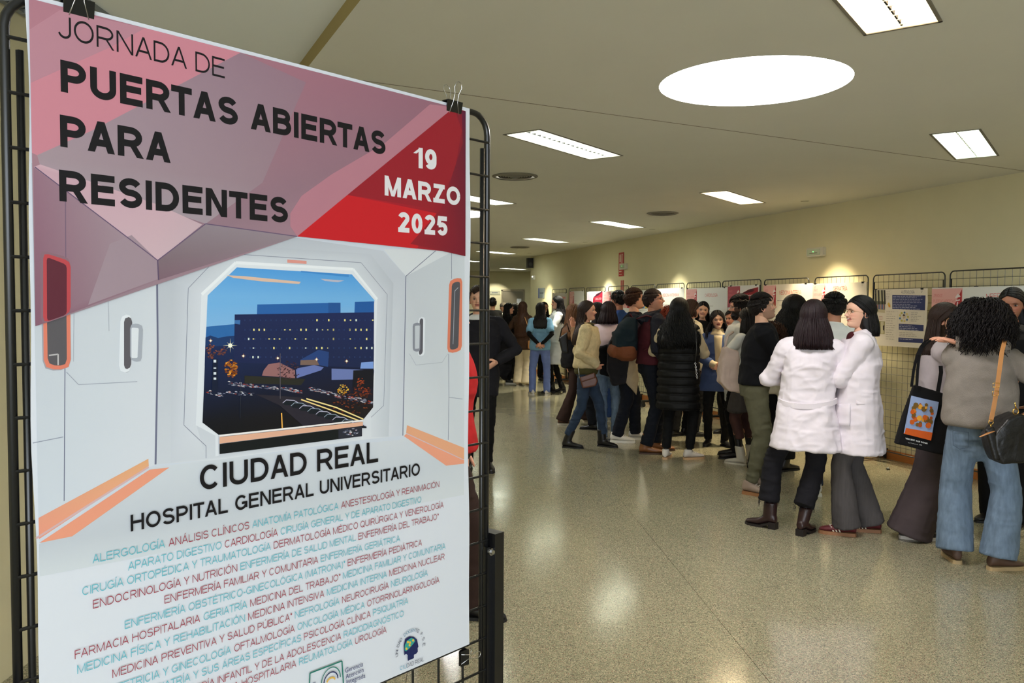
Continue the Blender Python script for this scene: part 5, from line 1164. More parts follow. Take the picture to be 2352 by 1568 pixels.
def person(label, at, H=1.66, face=0, female=True, skin='a', hair=None, hcol='dark', head=(0, 0, 0), lean=(0, 0), feet=((-.09, 0, -8), (.09, 0, 8)), arms=(None, None),
           top=None, coat=None, legs=None, shoes=('sneaker', (225, 222, 215), (225, 222, 215)), fine=0, beard=0, smile=0, glasses=None, hands=(None, None), knee=0, group=None, seed=1, build=1.0, extra=None, sock=(24, 22, 23)):
    """at: ground point; face: heading in degrees, 0 = away from the viewer, 90 = to the right. Returns (root, dict of joints)"""
    rg = random.Random(seed * 77 + 5); s = H / 1.70
    root = thing('person', label, 'person', (at[0], at[1], 0), -math.radians(face), group)
    dist = math.hypot(at[0], at[1]); vx = .0085 if fine else (.011 if dist < 11 else .016); sm = 7 if vx < .012 else 4
    sp = lambda z: Vector((lean[0] * max(0, (z - .95) / .5), lean[1] * max(0, (z - .95) / .5) ** 1.2, 0)) * s    # spine offset
    def S3(x, y, z): o = sp(z); return Vector((x * s + o.x, y * s + o.y, z * s))
    shw = (.163 if female else .192) * build; hipx = .085
    shd = [S3(-shw, -.01, 1.365), S3(shw, -.01, 1.365)]; hip = [S3(-hipx, 0, .90), S3(hipx, 0, .90)]
    fz = .055 if shoes[0] in ('heel_boot',) else .035
    ank = [Vector((f[0] * s, f[1] * s, .085 * s + fz * .4)) for f in feet]
    kn = []
    for i in (0, 1):
        th = math.radians(feet[i][2]); kk, aa = ik(hip[i], ank[i], .43 * s, .42 * s, (math.sin(th), math.cos(th), 0)); kn.append(kk)
        st_ = hip[i].lerp(ank[i], .5); kn[i] = st_.lerp(kk, .55 if not knee else 1)
    # arms: target wrist and elbow hint, person space at 1.70 m scale
    el, wr = [], []
    for i in (0, 1):
        sd = -1 if i == 0 else 1; a = arms[i] or ((sd * .235, .03, .83), (sd * .35, -1, 0))
        t = a[0]; tgt = t if isinstance(t, Vector) else S3(*t); e_, w_ = ik(shd[i], tgt, .285 * s, .25 * s, a[1]); el.append(e_); wr.append(w_)
    # torso radii (z, rx, ry)
    if female: TR = [(.84, .150, .105), (.90, .168, .118), (.97, .150, .108), (1.06, .125, .092), (1.15, .134, .100), (1.24, .145, .116), (1.31, .148, .106), (1.36, .140, .088), (1.40, .108, .070), (1.445, .062, .055)]
    else: TR = [(.84, .150, .105), (.90, .160, .112), (.97, .153, .108), (1.06, .148, .104), (1.15, .158, .112), (1.24, .172, .120), (1.31, .176, .112), (1.36, .168, .094), (1.405, .126, .074), (1.45, .070, .060)]
    TR = [(z, a * build, b * build) for z, a, b in TR]
    def tr(z): zs = [r[0] for r in TR]; return np.interp(z, zs, [r[1] for r in TR]), np.interp(z, zs, [r[2] for r in TR])
    hh = .222 * s * (1.0 if female else 1.03)
    # head matrix
    yaw, pitch, roll = (math.radians(a) for a in head)
    nb_ = S3(0, -.012, 1.44); chin = nb_ + Vector((lean[0] * .1, lean[1] * .15 + .012 * s, .036 * s))
    HM = Matrix.Translation(chin) @ Matrix.Rotation(-yaw, 4, 'Z') @ Matrix.Rotation(pitch, 4, 'X') @ Matrix.Rotation(roll, 4, 'Y')
    # ---- body
    g = G()
    g.loft([(*S3(0, 0, z), a * .82 * s, b * .82 * s) for z, a, b in TR], 18)
    nk = .048 if female else .055
    g.limb([nb_ + Vector((0, -.004, -.05 * s)), HM @ Vector((0, -.022, .07)) * 1.0], [nk * 1.12 * s, nk * .92 * s])
    for i in (0, 1):
        g.limb([nb_ + Vector((0, 0, -.035 * s)), shd[i]], [.045 * s, .043 * s])
        g.limb([shd[i], el[i], wr[i]], [.043 * s, .036 * s, .0245 * s]); g.limb([hip[i], kn[i], ank[i]], [.075 * s, .048 * s, .031 * s]); g.limb([ank[i], ank[i] + Vector((math.sin(math.radians(feet[i][2])) * .045, math.cos(math.radians(feet[i][2])) * .045, -.045)) * s], [.030 * s, .022 * s])
    bm_ = fuse(g, .013 if dist < 11 else .018, 5); n = len(bm_.vertices); co = np.empty(n * 3); bm_.vertices.foreach_get('co', co); bv = co.reshape(-1, 3); bf = [tuple(p.vertices) for p in bm_.polygons]; bpy.data.meshes.remove(bm_)
    sk = SK[skin]; hc = {'black': (20, 16, 15), 'dark': (34, 24, 20), 'plum': (40, 24, 24), 'brown': (60, 40, 30), 'chestnut': (70, 44, 30), 'light': (96, 66, 42), 'red': (120, 60, 36), 'curl': (30, 22, 20), 'curl2': (50, 32, 26)}[hcol]
    hv, hf, hcl = head_mesh(hh, sk, (176, 84, 80) if female else (170, 98, 88), hc, not female, beard, smile)
    HMn = np.array(HM); hv = hv @ HMn[:3, :3].T + HMn[:3, 3]
    V = [bv, hv]; Fa = bf + [tuple(i + n for i in q) for q in hf]; cb = np.tile(np.array(lin(sk)[:3]), (n, 1)); cb[bv[:, 2] < .32 * s] = lin(sock)[:3]; Cc = [cb, hcl]; n += len(hv)
    for i in (0, 1):
        if hands[i] == 'none': continue
        sd = -1 if i == 0 else 1; hd_ = hands[i] or {}; d = hd_.get('d', (wr[i] - el[i]).normalized()); nn = hd_.get('n', Vector((-sd, 0.1, 0)) if abs(Vector(d).normalized().x) < .8 else Vector((0, -1, 0)))
        hv_, hf_ = hand_raw(sd, wr[i], d, nn, hd_.get('curl', .45), hd_.get('spread', 0), .172 * s if female else .186 * s); V.append(hv_); Fa += [tuple(i_ + n for i_ in q) for q in hf_]; Cc.append(np.tile(np.array(lin(sk)[:3]) * np.array([1.0, .92, .9]), (len(hv_), 1))); n += len(hv_)
    me = bpy.data.meshes.new('body'); me.from_pydata(np.concatenate(V).tolist(), [], Fa); at_ = me.color_attributes.new('Col', 'FLOAT_COLOR', 'POINT'); at_.data.foreach_set('color', np.concatenate([np.concatenate(Cc), np.ones((n, 1))], 1).astype('f').ravel()); me.shade_smooth(); link('body', me, root, skinm)
    if smile > 1:
        MB().tube([HM @ Vector((x * .001 * hh / .225, (.0925 - .0009 * abs(x) ** 1.35 / 6) * hh / .225, (.0605 + .000012 * x * x) * hh / .225)) for x in range(-18, 19, 4)], .0032, 5, True).build('teeth', mat('teeth', (228, 222, 210), .3), root)
    J = dict(root=root, s=s, S3=S3, HM=HM, hh=hh, wr=wr, el=el, shd=shd, kn=kn, ank=ank, tr=tr, vx=vx, hip=hip, sm=sm)
    # ---- trousers / skirt
    if legs:
        lk = legs.get('kind', 'straight'); m_ = legs['m']; g = G(); e = legs.get('ease', .012)
        zt = legs.get('waist', 1.0); g.loft([(*S3(0, 0, z), (tr(z)[0] + e * .6) * s, (tr(z)[1] + e * .6) * s) for z in (.83, .87, .90, .95, zt)], 20)
        rad = {'slim': (.086, .060, .046), 'straight': (.090, .070, .064), 'wide': (.098, .092, .112), 'flare': (.088, .066, .094), 'jogger': (.094, .074, .048), 'crop': (.088, .068, .076), 'skirt': (.1, .1, .1), 'verywide': (.105, .125, .155)}[lk]
        hem = legs.get('hem', .07)
        if lk == 'skirt':
            zs = legs.get('len', .45); g.loft([(*S3(0, 0, .9), (tr(.9)[0] + .02) * s, (tr(.9)[1] + .02) * s), (0, .0, zs * s, legs.get('r', .2) * s, legs.get('r', .2) * .8 * s)], 22)
        else:
            for i in (0, 1):
                hm_ = ank[i].copy(); hm_.z = hem * s; dn = (ank[i] - kn[i]).normalized(); mid = kn[i].lerp(hm_, .5); f = lk
                rr = [rad[0] * s, rad[0] * .98 * s, (rad[0] + rad[1]) / 2 * s, rad[1] * s, (rad[1] * .6 + rad[2] * .4) * s, (rad[1] * .2 + rad[2] * .8) * s, rad[2] * s]
                h0 = hip[i] + Vector((0, 0, -.02)); P_ = [h0, h0.lerp(kn[i], .3), h0.lerp(kn[i], .65), kn[i], kn[i].lerp(hm_, .35), kn[i].lerp(hm_, .75), hm_]
                if lk in ('wide', 'flare', 'crop', 'verywide'): P_[-1] = hm_ + Vector((0, -.005, 0))
                g.cut(P_, rr, 16)
            g.ball(S3(0, 0, .84), (.09 * s, .085 * s, .06 * s), n=8)
            if lk in ('wide', 'verywide'): g.ball(S3(0, 0, .78), (.08 * s, .085 * s, .10 * s), n=8)
        w3 = legs.get('wr') or ([(.0055, 7, 20, 'r'), (.0025, 24, 34, 'n')] if lk != 'skirt' else [(.006, 16, 2, 'n')])
        if lk in ('wide', 'flare', 'verywide'): w3 = [(.006, 14, 2.2, 'n'), (.003, 9, 18, 'r')]
        me = fuse(g, vx, sm, w3, seed); me.shade_smooth(); link(legs.get('name', 'trousers'), me, root, m_)
    # ---- upper garments
    def upper(o, name):
        m_ = o['m']; e = o.get('ease', .012); z0 = o.get('hem', .93); zt = 1.45 + o.get('neck', 0); g = G(); nt = o.get('vneck', 0)
        zs = sorted(set([z0, z0 + .03] + [z for z in (.6, .7, .8, .9, .97, 1.06, 1.15, 1.24, 1.31, 1.36, 1.40) if z > z0 + .04])); rings = []
        fl = o.get('flare', 0); ws = o.get('waisted', .5)
        for z in zs:
            a, b = tr(max(z, .86)); ea = e * (1 + 0 * z)
            if z < 1.2: am = max(a, tr(.90)[0] * (1 - ws) + a * ws) if z > .95 else a; a = am
            if z < .92: a += fl * (.92 - z); b += fl * .8 * (.92 - z)
            if z < z0 + .03 and o.get('rib', 0): a -= o['rib']; b -= o['rib']
            p = S3(0, 0, z) if z > .86 else S3(0, 0, .86) * 1; rings.append((p.x, p.y, z * s, (a + ea) * s, (b + ea) * s))
        a, b = tr(1.43); p = S3(0, 0, 1.43); rings.append((p.x, p.y, p.z, (.078 + (.01 if not female else 0) + e * .5) * s, (.068 + e * .3) * s, -nt)); p = S3(0, -.008, zt); nr_ = (.062 if female else .070) + o.get('nw', 0); rings.append((p.x, p.y, p.z, nr_ * s, nr_ * s * .95, -nt * 1.2))
        g.loft(rings, 24, 2.15)
        if o.get('collar'): p = S3(0, -.012, zt + o['collar']); g.loft([(*S3(0, -.01, zt - .03), (nr_ + .006) * s, (nr_ + .004) * s, -.1), (p.x, p.y, p.z, (nr_ + .002) * s, (nr_ - .002) * s, -.25)], 18)
        for i in (0, 1):
            sd = -1 if i == 0 else 1; q0 = S3(sd * .03, -.008, 1.375); g.limb([q0, shd[i] + Vector((-sd * .012 * s, 0, .004 * s))], [(.052 + e * .5) * s, (.050 + e * .45) * s])
        sl = o.get('sleeve', 1.0); sr = o.get('sr', (.058, .050, .039) if o is not coat else (.066, .058, .047))
        if o is top and coat and coat.get('sleeve', 1.0) > .95: sl = 0
        if sl > 0:
            for i in (0, 1):
                sd = -1 if i == 0 else 1; A_ = shd[i]; inn = A_ + Vector((-sd * .05 * s, 0, .012 * s)); pts = [inn, A_ + Vector((0, 0, .0)), A_.lerp(el[i], .5), el[i], el[i].lerp(wr[i], .5), wr[i]]; r_ = [sr[0] * .95, sr[0], (sr[0] + sr[1]) / 2, sr[1], (sr[1] + sr[2]) / 2, sr[2]]
                tot = sl * 4 + 1; kx_ = int(tot); fr = tot - kx_; pp = pts[:kx_ + 1]; rr2 = r_[:kx_ + 1]
                if fr > .02 and kx_ + 1 < len(pts): pp.append(pts[kx_].lerp(pts[kx_ + 1], fr)); rr2.append(r_[kx_] * (1 - fr) + r_[kx_ + 1] * fr)
                g.cut(pp, [q * s for q in rr2], 14); g.ball(A_ + Vector((-sd * .012, 0, -.008)) * s, (sr[0] * 1.0 * s, sr[0] * .98 * s, sr[0] * .92 * s), n=8); g.ball(el[i] if sl > .6 else A_, (sr[1] * .98 * s,) * 3, n=8)
        me = fuse(g, vx, o.get('sm', sm), o.get('wr', [(.0075, 6, 12, 'r'), (.003, 18, 22, 'n')]), seed + 9); me.shade_smooth(); return link(name, me, root, m_)
    if top: J['top'] = upper(top, top.get('name', 'sweater'))
    if coat: J['coat'] = upper(coat, coat.get('name', 'coat'))
    # ---- shoes
    for i in (0, 1):
        th = math.radians(feet[i][2]); kd = kn[i] - ank[i]; q1, q2 = kd.x / kd.z, kd.y / kd.z
        shoe(root, (ank[i].x, ank[i].y + 0.0, 0), feet[i][2], shoes[0], shoes[1], s * (1.0 if female else 1.1), shoes[2] if len(shoes) > 2 else (40, 36, 34), (q1 * math.cos(th) - q2 * math.sin(th), q1 * math.sin(th) + q2 * math.cos(th)))
    # ---- hair
    if hair:
        am = (coat or top or {}).get('ease', .012)
        def clear(p):      # keep hanging hair outside the upper body
            z = p.z / s
            if z > 1.47: return p
            a, b = tr(min(max(z, .9), 1.43)); o = sp(z); a = (a + am + .012) * s; b = (b + am + .016) * s; x, y = (p.x - o.x), (p.y - o.y); r = math.hypot(x / a, y / b)
            if 1e-6 < r < 1: return Vector((o.x + x / r, o.y + y / r, p.z))
            return p
        me = hair_mesh(HM, hh, hair, rg, clear); link('hair', me, root, HC[hcol])
    if beard > .8 and hair:
        me = hair_mesh(HM, hh, {'kind': 'beard'}, rg) if False else None
        g = G(); g.ball((0, 0, 0), (.060 * hh / .225, .048 * hh / .225, .052 * hh / .225), HM @ Matrix.Translation(Vector((0, .042, .028)) * (hh / .225)), n=10); me = fuse(g, .005, 1, [(.004, 90, 90, 'n')], 3); me.shade_smooth()
        link('beard', me, root, HC[hcol])
    if glasses:
        k = hh / .225; mb = MB(); gm = mat('glasses_' + glasses, {'metal': (190, 180, 165), 'gold': (176, 140, 90), 'dark': (40, 36, 36)}[glasses], .3, .8)
        for sx in (-1, 1):
            mb.tube([HM @ (Vector((sx * (.033 + .0) + .021 * math.cos(a * PI / 8), .099 - .10 * abs(.021 * math.cos(a * PI / 8) + sx * .033) ** 1.2 * 1.2, .1115 + .018 * math.sin(a * PI / 8))) * k) for a in range(17)], .0011 * k, 5, False)
            mb.tube([HM @ (Vector((sx * .054, .092, .116)) * k), HM @ (Vector((sx * .076, .07, .117)) * k), HM @ (Vector((sx * .080, .0, .113)) * k), HM @ (Vector((sx * .079, -.02, .104)) * k)], .0011 * k, 5)
        mb.tube([HM @ (Vector((-.012, .100, .113)) * k), HM @ (Vector((0, .103, .115)) * k), HM @ (Vector((.012, .100, .113)) * k)], .001 * k, 5)
        mb.build('glasses', gm, root, True)
    if extra: extra(J)
    return root, J
def strap(J, pts, w_, m_, name='strap', th=.0022, parent=None, tagk=None):
    mb = MB(); mb.tube(pts, w_, 8, True, th / w_); return mb.build(name, m_, parent, True)
def drape(name, rings, m_, parent, voxel=.011, wr=((.012, 9, 4, 'n'), (.006, 22, 12, 'r')), p=2.0, seed=3, sm=4):
    g = G(); g.loft(rings, 20, p); me = fuse(g, voxel, sm, wr, seed); me.shade_smooth(); return link(name, me, parent, m_)
# ================================================================== THE CROWD
def V3(*a): return Vector(a)
def wl(J, p):             # world point -> person space
    r = J['root']; return Matrix.Rotation(-r.rotation_euler[2], 4, 'Z') @ (Vector(p) - r.location)
def lw(J, p):
    r = J['root']; return Matrix.Rotation(r.rotation_euler[2], 4, 'Z') @ Vector(p) + r.location
blackc = cloth('black_cloth', (9, 9, 10)); navy = cloth('navy_knit', (14, 16, 30), bscale=420); whitec = cloth('white_coat_cloth', (226, 218, 224), bump=.08, var=.02)
white_b = cloth('white_cotton', (214, 216, 214), bump=.08, var=.02); jeans_b = cloth('blue_jeans', (44, 58, 78), var=.14, vscale=9); jeans_l = cloth('light_jeans', (104, 122, 142), var=.2, vscale=38, stretch=(1, 1, .3))
jeans_d = cloth('dark_jeans', (15, 19, 29), var=.12); blackj = cloth('washed_black_jeans', (22, 21, 26), var=.12, vscale=9); creamj = cloth('cream_teddy', (206, 188, 146), bump=.5, bscale=160, var=.1, vscale=26)
scrub_t = cloth('scrub_top', (116, 160, 190)); scrub_p = cloth('scrub_trousers', (106, 124, 180)); olive = cloth('olive_chino', (92, 90, 70)); taupe = cloth('taupe_wool', (72, 62, 64)); grey_knit = cloth('grey_knit', (138, 130, 122), bump=.5, bscale=260, var=.06)
grey_l = cloth('pale_grey_jersey', (184, 174, 176)); corduroy = cloth('grey_corduroy', (80, 76, 76), bump=.5, bscale=60, stretch=(6, 6, .2), var=.1); brownc = cloth('brown_coat', (66, 44, 30)); beigec = cloth('beige_trousers', (206, 190, 158))
browntr = cloth('dark_brown_trousers', (48, 32, 26)); redc = cloth('red_jacket', (176, 30, 32)); hood = cloth('slate_hoodie', (30, 31, 40)); maroon = cloth('maroon_jersey', (74, 26, 34)); teal = cloth('teal_canvas', (18, 32, 38)); tan = mat('tan_leather', (196, 138, 84), .5, bump=.05)
brownl = mat('brown_leather', (96, 52, 30), .4, bump=.15, bscale=90); blackl = mat('black_leather', (20, 19, 19), .4, bump=.15, bscale=90); puffer = mat('black_puffer', (6, 6, 7), .6, spec=.3, bump=.15, bscale=40); blouse = cloth('cream_dotted', (224, 214, 188)); shirt_b = cloth('blue_shirt', (62, 78, 118)); creamk = cloth('cream_knit', (196, 180, 148))
totec = cloth('natural_canvas', (188, 168, 156)); black_canvas = cloth('black_canvas', (16, 15, 17)); tancoat = cloth('tan_jacket', (120, 92, 62)); gold = mat('gold_metal', (214, 170, 90), .25, 1); pinkw = cloth('pinkish_white_top', (218, 196, 202)); gtop = cloth('charcoal_coat', (26, 25, 30)); capc = cloth('grey_cap', (96, 88, 78)); tulle = cloth('grey_tulle', (70, 66, 66))
SH_W = ('sneaker', (222, 218, 208), (230, 226, 216)); SH_B = ('flat', (20, 19, 20), (18, 17, 17)); BT_B = ('boot', (22, 20, 20), (16, 15, 15)); HB = ('heel_boot', (44, 24, 24), (22, 14, 14))
DOWN = None
FOLD = (((.11, .20, 1.12), (-1, -.3, -.4)), ((-.10, .18, 1.15), (1, -.3, -.4)))
CLASP = (((-.03, .24, 1.03), (-1, -.2, -.2)), ((.03, .25, 1.03), (1, -.2, -.2)))
def soft(name, pts, th, m_, parent, seed=2, wr=((.008, 8, 8, 'n'), (.003, 20, 20, 'r')), voxel=.010, sm=6):
    """a soft slab whose front face is the polygon pts (world points, roughly coplanar)"""
    P_ = [Vector(p) for p in pts]; n = (P_[1] - P_[0]).cross(P_[2] - P_[0]).normalized(); k = len(P_); c = sum(P_, Vector()) / k
    g = G(); g.add([tuple(p + n * th / 2) for p in P_] + [tuple(p - n * th / 2) for p in P_], [tuple(range(k)), tuple(range(k, 2 * k))[::-1]] + [(i, k + i, k + (i + 1) % k, (i + 1) % k) for i in range(k)])
    me = fuse(g, voxel, sm, wr, seed); me.shade_smooth(); return link(name, me, parent, m_), n
def far_person(label, px, py, H, face, **k): return person(label, T(px, py), H=H, face=face, **k)

# ---- behind the near board
person('woman in a red jacket and brown trousers, mostly hidden behind the big poster', T(1030, 1405), H=1.70, face=95, hair=dict(kind='long', drop=.12, n=240), hcol='brown', head=(5, 0, 0), feet=((-.08, -.20, -4), (.08, .14, 6)),
       top=dict(m=redc, name='jacket', ease=.035, hem=.88), legs=dict(m=browntr, kind='straight', hem=.06), shoes=SH_B, seed=11)
person('young man in a dark navy jacket facing the camera, seen through the board mesh', Yd(1098, 1081, 8.3), H=1.83, face=176, female=False, skin='d', hair=dict(kind='short', n=900, top=.02), hcol='brown', head=(8, 4, 0),
       top=dict(m=white_b, name='shirt'), coat=dict(m=gtop, name='jacket', ease=.04, hem=.70, vneck=.35), legs=dict(m=blackc, kind='slim'), shoes=BT_B, arms=(((-.16, .16, 1.02), (-1, -.4, 0)), ((.2, .14, 1.0), (1, -.4, 0))), seed=12)

# ---- far group
far_person('man in black with his back turned, farthest left beside the board post', 1131, 862, 1.83, 15, female=False, hair=dict(kind='short', n=500), hcol='black', head=(-12, 0, 0), top=dict(m=blackc, name='coat', ease=.05, hem=.7), legs=dict(m=blackc), shoes=BT_B, seed=13)
def cap(J):
    k = J['hh'] / .225; g = G(); g.ball((0, 0, 0), (.090 * k, .104 * k, .078 * k), J['HM'] @ Matrix.Translation(V3(0, -.004, .165) * k)); me = fuse(g, .01, 3); me.shade_smooth(); link('knitted_cap', me, J['root'], capc)
    g = G(); S3 = J['S3']; g.loft([(*S3(0, -.04, 1.36), .13, .09), (*S3(0, -.03, 1.42), .13, .10), (*S3(0, -.03, 1.48), .10, .09)]); me = fuse(g, .014, 4, ((.01, 12, 12, 'r'),)); me.shade_smooth(); link('hood', me, J['root'], white_b)
far_person('person in a grey cap and white hood over a black coat', 1156, 862, 1.72, 5, female=False, hair=None, top=dict(m=blackc, name='coat', ease=.05, hem=.7), legs=dict(m=blackc), shoes=BT_B, seed=14, extra=cap)
far_person('dark haired person behind the woman with very long brown hair', 1184, 868, 1.72, 60, hair=dict(kind='wavy', drop=.08, n=140, wave=.01), hcol='black', top=dict(m=blackc), legs=dict(m=blackc), shoes=BT_B, seed=15)
_, JB3 = far_person('woman in a long black coat in profile, holding a folded dark coat', 1168, 880, 1.71, 88, hair=dict(kind='bob', drop=.06, n=200), hcol='black', skin='a', coat=dict(m=blackc, name='coat', ease=.05, hem=.42, flare=.1), legs=dict(m=blackc, kind='slim'), shoes=('sneaker', (24, 24, 26), (220, 220, 216)), arms=(((-.14, .24, 1.02), (-1, -.4, 0)), ((.14, .24, 1.02), (1, -.4, 0))), seed=16)
t = thing('folded_coat', 'dark quilted coat hanging over the arm of the woman in black', 'coat', (0, 0, 0)); y3 = JB3['root'].location.y - .16; soft('cloth', [Yd(1122, 782, y3), Yd(1158, 774, y3), Yd(1172, 800, y3), Yd(1176, 850, y3), Yd(1160, 872, y3), Yd(1146, 862, y3)], .12, gtop, t, 4, ((.03, 5, 5, 'n'), (.012, 14, 14, 'r')), .02)
_, JB5 = far_person('woman with very long brown hair, brown coat and cream trousers, seen from behind', 1200, 886, 1.74, 25, hair=dict(kind='long', drop=.50, n=260, flare=.03), hcol='chestnut', top=dict(m=brownc, name='jacket', ease=.035, hem=.74), legs=dict(m=beigec, kind='wide', hem=.05), shoes=('sneaker', (180, 160, 130), (200, 190, 170)), arms=(((-.2, .1, .95), (-1, -1, 0)), ((.12, .24, 1.05), (1, -.6, 0))), seed=17)
t = thing('shoulder_bag', 'small tan bag on a thin strap beside the blue scrubs', 'bag', (0, 0, 0))
MB().tube([lw(JB5, V3(.10, -.13, 1.43)), lw(JB5, V3(.20, -.15, 1.20)), lw(JB5, V3(.215, -.10, .95))], .008, 6).build('strap', tan, t, True); soft('bag_body', [lw(JB5, V3(.20, -.15, .95)), lw(JB5, V3(.235, .02, .95)), lw(JB5, V3(.23, .02, .78)), lw(JB5, V3(.20, -.15, .78))], .06, tan, t, 2, (), .012)
_, JB6 = far_person('nurse in light blue scrubs, hands clasped behind her back', 1240, 907, 1.71, 2, hair=dict(kind='long', drop=.24, n=240, flare=.0), hcol='dark', head=(-22, 0, 0), feet=((-.14, 0, -18), (.13, 0, 14)), top=dict(m=scrub_t, name='scrub_top', ease=.03, hem=.84, sleeve=.42, sr=(.066, .066, .062), waisted=.3), legs=dict(m=scrub_p, kind='straight', hem=.05, ease=.02, waist=.96), shoes=('sneaker', (214, 210, 204), (226, 222, 214)),
       arms=(((-.03, -.17, .955), (-1, -.5, .1)), ((.035, -.175, .96), (1, -.5, .1))), hands=(dict(d=V3(.8, -.25, -.3), n=V3(0, 1, 0), curl=.9), dict(d=V3(-.8, -.25, -.3), n=V3(0, 1, 0), curl=.8)), seed=18)
g = G()
for i in (0, 1): g.limb([JB6['shd'][i].lerp(JB6['el'][i], .3), JB6['el'][i], JB6['wr'][i]], [.046, .043, .032])
me = fuse(g, .014, 3, ((.004, 16, 16, 'r'),)); me.shade_smooth(); link('sleeves', me, JB6['root'], blackc)
far_person('dark haired woman hidden behind the nurse in light blue', 1249, 872, 1.74, 160, hair=dict(kind='long', drop=.1, n=140), hcol='dark', top=dict(m=blackc), legs=dict(m=blackc), shoes=BT_B, seed=19)
_, JB7 = far_person('woman in a white coat with long wavy dark hair, facing left', 1279, 902, 1.84, -92, hair=dict(kind='wavy', drop=.26, n=260, wave=.010, flare=.05), hcol='black', coat=dict(m=white_b, name='white_coat', ease=.045, hem=.52, flare=.12), legs=dict(m=blackc, kind='slim'), shoes=('heel_boot', (20, 18, 18), (14, 13, 13)), feet=((-.08, .1, 4), (.08, -.1, 14)), arms=(((-.15, .24, 1.1), (-1, -.4, 0)), ((.12, .24, 1.06), (1, -.4, 0))), seed=20)

# ---- middle group, left to right
_, J = person('person in black with long brown hair behind the woman in the cream jacket', T(1316, 972), H=1.68, face=70, hair=dict(kind='long', drop=.26, n=240, flare=.04), hcol='light', coat=dict(m=blackc, name='jacket', ease=.05, hem=.80), legs=dict(m=browntr, kind='flare', hem=.05), shoes=('sneaker', (92, 60, 40), (210, 200, 180)), feet=((-.08, .26, 0), (.08, -.2, 20)), seed=21)
t = thing('handbag', 'shiny black shoulder bag behind the cream jacket', 'bag', (0, 0, 0)); yq = J['root'].location.y - .28
soft('bag_body', [Yd(1283, 776, yq), Yd(1303, 762, yq), Yd(1306, 812, yq), Yd(1290, 808, yq)], .09, blackl, t, 5, (), .012); MB().tube([Yd(1284, 784, yq), Yd(1290, 755, yq), Yd(1302, 742, yq), Yd(1308, 762, yq)], .008, 6).build('handle', blackl, t, True)
_, JC = person('woman in a cream jacket and blue jeans with long brown hair, hand in pocket', T(1345, 1026), H=1.71, face=98, fine=1, hair=dict(kind='long', drop=.27, n=800, w=.0038, flare=.035, part=.25, front=92, wave=.004), hcol='brown', head=(6, 4, 0), lean=(0, .01), feet=((-.07, .20, 20), (.09, -.20, 10)),
       top=dict(m=cloth('olive_top', (70, 66, 34)), name='blouse', hem=.86, ease=.02), coat=dict(m=creamj, name='jacket', ease=.042, hem=.93, rib=.010, vneck=.25, nw=.02, sr=(.072, .066, .050), wr=[(.010, 6, 12, 'r'), (.003, 22, 22, 'n')]), legs=dict(m=jeans_b, kind='slim', hem=.15), shoes=BT_B,
       arms=(((-.09, .05, .98), (-1, -1.2, 0)), ((.15, .13, .975), (1, -1.4, 0))), hands=(dict(curl=.9, d=V3(.3, .3, -1)), dict(curl=.9, d=V3(-.7, .2, -.6))), seed=22)
t = thing('crossbody_bag', 'small brown leather bag against the blue jeans below the cream jacket', 'bag', (0, 0, 0)); yq = JC['root'].location.y - .21
soft('bag_body', [Yd(1331, 868, yq), Yd(1366, 856, yq), Yd(1373, 874, yq), Yd(1368, 886, yq), Yd(1338, 892, yq)], .06, brownl, t, 6, (), .009); soft('flap', [Yd(1331, 866, yq - .035), Yd(1366, 854, yq - .035), Yd(1369, 868, yq - .035), Yd(1334, 879, yq - .035)], .012, brownl, t, 6, (), .008); MB().tube([Yd(1331, 868, yq), Yd(1328, 842, yq + .05), Yd(1334, 830, yq + .09)], .005, 6).build('strap', chrome, t, True)
_, J = person('woman in a tan jacket raising one hand, half hidden by the cream jacket', T(1368, 985), H=1.70, face=-60, hair=dict(kind='long', drop=.2, n=200), hcol='dark', top=dict(m=tancoat, name='jacket', ease=.035, hem=.86), legs=dict(m=jeans_d, kind='straight'), shoes=SH_B, arms=(((-.1, .30, 1.36), (-1, -.2, -1)), ((.2, .2, 1.36), (1, .2, -1.2))), hands=(dict(d=V3(.1, .2, 1), n=V3(.4, .8, 0), curl=.15, spread=.25),) * 2, seed=23)
_, J = person('woman with a dark bob and pinkish white top, seen from behind', T(1395, 1010), H=1.70, face=12, hair=dict(kind='bob', drop=.03, n=380, flare=.045, vol=1.06), hcol='plum', head=(14, 0, 0), top=dict(m=pinkw, ease=.03, hem=.9), legs=dict(m=jeans_l, kind='straight', hem=.03), shoes=SH_B, arms=(((-.14, .22, 1.05), (-1, -.6, 0)), ((.14, .22, 1.05), (1, -.6, 0))), feet=((-.06, .0, -8), (.1, .05, 10)), seed=24)
t = thing('folded_coat', 'black coat hanging over the arm of the woman with the dark bob', 'coat', (0, 0, 0)); yq = J['root'].location.y - .22; soft('cloth', [Yd(1374, 800, yq), Yd(1402, 790, yq), Yd(1412, 830, yq), Yd(1404, 862, yq), Yd(1378, 858, yq)], .10, blackc, t, 7, ((.02, 6, 5, 'n'), (.01, 14, 10, 'r')), .014)
def lanyard(J):
    S3 = J['S3']; MB().tube([S3(-.05, -.02, 1.47), S3(-.075, .09, 1.42), S3(-.04, .145, 1.28), S3(0, .15, 1.18)], .006, 6).build('lanyard', cloth('lanyard_blue', (30, 50, 120)), J['root'])
person('man in blue scrubs with short black hair, behind the woman with the dark bob', T(1417, 968), H=1.86, face=-35, female=False, skin='c', hair=dict(kind='short', n=900, top=.016), hcol='black', head=(-6, 0, 0), top=dict(m=cloth('royal_scrubs', (56, 86, 150)), name='scrub_top', ease=.02, sleeve=.4, vneck=.3), legs=dict(m=cloth('royal_scrubs')), shoes=SH_W, extra=lanyard, seed=25)
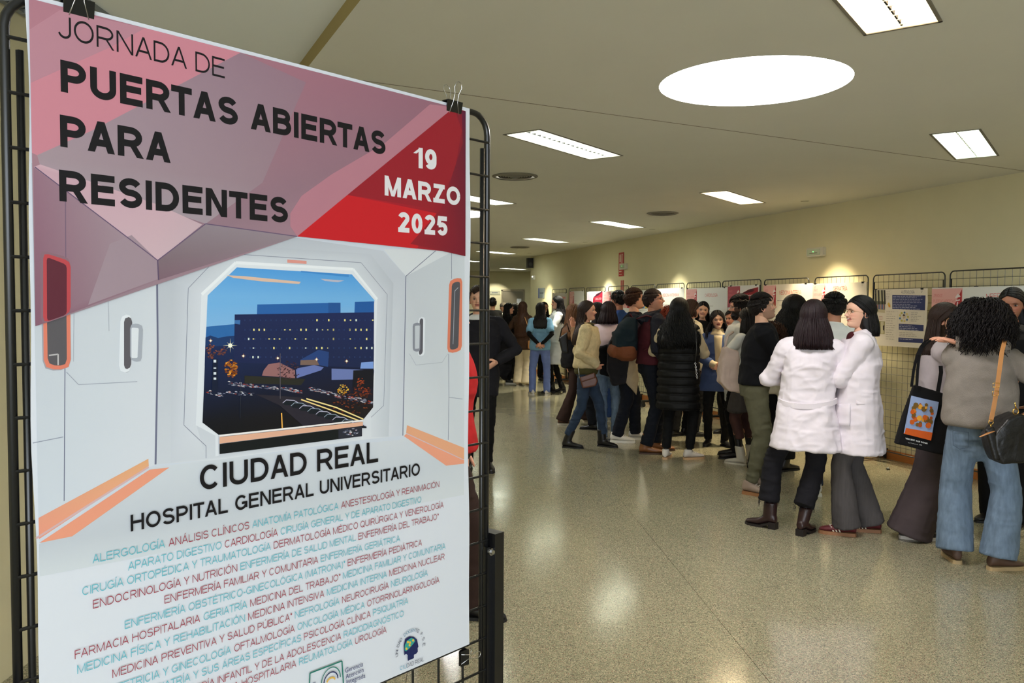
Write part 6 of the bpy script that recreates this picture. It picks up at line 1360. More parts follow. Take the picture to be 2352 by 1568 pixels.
_, JD = person('tall man in a navy sweater with brown hair, leaning to the right', T(1430, 1012), H=1.86, face=88, female=False, fine=1, hair=dict(kind='short', n=3200, w=.0036, top=.022, sy=.9, sx=-.1), hcol='chestnut', head=(-6, 14, 0), lean=(0, .13), feet=((-.10, .16, 2), (.10, -.08, 14)),
       top=dict(m=navy, ease=.02, hem=.92), legs=dict(m=jeans_d, kind='straight', hem=.07), shoes=SH_W, arms=(((-.12, .28, 1.12), (-1, -.4, -.3)), ((.12, .22, 1.08), (1, -.7, -.4))), hands=(None, 'none'), seed=26)
t = thing('folded_jacket', 'dark grey jacket draped over the arm of the man in navy', 'jacket', (0, 0, 0)); yq = JD['root'].location.y - .30
soft('cloth', [Yd(1396, 792, yq), Yd(1412, 764, yq), Yd(1436, 770, yq), Yd(1446, 820, yq), Yd(1436, 880, yq), Yd(1410, 884, yq), Yd(1396, 850, yq)], .14, cloth('dark_grey_cloth', (34, 33, 36)), t, 8, ((.03, 5, 4, 'n'), (.014, 14, 8, 'r')), .014)
def hooded(J):
    S3 = J['S3']; g = G(); g.loft([(*S3(0, -.075, 1.33), .09, .05), (*S3(0, -.085, 1.38), .135, .085), (*S3(0, -.06, 1.44), .14, .11, .2), (*S3(0, -.03, 1.48), .115, .10, .35)]); me = fuse(g, .009, 5, ((.010, 12, 12, 'r'),), 4); me.shade_smooth(); link('hood', me, J['root'], hood)
_, JE = person('tall man in a slate hoodie with glasses and brown boots, looking away right', T(1491, 1038), H=1.84, face=84, female=False, fine=1, skin='b', hair=dict(kind='short', n=3200, w=.0034, top=.010), hcol='brown', head=(24, 12, 0), lean=(.0, .045), glasses='dark', feet=((-.10, .10, 8), (.10, -.06, 10)),
       top=dict(m=maroon, name='jersey', ease=.035, hem=.93, sleeve=0), legs=dict(m=jeans_d, kind='straight', hem=.09, ease=.02), shoes=('boot', (122, 76, 40), (70, 48, 32)), arms=(((-.14, .17, .98), (-1, -.9, 0)), ((.20, .12, .92), (1, -1, 0))), hands=(None, dict(curl=.9)), extra=hooded, seed=27)
for i in (0, 1):
    sd = -1 if i == 0 else 1; g = G(); sc_ = JE['s']; A_ = JE['shd'][i]; g.cut([A_ + V3(-sd * .07, 0, .03), A_, A_.lerp(JE['el'][i], .5), JE['el'][i], JE['el'][i].lerp(JE['wr'][i], .5), JE['wr'][i]], [.085, .080, .070, .064, .055, .044]); g.ball(A_ + V3(-sd * .015, 0, -.005), (.082, .085, .078)); g.ball(JE['el'][i], (.064,) * 3); me = fuse(g, .0085, 6, ((.008, 7, 13, 'r'), (.003, 18, 22, 'n')), 6); me.shade_smooth(); link('sleeve', me, JE['root'], hood)
# backpack worn by the hooded man
t = thing('backpack', 'dark teal backpack with an orange brown base on the hooded man', 'backpack', (0, 0, 0)); yq = JE['root'].location.y
B = lambda x, y, z: lw(JE, S3(x, y, z))
g = G(); g.loft([(0, -.25, .98, .10, .055), (0, -.27, 1.02, .15, .105), (0, -.285, 1.12, .165, .125), (0, -.28, 1.24, .16, .12), (0, -.25, 1.34, .13, .09), (0, -.20, 1.41, .08, .05)], 20, 2.6); me = fuse(g, .011, 6, ((.012, 7, 9, 'r'),), 5); RM = JE['root'].matrix_basis.copy(); RM = Matrix.Translation(JE['root'].location) @ Matrix.Rotation(JE['root'].rotation_euler[2], 4, 'Z') @ Matrix.Scale(JE['s'], 4); me.transform(RM); me.shade_smooth(); link('pack_body', me, t, teal)
g = G(); g.loft([(0, -.25, .965, .10, .055), (0, -.27, 1.00, .158, .110), (0, -.288, 1.08, .172, .132), (0, -.288, 1.12, .172, .132)], 20, 2.6); g.loft([(0, -.385, 1.0, .10, .035), (0, -.40, 1.06, .115, .05), (0, -.385, 1.13, .11, .04)], 16, 2.4); me = fuse(g, .011, 5, ((.006, 9, 9, 'r'),), 5); me.transform(RM); me.shade_smooth(); link('pack_base', me, t, mat('rust_suede', (112, 58, 24), .8, bump=.2))
for sx in (-1, 1): MB().tube([RM @ V3(sx * .08, -.17, 1.40), RM @ V3(sx * .125, -.08, 1.435), RM @ V3(sx * .135, .04, 1.40), RM @ V3(sx * .15, .10, 1.28), RM @ V3(sx * .17, .04, 1.14), RM @ V3(sx * .17, -.12, 1.08)], .026, 8, True, 0, .35).build('shoulder_strap', maroon if sx > 0 else teal, t, True)
MB().tube([RM @ V3(-.03, -.20, 1.41), RM @ V3(-.02, -.22, 1.45), RM @ V3(.02, -.22, 1.45), RM @ V3(.03, -.20, 1.41)], .007, 6).build('grab_handle', maroon, t, True)
t = thing('folded_jacket', 'pale beige jacket hanging below the backpack', 'jacket', (0, 0, 0)); yq = JD['root'].location.y - .22
soft('cloth', [Yd(1440, 826, yq), Yd(1462, 818, yq), Yd(1468, 870, yq), Yd(1462, 908, yq), Yd(1452, 896, yq), Yd(1430, 868, yq), Yd(1424, 862, yq)], .07, cloth('pale_beige', (176, 160, 132)), t, 9, ((.02, 7, 4, 'n'), (.01, 16, 8, 'r')), .011)
person('woman with frizzy red hair between the hooded man and the black vest', T(1536, 1000), H=1.62, face=40, hair=dict(kind='curly', n=900, len=.16, w=.004, r=.05), hcol='red', top=dict(m=cloth('oat_top', (190, 172, 140)), ease=.02), legs=dict(m=blackc, kind='straight'), shoes=SH_B, arms=(((-.14, .24, 1.1), (-1, -.6, 0)), ((.14, .24, 1.1), (1, -.6, 0))), seed=28)
t = thing('leaflet', 'pale leaflet held between the hooded man and the black vest', 'paper', (0, 0, 0)); q = [Yd(1516, 812, 9.0), Yd(1530, 822, 9.0), Yd(1531, 838, 9.1), Yd(1517, 826, 9.1)]; MB().add(q + [p + V3(0, .003, 0) for p in q], [(0, 1, 2, 3), (7, 6, 5, 4), (0, 4, 5, 1), (1, 5, 6, 2), (2, 6, 7, 3), (3, 7, 4, 0)]).build('sheet', mat('paper_white'), t)
person('brown haired woman in a cream dotted blouse behind the black vest', T(1584, 1000), H=1.74, face=70, hair=dict(kind='bob', drop=-.02, n=260), hcol='brown', skin='a', top=dict(m=blouse, ease=.03, collar=.02), legs=dict(m=blackc), shoes=SH_B, seed=29)
person('smiling woman with long straight black hair facing the camera', T(1609, 975), H=1.72, face=190, fine=1, hair=dict(kind='long', drop=.25, n=320, flare=.03, part=.05), hcol='black', skin='d', smile=2, top=dict(m=blackc), legs=dict(m=blackc), shoes=SH_B, head=(0, 0, -5), seed=30)
# quilted vest: horizontal chambers
def quilt(J): pass
_, JF = person('woman in a long black quilted vest with curly black hair and white sneakers', T(1556, 1054), H=1.73, face=18, fine=1, hair=dict(kind='wavy', drop=.27, n=1000, w=.004, wave=.016, flare=.095, vol=1.1, front=70, tip=.3), hcol='black', head=(20, 0, 0), feet=((-.12, -.02, 4), (.12, .03, 52)),
       top=dict(m=creamk, ease=.018, sr=(.060, .056, .044)), coat=dict(m=puffer, name='quilted_vest', ease=.060, hem=.54, flare=.06, sleeve=0, waisted=.2, collar=.03, wr=[(.004, 9, 9, 'r')], sm=7), legs=dict(m=blackc, kind='slim', hem=.12), shoes=('trainer', (214, 206, 196), (196, 160, 120)),
       arms=(((-.10, .26, 1.10), (-1, -.4, -.3)), ((.05, .26, 1.12), (1, -.35, -.4))), hands=(dict(curl=.4), dict(d=V3(-1, .1, -.2), curl=.4)), seed=31)
mb = JF['coat'].data; n = len(mb.vertices); co = np.empty(n * 3); mb.vertices.foreach_get('co', co); co = co.reshape(-1, 3); no = np.empty(n * 3); mb.vertex_normals.foreach_get('vector', no); no = no.reshape(-1, 3)
ph = (co[:, 2] / .085) % 1; d = -.016 * np.exp(-((ph - .5) / .13) ** 2); mb.vertices.foreach_set('co', (co + no * d[:, None] * (abs(no[:, 2]) < .7)[:, None]).ravel()); mb.update()
t = thing('chain_strap', 'silver chain strap on the side of the black quilted vest', 'bag strap', (0, 0, 0)); pts = [Yd(1599, 760, 8.15), Yd(1600, 800, 8.12), Yd(1597, 835, 8.10), Yd(1601, 868, 8.12)]
MB().tube(pts[:3], .004, 6).build('cord', blackl, t, True)
for k in range(10): p = pts[2].lerp(pts[3], k / 9); MB().tube(arc_pts(p, .0075, 0, 2 * PI, 8, V3(.5, .8, 0) if k % 2 else V3(1, 0, 0), V3(0, 0, 1.5)), .0026, 5, False).build('link', chrome, t, True)
_, JI = person('young woman in a blue shirt over a cream turtleneck, facing the camera', T(1645, 1022), H=1.60, face=192, fine=1, skin='d', hair=dict(kind='wavy', drop=.20, n=460, wave=.014, flare=.07, front=66, vol=1.06), hcol='dark', head=(-6, 2, 4), feet=((-.10, .05, -30), (.10, 0, 14)),
       top=dict(m=cloth('cream_turtleneck', (186, 170, 140)), name='turtleneck', ease=.01, collar=.035), coat=dict(m=shirt_b, name='shirt', ease=.030, hem=.70, flare=.25, vneck=.4, nw=.022, sleeve=.86, sr=(.066, .062, .056), wr=[(.005, 6, 12, 'r')]), legs=dict(m=blackc, kind='slim', hem=.08), shoes=('boot', (18, 17, 18), (14, 14, 14)), arms=CLASP, hands=(dict(d=V3(.9, .25, -.2), n=V3(0, -1, 0), curl=.7), dict(d=V3(-.9, .3, -.15), n=V3(0, -1, 0), curl=.5)), seed=32)
def front_strip(J, z0, z1, w0, w1, ease, m_, name):
    mb = MB(); V = []; N = 14; sc_ = J['s']
    for k in range(N + 1):
        t_ = k / N; z = z0 + (z1 - z0) * t_; a_, b_ = J['tr'](z); o = J['S3'](0, 0, z); hw = w0 + (w1 - w0) * t_; y = o.y + (b_ * (1.0 if z < 1.36 else 1.1) + ease) * sc_
        V += [V3(o.x - hw, y - .006, o.z), V3(o.x, y, o.z), V3(o.x + hw, y - .006, o.z), V3(o.x + hw, y - .03, o.z), V3(o.x - hw, y - .03, o.z)]
    mb.add(V, [(i * 5 + j, (i + 1) * 5 + j, (i + 1) * 5 + (j + 1) % 5, i * 5 + (j + 1) % 5) for i in range(N) for j in range(5)] + [(0, 1, 2, 3, 4), tuple(N * 5 + j for j in range(5))[::-1]]); return mb.build(name, m_, J['root'], True)
front_strip(JI, .90, 1.40, .018, .05, .040, cloth('cream_turtleneck'), 'turtleneck_front')
person('bearded man with glasses in a white coat, facing left', T(1694, 1050), H=1.76, face=-78, female=False, fine=1, skin='a', hair=dict(kind='short', n=3000, w=.0042, top=.028, sx=.4), hcol='dark', glasses='metal', beard=1.0, head=(0, 0, 0), smile=1, coat=dict(m=white_b, name='white_coat', ease=.035, hem=.6, vneck=.3), top=dict(m=white_b, name='shirt'), legs=dict(m=blackc), shoes=SH_B, seed=33)
person('man with reddish face and pale jacket, glimpsed under the bearded man', T(1678, 996), H=1.60, face=-120, female=False, skin='b', hair=dict(kind='short', n=500), hcol='dark', smile=1, top=dict(m=cloth('pale_jacket', (150, 156, 158)), ease=.03, collar=.02), legs=dict(m=blackc), shoes=SH_B, seed=34)
_, JK = person('woman in a white tee, dark skirt and white boots behind the man in black', T(1712, 1064), H=1.64, face=-40, hair=dict(kind='long', drop=.05, n=260), hcol='dark', skin='b', top=dict(m=white_b, name='t_shirt', ease=.02, sleeve=.45, hem=.82), legs=dict(m=cloth('rose_tights', (78, 52, 50)), kind='slim', hem=.28), shoes=('boot', (196, 190, 178), (210, 204, 190)), arms=(((-.16, .24, 1.06), (-1, -.2, -.3)), ((.16, .2, 1.0), (1, -.6, 0))), feet=((-.1, .0, -6), (.09, 0, 8)), seed=35)
me = None; drape('tulle_skirt', [(0, 0, .88, .15, .12), (0, 0, .70, .20, .17), (0, 0, .56, .23, .19)], tulle, JK['root'], .013, ((.02, 14, 2, 'n'), (.006, 30, 6, 'r')))
t = thing('canvas_bag', 'big pale canvas bag hanging left of the man in the black sweater', 'bag', (0, 0, 0)); yq = 7.85
soft('bag_body', [Yd(1664, 796, yq), Yd(1692, 806, yq), Yd(1698, 900, yq), Yd(1670, 896, yq), Yd(1649, 876, yq), Yd(1654, 836, yq)], .16, totec, t, 10, ((.016, 6, 5, 'n'), (.006, 16, 10, 'r')), .011); MB().tube([Yd(1664, 800, yq), Yd(1672, 770, yq + .05), Yd(1684, 762, yq + .1)], .012, 6).build('handle', totec, t, True)

# ---- right group
_, JL = person('man in a black sweater and olive trousers with glasses, arms folded, in profile', T(1729, 1128), H=1.77, face=100, female=False, fine=1, skin='d', hair=dict(kind='short', n=4200, w=.0034, top=.012, sy=.9), hcol='dark', glasses='gold', beard=.45, head=(-4, 14, 0), lean=(0, .07), feet=((-.12, .04, 14), (.13, -.03, 30)),
       top=dict(m=cloth('black_knit', (10, 11, 17), bscale=400), ease=.028, hem=.93, rib=.006, sr=(.082, .066, .048)), legs=dict(m=olive, kind='jogger', hem=.11, ease=.015, wr=[(.008, 6, 15, 'r'), (.003, 24, 30, 'n')]), shoes=('sneaker', (150, 130, 116), (150, 104, 66)),
       arms=(((.08, .24, 1.16), (-1, -.2, -.5)), ((-.12, .26, 1.13), (1, -.2, -.5))), hands=(dict(d=V3(1, .1, 0), n=V3(0, -1, .1)), dict(d=V3(-1, .1, -.1), n=V3(0, -1, .1), curl=.5)), seed=36)
person('woman with frizzy brown hair bending forward beyond the man in black', T(1752, 1085), H=1.47, face=60, hair=dict(kind='curly', n=1000, len=.17, w=.004, r=.03), hcol='chestnut', top=dict(m=cloth('ivory_top', (206, 196, 180)), name='blouse', ease=.03), legs=dict(m=blackc, kind='wide', hem=.02), shoes=BT_B, head=(0, -12, 0), lean=(0, .1), seed=37)
# floral black top
_, JM = person('woman with wavy dark hair and a floral black top over a cream scarf', T(1786, 1078), H=1.76, face=52, hair=dict(kind='wavy', drop=.14, n=700, w=.004, wave=.016, flare=.085, vol=1.1), hcol='black', head=(34, 0, 0), lean=(.12, .04), top=dict(m=mat('floral_black', (20, 18, 20), .85, attr=False), name='blouse', ease=.03, collar=0), legs=dict(m=blackc, kind='skirt', len=.12, r=.17), shoes=BT_B, arms=(((-.14, .24, 1.08), (-1, -.6, 0)), ((.14, .24, 1.08), (1, -.6, 0))), seed=38)
rgf = random.Random(5)
for k in range(26):
    a = rgf.uniform(2.4, 6.0); z = rgf.uniform(1.12, 1.4); a_, b_ = JM['tr'](z); o = JM['S3'](0, 0, z); x, y = o.x + (a_ + .045) * JM['s'] * math.cos(a), o.y + (b_ + .048) * JM['s'] * math.sin(a); nrm = V3(math.cos(a) / a_, math.sin(a) / b_, 0).normalized(); tx = V3(-nrm.y, nrm.x, 0); cc = V3(x, y, o.z); r_ = rgf.uniform(.012, .022)
    mb = MB(); mb.add([cc + tx * (r_ * math.cos(q * PI / 4) * (1 if q % 2 else .55)) + V3(0, 0, 1) * (r_ * math.sin(q * PI / 4) * (1 if q % 2 else .55)) for q in range(8)], [tuple(range(8))]); mb.build('embroidered_flower', mat('flower_%d' % (k % 3), ((150, 40, 34), (176, 148, 60), (96, 50, 84))[k % 3], .8), JM['root'])
g = G(); S3 = JM['S3']; g.loft([(*S3(.03, .03, 1.30), .07, .11), (*S3(.02, .02, 1.40), .085, .10), (*S3(0, .0, 1.47), .072, .075)]); me = fuse(g, .01, 5, ((.008, 14, 4, 'r'),), 8); me.shade_smooth(); link('scarf', me, JM['root'], creamk)
_, JO = person('man with black hair in a white coat and jeans, seen from behind between two coats', T(1906, 1138), H=1.76, face=12, female=False, skin='b', fine=1, hair=dict(kind='short', n=4200, w=.0036, top=.020, sx=.5), hcol='black', head=(-20, 0, 0), feet=((-.12, 0, -18), (.10, .05, 6)),
       coat=dict(m=white_b, name='white_coat', ease=.035, hem=.70, flare=.1, collar=.012, sr=(.078, .066, .054)), legs=dict(m=jeans_b, kind='straight', hem=.08), shoes=('sneaker', (220, 222, 222), (226, 226, 222)), arms=(((-.12, .24, 1.1), (-1, -.6, 0)), ((.14, .24, 1.1), (1, -.6, 0))), seed=39)
# lab coat seen from behind, with half belt
def belt(J, z, ease, a0, a1, hw, tilt=0, name='half_belt', m_=whitec):
    a_, b_ = J['tr'](z); a_ = max(a_, J['tr'](.9)[0] * .5 + a_ * .5); o = J['S3'](0, 0, z); s = J['s']; mb = MB(); V = []; N = 18
    for i in range(N + 1):
        a = math.radians(a0 + (a1 - a0) * i / N); x, y = o.x + (a_ + ease) * s * math.cos(a), o.y + (b_ + ease) * s * math.sin(a); zz = o.z - .03 * math.sin(PI * i / N) + tilt * math.cos(a)
        nr_ = V3(math.cos(a), math.sin(a), 0); V += [V3(x, y, zz - hw), V3(x, y, zz + hw), V3(x, y, zz + hw) - nr_ * .012, V3(x, y, zz - hw) - nr_ * .012]
    mb.add(V, [(i * 4 + j, i * 4 + (j + 1) % 4, (i + 1) * 4 + (j + 1) % 4, (i + 1) * 4 + j) for i in range(N) for j in range(4)] + [(0, 3, 2, 1), tuple(N * 4 + j for j in range(4))]); return mb.build(name, m_, J['root'])
_, JN = person('woman in a white lab coat seen from behind, dark straight hair, cropped black jeans', T(1848, 1224), H=1.69, face=20, fine=1, hair=dict(kind='bob', drop=.105, n=1100, flare=.075, w=.0038, vol=1.08, tip=.5), hcol='plum', head=(4, 0, 0), lean=(.03, 0), feet=((-.26, .06, -66), (-.01, -.04, 22)),
       coat=dict(m=whitec, name='lab_coat', ease=.036, hem=.635, flare=.26, waisted=.45, collar=.01, sr=(.066, .057, .046), wr=[(.010, 7, 2.2, 'r'), (.007, 6, 9, 'r'), (.0045, 12, 22, 'r'), (.0012, 40, 40, 'n')], sm=3), legs=dict(m=blackj, kind='crop', hem=.21, ease=.012), shoes=HB,
       arms=(((-.08, .22, 1.13), (-1, -.35, -.4)), ((.08, .24, 1.12), (1, -.5, -.4))), seed=40)
belt(JN, .985, .056, 198, 342, .019, .01)
rgf = random.Random(9); mb = MB()
for i in (0, 1):
    for k in range(34):
        a = rgf.uniform(0, 2 * PI); c = JN['ank'][i]; r_ = .074; p = V3(c.x + r_ * math.cos(a), c.y - .004 + r_ * math.sin(a), .214); mb.tube([p, p + V3(rgf.uniform(-.006, .006), rgf.uniform(-.006, .006), -rgf.uniform(.01, .045))], .0013, 3)
mb.build('frayed_hem', blackj, JN['root'], kind='stuff')
# lab coat in profile, laughing
_, JP = person('laughing woman with glasses and dark bob in a white lab coat, facing left', T(1962, 1224), H=1.73, face=-72, fine=1, skin='d', hair=dict(kind='bob', drop=.045, n=1000, flare=.04, w=.0038, front=98, part=-.2), hcol='black', glasses='gold', smile=2, head=(-22, 4, 0), feet=((-.08, .06, 6), (.08, -.12, 0)),
       top=dict(m=cloth('wine_top', (74, 24, 30)), name='blouse', ease=.008), coat=dict(m=whitec, name='lab_coat', ease=.040, hem=.60, flare=.14, waisted=.1, vneck=.55, nw=.020, collar=.008, sr=(.064, .056, .046), wr=[(.010, 8, 2.0, 'r'), (.007, 6, 9, 'r'), (.0045, 12, 20, 'r'), (.0012, 40, 40, 'n')], sm=3), legs=dict(m=corduroy, kind='flare', hem=.06, ease=.012), shoes=('sneaker', (92, 26, 32), (150, 104, 70)),
       arms=(((.07, .24, 1.14), (-1, -.3, -.5)), ((-.06, .26, 1.12), (1, -.3, -.5))), seed=41)
# patch pocket, badge, back tab of that coat
def patch(J, pts, m_, name, th=.004, bulge=0.0):
    P_ = [wl(J, p) for p in pts]; n = (P_[1] - P_[0]).cross(P_[2] - P_[0]).normalized(); k = len(P_); mb = MB(); mb.add([p + n * th for p in P_] + [p - n * th for p in P_], [tuple(range(k)), tuple(range(k, 2 * k))[::-1]] + [(i, k + i, k + (i + 1) % k, (i + 1) % k) for i in range(k)]); return mb.build(name, m_, J['root'])
def wrap_patch(J, a0, a1, z0, z1, ease, fl, m_, name, th=.005, slant=0):
    mb = MB(); N, K = 8, 6; V = []
    for lay in (0, 1):
        for k in range(K + 1):
            for i in range(N + 1):
                t_, q_ = i / N, k / K; a = math.radians(a0 + (a1 - a0) * t_); z = z0 + (z1 - z0) * q_ + slant * t_; a_, b_ = J['tr'](max(z, .86)); e_ = ease - (th * 3 if lay else 0)
                if z < .92: a_ += fl * (.92 - z); b_ += fl * .8 * (.92 - z)
                o = J['S3'](0, 0, max(z, .86)); V.append(V3(o.x + (a_ + e_) * J['s'] * math.cos(a), o.y + (b_ + e_) * J['s'] * math.sin(a), z * J['s']))
    n1 = (N + 1) * (K + 1); F_ = []
    for k in range(K):
        for i in range(N): q = k * (N + 1) + i; F_ += [(q, q + 1, q + N + 2, q + N + 1), (q + n1, q + n1 + N + 1, q + n1 + N + 2, q + n1 + 1)]
    rim = [i for i in range(N + 1)] + [k * (N + 1) + N for k in range(1, K + 1)] + [K * (N + 1) + i for i in range(N - 1, -1, -1)] + [k * (N + 1) for k in range(K - 1, 0, -1)]
    F_ += [(rim[i], rim[i] + n1, rim[(i + 1) % len(rim)] + n1, rim[(i + 1) % len(rim)]) for i in range(len(rim))]
    mb.add(V, F_); return mb.build(name, m_, J['root'], True)
wrap_patch(JP, 160, 122, .80, .955, .064, .14, whitec, 'pocket', .006, -.01)
wrap_patch(JP, 205, 172, .955, .995, .062, 0, whitec, 'side_tab', .004)
wrap_patch(JP, 146, 140, 1.205, 1.222, .062, 0, chrome, 'badge')
mb = MB()
for i_, sg in ((0, -1), (1, 1)):
    pass
# three pale stripes on the side of her shoe
fx = JP['ank'][1]; sh_obj = [o for o in JP['root'].children if o.name.startswith('shoe')]
for o in sh_obj:
    i_ = sh_obj.index(o); M_ = Matrix.Translation((JP['ank'][i_].x, JP['ank'][i_].y, 0)) @ Matrix.Rotation(-math.radians((6, 0)[i_]), 4, 'Z')
    for sd in (-1, 1):
        for k in range(3): y = .035 + k * .022; MB().add([M_ @ V3(sd * .0405, y, .028), M_ @ V3(sd * .0425, y + .009, .028), M_ @ V3(sd * .034, y + .026, .062), M_ @ V3(sd * .033, y + .017, .062), M_ @ V3(sd * .030, y, .028), M_ @ V3(sd * .030, y + .009, .028), M_ @ V3(sd * .026, y + .026, .058), M_ @ V3(sd * .026, y + .017, .058)], [(0, 1, 2, 3), (7, 6, 5, 4), (0, 4, 5, 1), (1, 5, 6, 2), (2, 6, 7, 3), (3, 7, 4, 0)]).build('stripe', mat('stripe_cream', (214, 204, 180), .6), o)

# far right: tall dark haired woman facing the two
_, JS = person('tall woman with long black hair and black clothes at the right edge, face half hidden', T(2310, 1200), H=1.80, face=238, fine=1, skin='c', hair=dict(kind='long', drop=.34, n=700, w=.004, flare=.05, part=.3, front=90), hcol='black', head=(-20, -6, 0), top=dict(m=blackc, name='jacket', ease=.03, hem=.85), legs=dict(m=blackc, kind='flare', hem=.05), shoes=BT_B, seed=42)
# woman in pale grey sweater, wide taupe trousers
_, JQ = person('smiling woman with long brown hair, pale grey sweater and wide taupe trousers', T(2140, 1232), H=1.68, face=112, fine=1, skin='d', smile=1.0, hair=dict(kind='long', drop=.13, n=1000, flare=.03, w=.0038, front=96, part=.2), hcol='brown', head=(14, 2, 0), lean=(0, .05), feet=((-.10, .10, 0), (.12, -.16, -8)),
       top=dict(m=grey_l, ease=.026, hem=.94, rib=.006, sr=(.074, .064, .050), wr=[(.010, 6, 9, 'r'), (.003, 20, 20, 'n')]), legs=dict(m=taupe, kind='verywide', hem=.035, waist=1.03), shoes=('sneaker', (40, 34, 40), (214, 206, 198)), arms=(((-.14, .26, 1.1), (-1, -.3, -.3)), ((.02, .42, 1.16), (.8, -.2, -1))), seed=43)
# curly haired woman in the grey sweater, hand on the other's shoulder
rp = T(2240, 1296); tgt = Matrix.Rotation(math.radians(24), 4, 'Z') @ (Yd(2196, 786, 5.26) - rp); tip = Matrix.Rotation(math.radians(24), 4, 'Z') @ (Yd(2140, 770, 5.30) - Yd(2196, 786, 5.26))
_, JR = person('woman with big dark curly hair in a grey sweater and light jeans, seen from behind', rp, H=1.67, face=24, fine=1, hair=dict(kind='curly', n=5200, len=.165, w=.0030, r=.028, cr=.95), hcol='curl', head=(-4, 0, 0), feet=((-.12, .02, -14), (.12, -.06, 58)),
       top=dict(m=grey_knit, ease=.050, hem=.92, rib=.012, waisted=.0, sr=(.078, .062, .042), wr=[(.010, 5, 7, 'r'), (.0025, 24, 24, 'n')], sm=7), legs=dict(m=jeans_l, kind='wide', hem=.08, ease=.016), shoes=('sneaker', (86, 62, 48), (176, 152, 112)),
       arms=((tgt, (.7, .7, -1)), ((.30, .12, 1.02), (1, -.9, 0))), hands=(dict(d=tip, n=V3(.1, .1, -1), curl=.28, spread=.12), None), seed=44)
# jeans: back pocket and belt loops
mb = MB()
def hipp(J, a, z, e): a_, b_ = J['tr'](z); o = J['S3'](0, 0, z); return V3(o.x + (a_ + e) * J['s'] * math.cos(math.radians(a)), o.y + (b_ + e) * J['s'] * math.sin(math.radians(a)), o.z)
for a0 in (214, 292):
    V = [hipp(JR, a0, .885, .026), hipp(JR, a0 + 34, .885, .026), hipp(JR, a0 + 34, .79, .034), hipp(JR, a0 + 17, .77, .036), hipp(JR, a0, .79, .034), hipp(JR, a0, .885, .026)]
    MB().tube(V, .0022, 5).build('pocket_seam', cloth('seam_blue', (74, 88, 104)), JR['root'])
MB().tube([hipp(JR, 270, .99, .03), hipp(JR, 270, .90, .026), hipp(JR, 270, .80, .020)], .002, 5).build('back_seam', cloth('seam_blue'), JR['root'])
# her handbag: grained black body, tan strap with buckle and gold fittings
t = thing('handbag', 'black leather handbag with tan strap and gold fittings on the curly haired woman', 'bag', (0, 0, 0)); yb = 4.92
soft('bag_body', [Yd(2268, 996, yb), Yd(2300, 958, yb), Yd(2330, 946, yb), Yd(2372, 972, yb), Yd(2378, 1040, yb), Yd(2330, 1058, yb), Yd(2284, 1060, yb), Yd(2272, 1030, yb)], .15, blackl, t, 11, ((.006, 7, 7, 'n'), (.002, 40, 40, 'n')), .008, 7)
soft('flap', [Yd(2262, 986, yb - .06), Yd(2282, 978, yb - .06), Yd(2296, 1056, yb - .06), Yd(2282, 1058, yb - .06)], .03, blackl, t, 12, (), .007)
def ribbon(pts, w_, th, side=V3(1, 0, 0)):
    mb = MB(); V = []
    for p in pts: V += [p - side * w_ / 2, p + side * w_ / 2, p + side * w_ / 2 + V3(0, th, 0), p - side * w_ / 2 + V3(0, th, 0)]
    n = len(pts); mb.add(V, [(i * 4 + j, i * 4 + (j + 1) % 4, (i + 1) * 4 + (j + 1) % 4, (i + 1) * 4 + j) for i in range(n - 1) for j in range(4)] + [(0, 1, 2, 3)[::-1], tuple((n - 1) * 4 + j for j in range(4))]); return mb
ys = rp.y - .26
sp_ = [Yd(2310, 772, 5.14), Yd(2307, 786, 5.06), Yd(2302, 806, 4.985), Yd(2296, 850, 4.93), Yd(2290, 895, 4.90), Yd(2282, 940, 4.89), Yd(2276, 968, 4.89)]
ribbon(sp_, .026, .004).build('strap', tan, t)
for a, b in (((2284, 884), 5), ((2283, 903), 3)): p = Yd(a[0] + 4, a[1], 4.893); MB().tube([p + V3(-.019, 0, -.012), p + V3(.019, 0, -.012), p + V3(.019, 0, .012), p + V3(-.019, 0, .012), p + V3(-.019, 0, -.012)], .0022, 5).build('buckle', gold, t, True)
p = Yd(2276, 968, 4.885); MB().tube(arc_pts(p + V3(0, 0, -.004), .014, 0, 2 * PI, 12), .003, 6, False).build('ring', gold, t, True); MB().tube([p + V3(0, 0, -.018), p + V3(.004, 0, -.05)], .0045, 6).build('clasp', gold, t, True)
ribbon([Yd(2250, 1003, 4.84), Yd(2268, 994, 4.84), Yd(2284, 990, 4.84)], .004, .003, V3(.1, 0, 1)).build('tab', tan, t); MB().tube([Yd(2250, 1003, 4.84), Yd(2284, 990, 4.84)], .008, 6, True, 0, .3).build('side_tab', tan, t, True)
p = Yd(2333, 945, 4.87); MB().tube(arc_pts(p, .017, 0, 2 * PI, 12), .0035, 6, False).build('ring', gold, t, True); MB().tube([p + V3(0, 0, .014), p + V3(-.005, 0, .055)], .005, 6).build('clasp', gold, t, True); MB().tube([Yd(2318, 966, 4.86), Yd(2336, 956, 4.86), Yd(2362, 948, 4.86)], .010, 6, True, 0, .35).build('side_tab', tan, t, True)
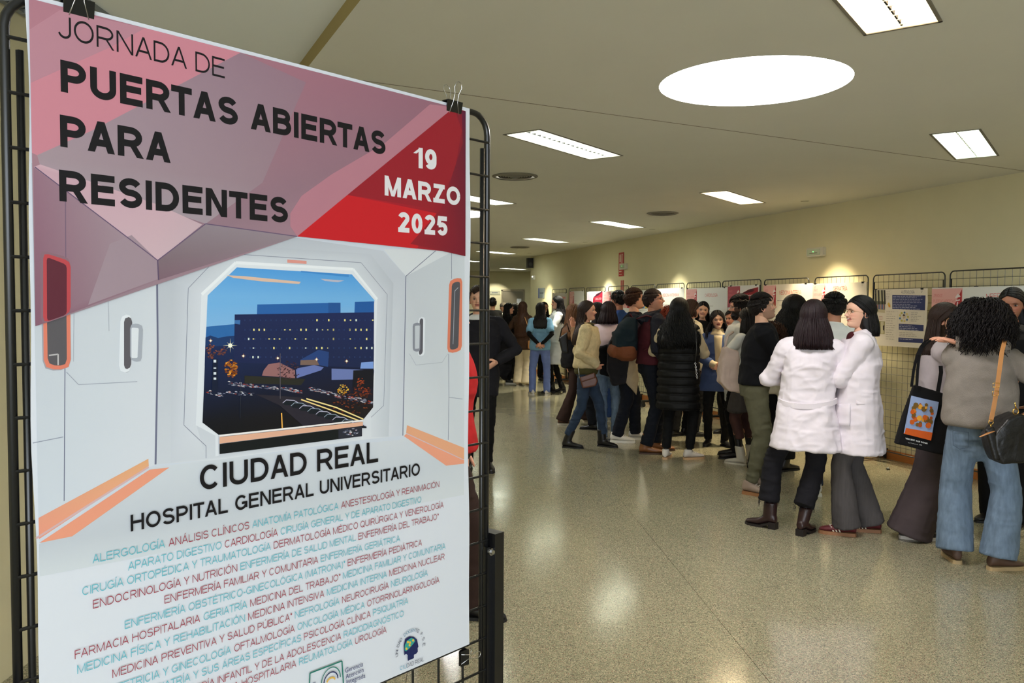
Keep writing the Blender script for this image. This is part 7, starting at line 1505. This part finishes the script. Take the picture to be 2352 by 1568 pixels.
# black tote on the taupe-trousered woman's shoulder
t = thing('tote_bag', 'black tote bag with a framed orange and blue picture and white lettering', 'bag', (0, 0, 0)); yt_ = JQ['root'].location.y - .30
TB = [Yd(2098, 882, yt_), Yd(2134, 893, yt_), Yd(2184, 908, yt_), Yd(2172, 1046, yt_), Yd(2120, 1034, yt_), Yd(2056, 1018, yt_), Yd(2074, 950, yt_)]
ob, tn = soft('bag_body', TB, .055, black_canvas, t, 13, ((.006, 6, 4, 'n'),), .008, 5)
yv = yt_ - .045
def TQ(x, y, k=0): return Yd(2030 + x / 6.031, 800 + y / 6.031, yv - k * .0006)
def tpatch(pts, col, k, nm): mb = MB(); V = [TQ(x, y, k) for x, y in pts]; mb.add(V + [v + V3(0, .012, 0) for v in V], [tuple(range(len(V))), tuple(range(len(V), 2 * len(V)))[::-1]] + [(i, len(V) + i, len(V) + (i + 1) % len(V), (i + 1) % len(V)) for i in range(len(V))]); return mb.build(nm, cloth('print_%d_%d_%d' % col, col), t)
tpatch([(392, 655), (575, 700), (762, 742), (735, 900), (700, 1000), (655, 1275), (470, 1228), (286, 1182), (330, 960)], (150, 168, 206), 1, 'print'); tpatch([(308, 1100), (675, 1165), (655, 1275), (470, 1228), (286, 1182)], (206, 92, 34), 2, 'print')
rgf = random.Random(21); mbs = {}
for k in range(34):
    cx_, cy_ = rgf.uniform(390, 690), rgf.uniform(770, 1080); r_ = rgf.uniform(18, 44); col = rgf.choice(((220, 130, 36), (206, 96, 30), (230, 164, 60), (170, 80, 30), (120, 90, 40)))
    mb = mbs.setdefault(col, MB()); V = [TQ(cx_ + r_ * math.cos(q * PI / 4) * rgf.uniform(.8, 1.1), cy_ + r_ * math.sin(q * PI / 4), 3 + k * .3) for q in range(8)]; mb.add(V + [v + V3(0, .006, 0) for v in V], [tuple(range(8)), tuple(range(8, 16))[::-1]])
for col, mb in mbs.items(): mb.build('print', cloth('print_%d_%d_%d' % col, col), t, kind='stuff')
def ttext(s_, x0, y0, x1, y1, cap, wt):
    v, f = stroke_text(s_, wt); W_ = v[:, 0].max(); a, b = TQ(x0, y0, 2), TQ(x1, y1, 2); V = [a.lerp(b, p[0] / W_) + V3(0, -.0002 * p[2], cap * p[1]) for p in v]; MB().add(V, f).build('lettering', white_b, t)
ttext('VINCENT VAN GOGH', 300, 1255, 604, 1326, .0105, .24); v, f = text2d('Les Tournesols, 1888', 0, 1); W_ = v[:, 0].max(); a, b = TQ(334, 1308, 2), TQ(528, 1345, 2); MB().add([a.lerp(b, p[0] / W_) + V3(0, 0, .006 * p[1]) for p in v], f).build('lettering', white_b, t)
for pts in ([(2094, 888), (2099, 850), (2107, 815), (2116, 795), (2126, 783), (2140, 776)], [(2106, 889), (2108, 850), (2112, 815), (2120, 798), (2130, 787), (2140, 781)]): ribbon([Yd(x, y, yt_ - (.05 if y > 800 else .02)) for x, y in pts], .018, .005).build('strap', black_canvas, t)
ribbon([Yd(2154, 904, yt_ - .02), Yd(2158, 880, yt_ + .0), Yd(2162, 855, yt_ + .02), Yd(2161, 840, yt_ + .04)], .026, .005).build('strap', black_canvas, t)
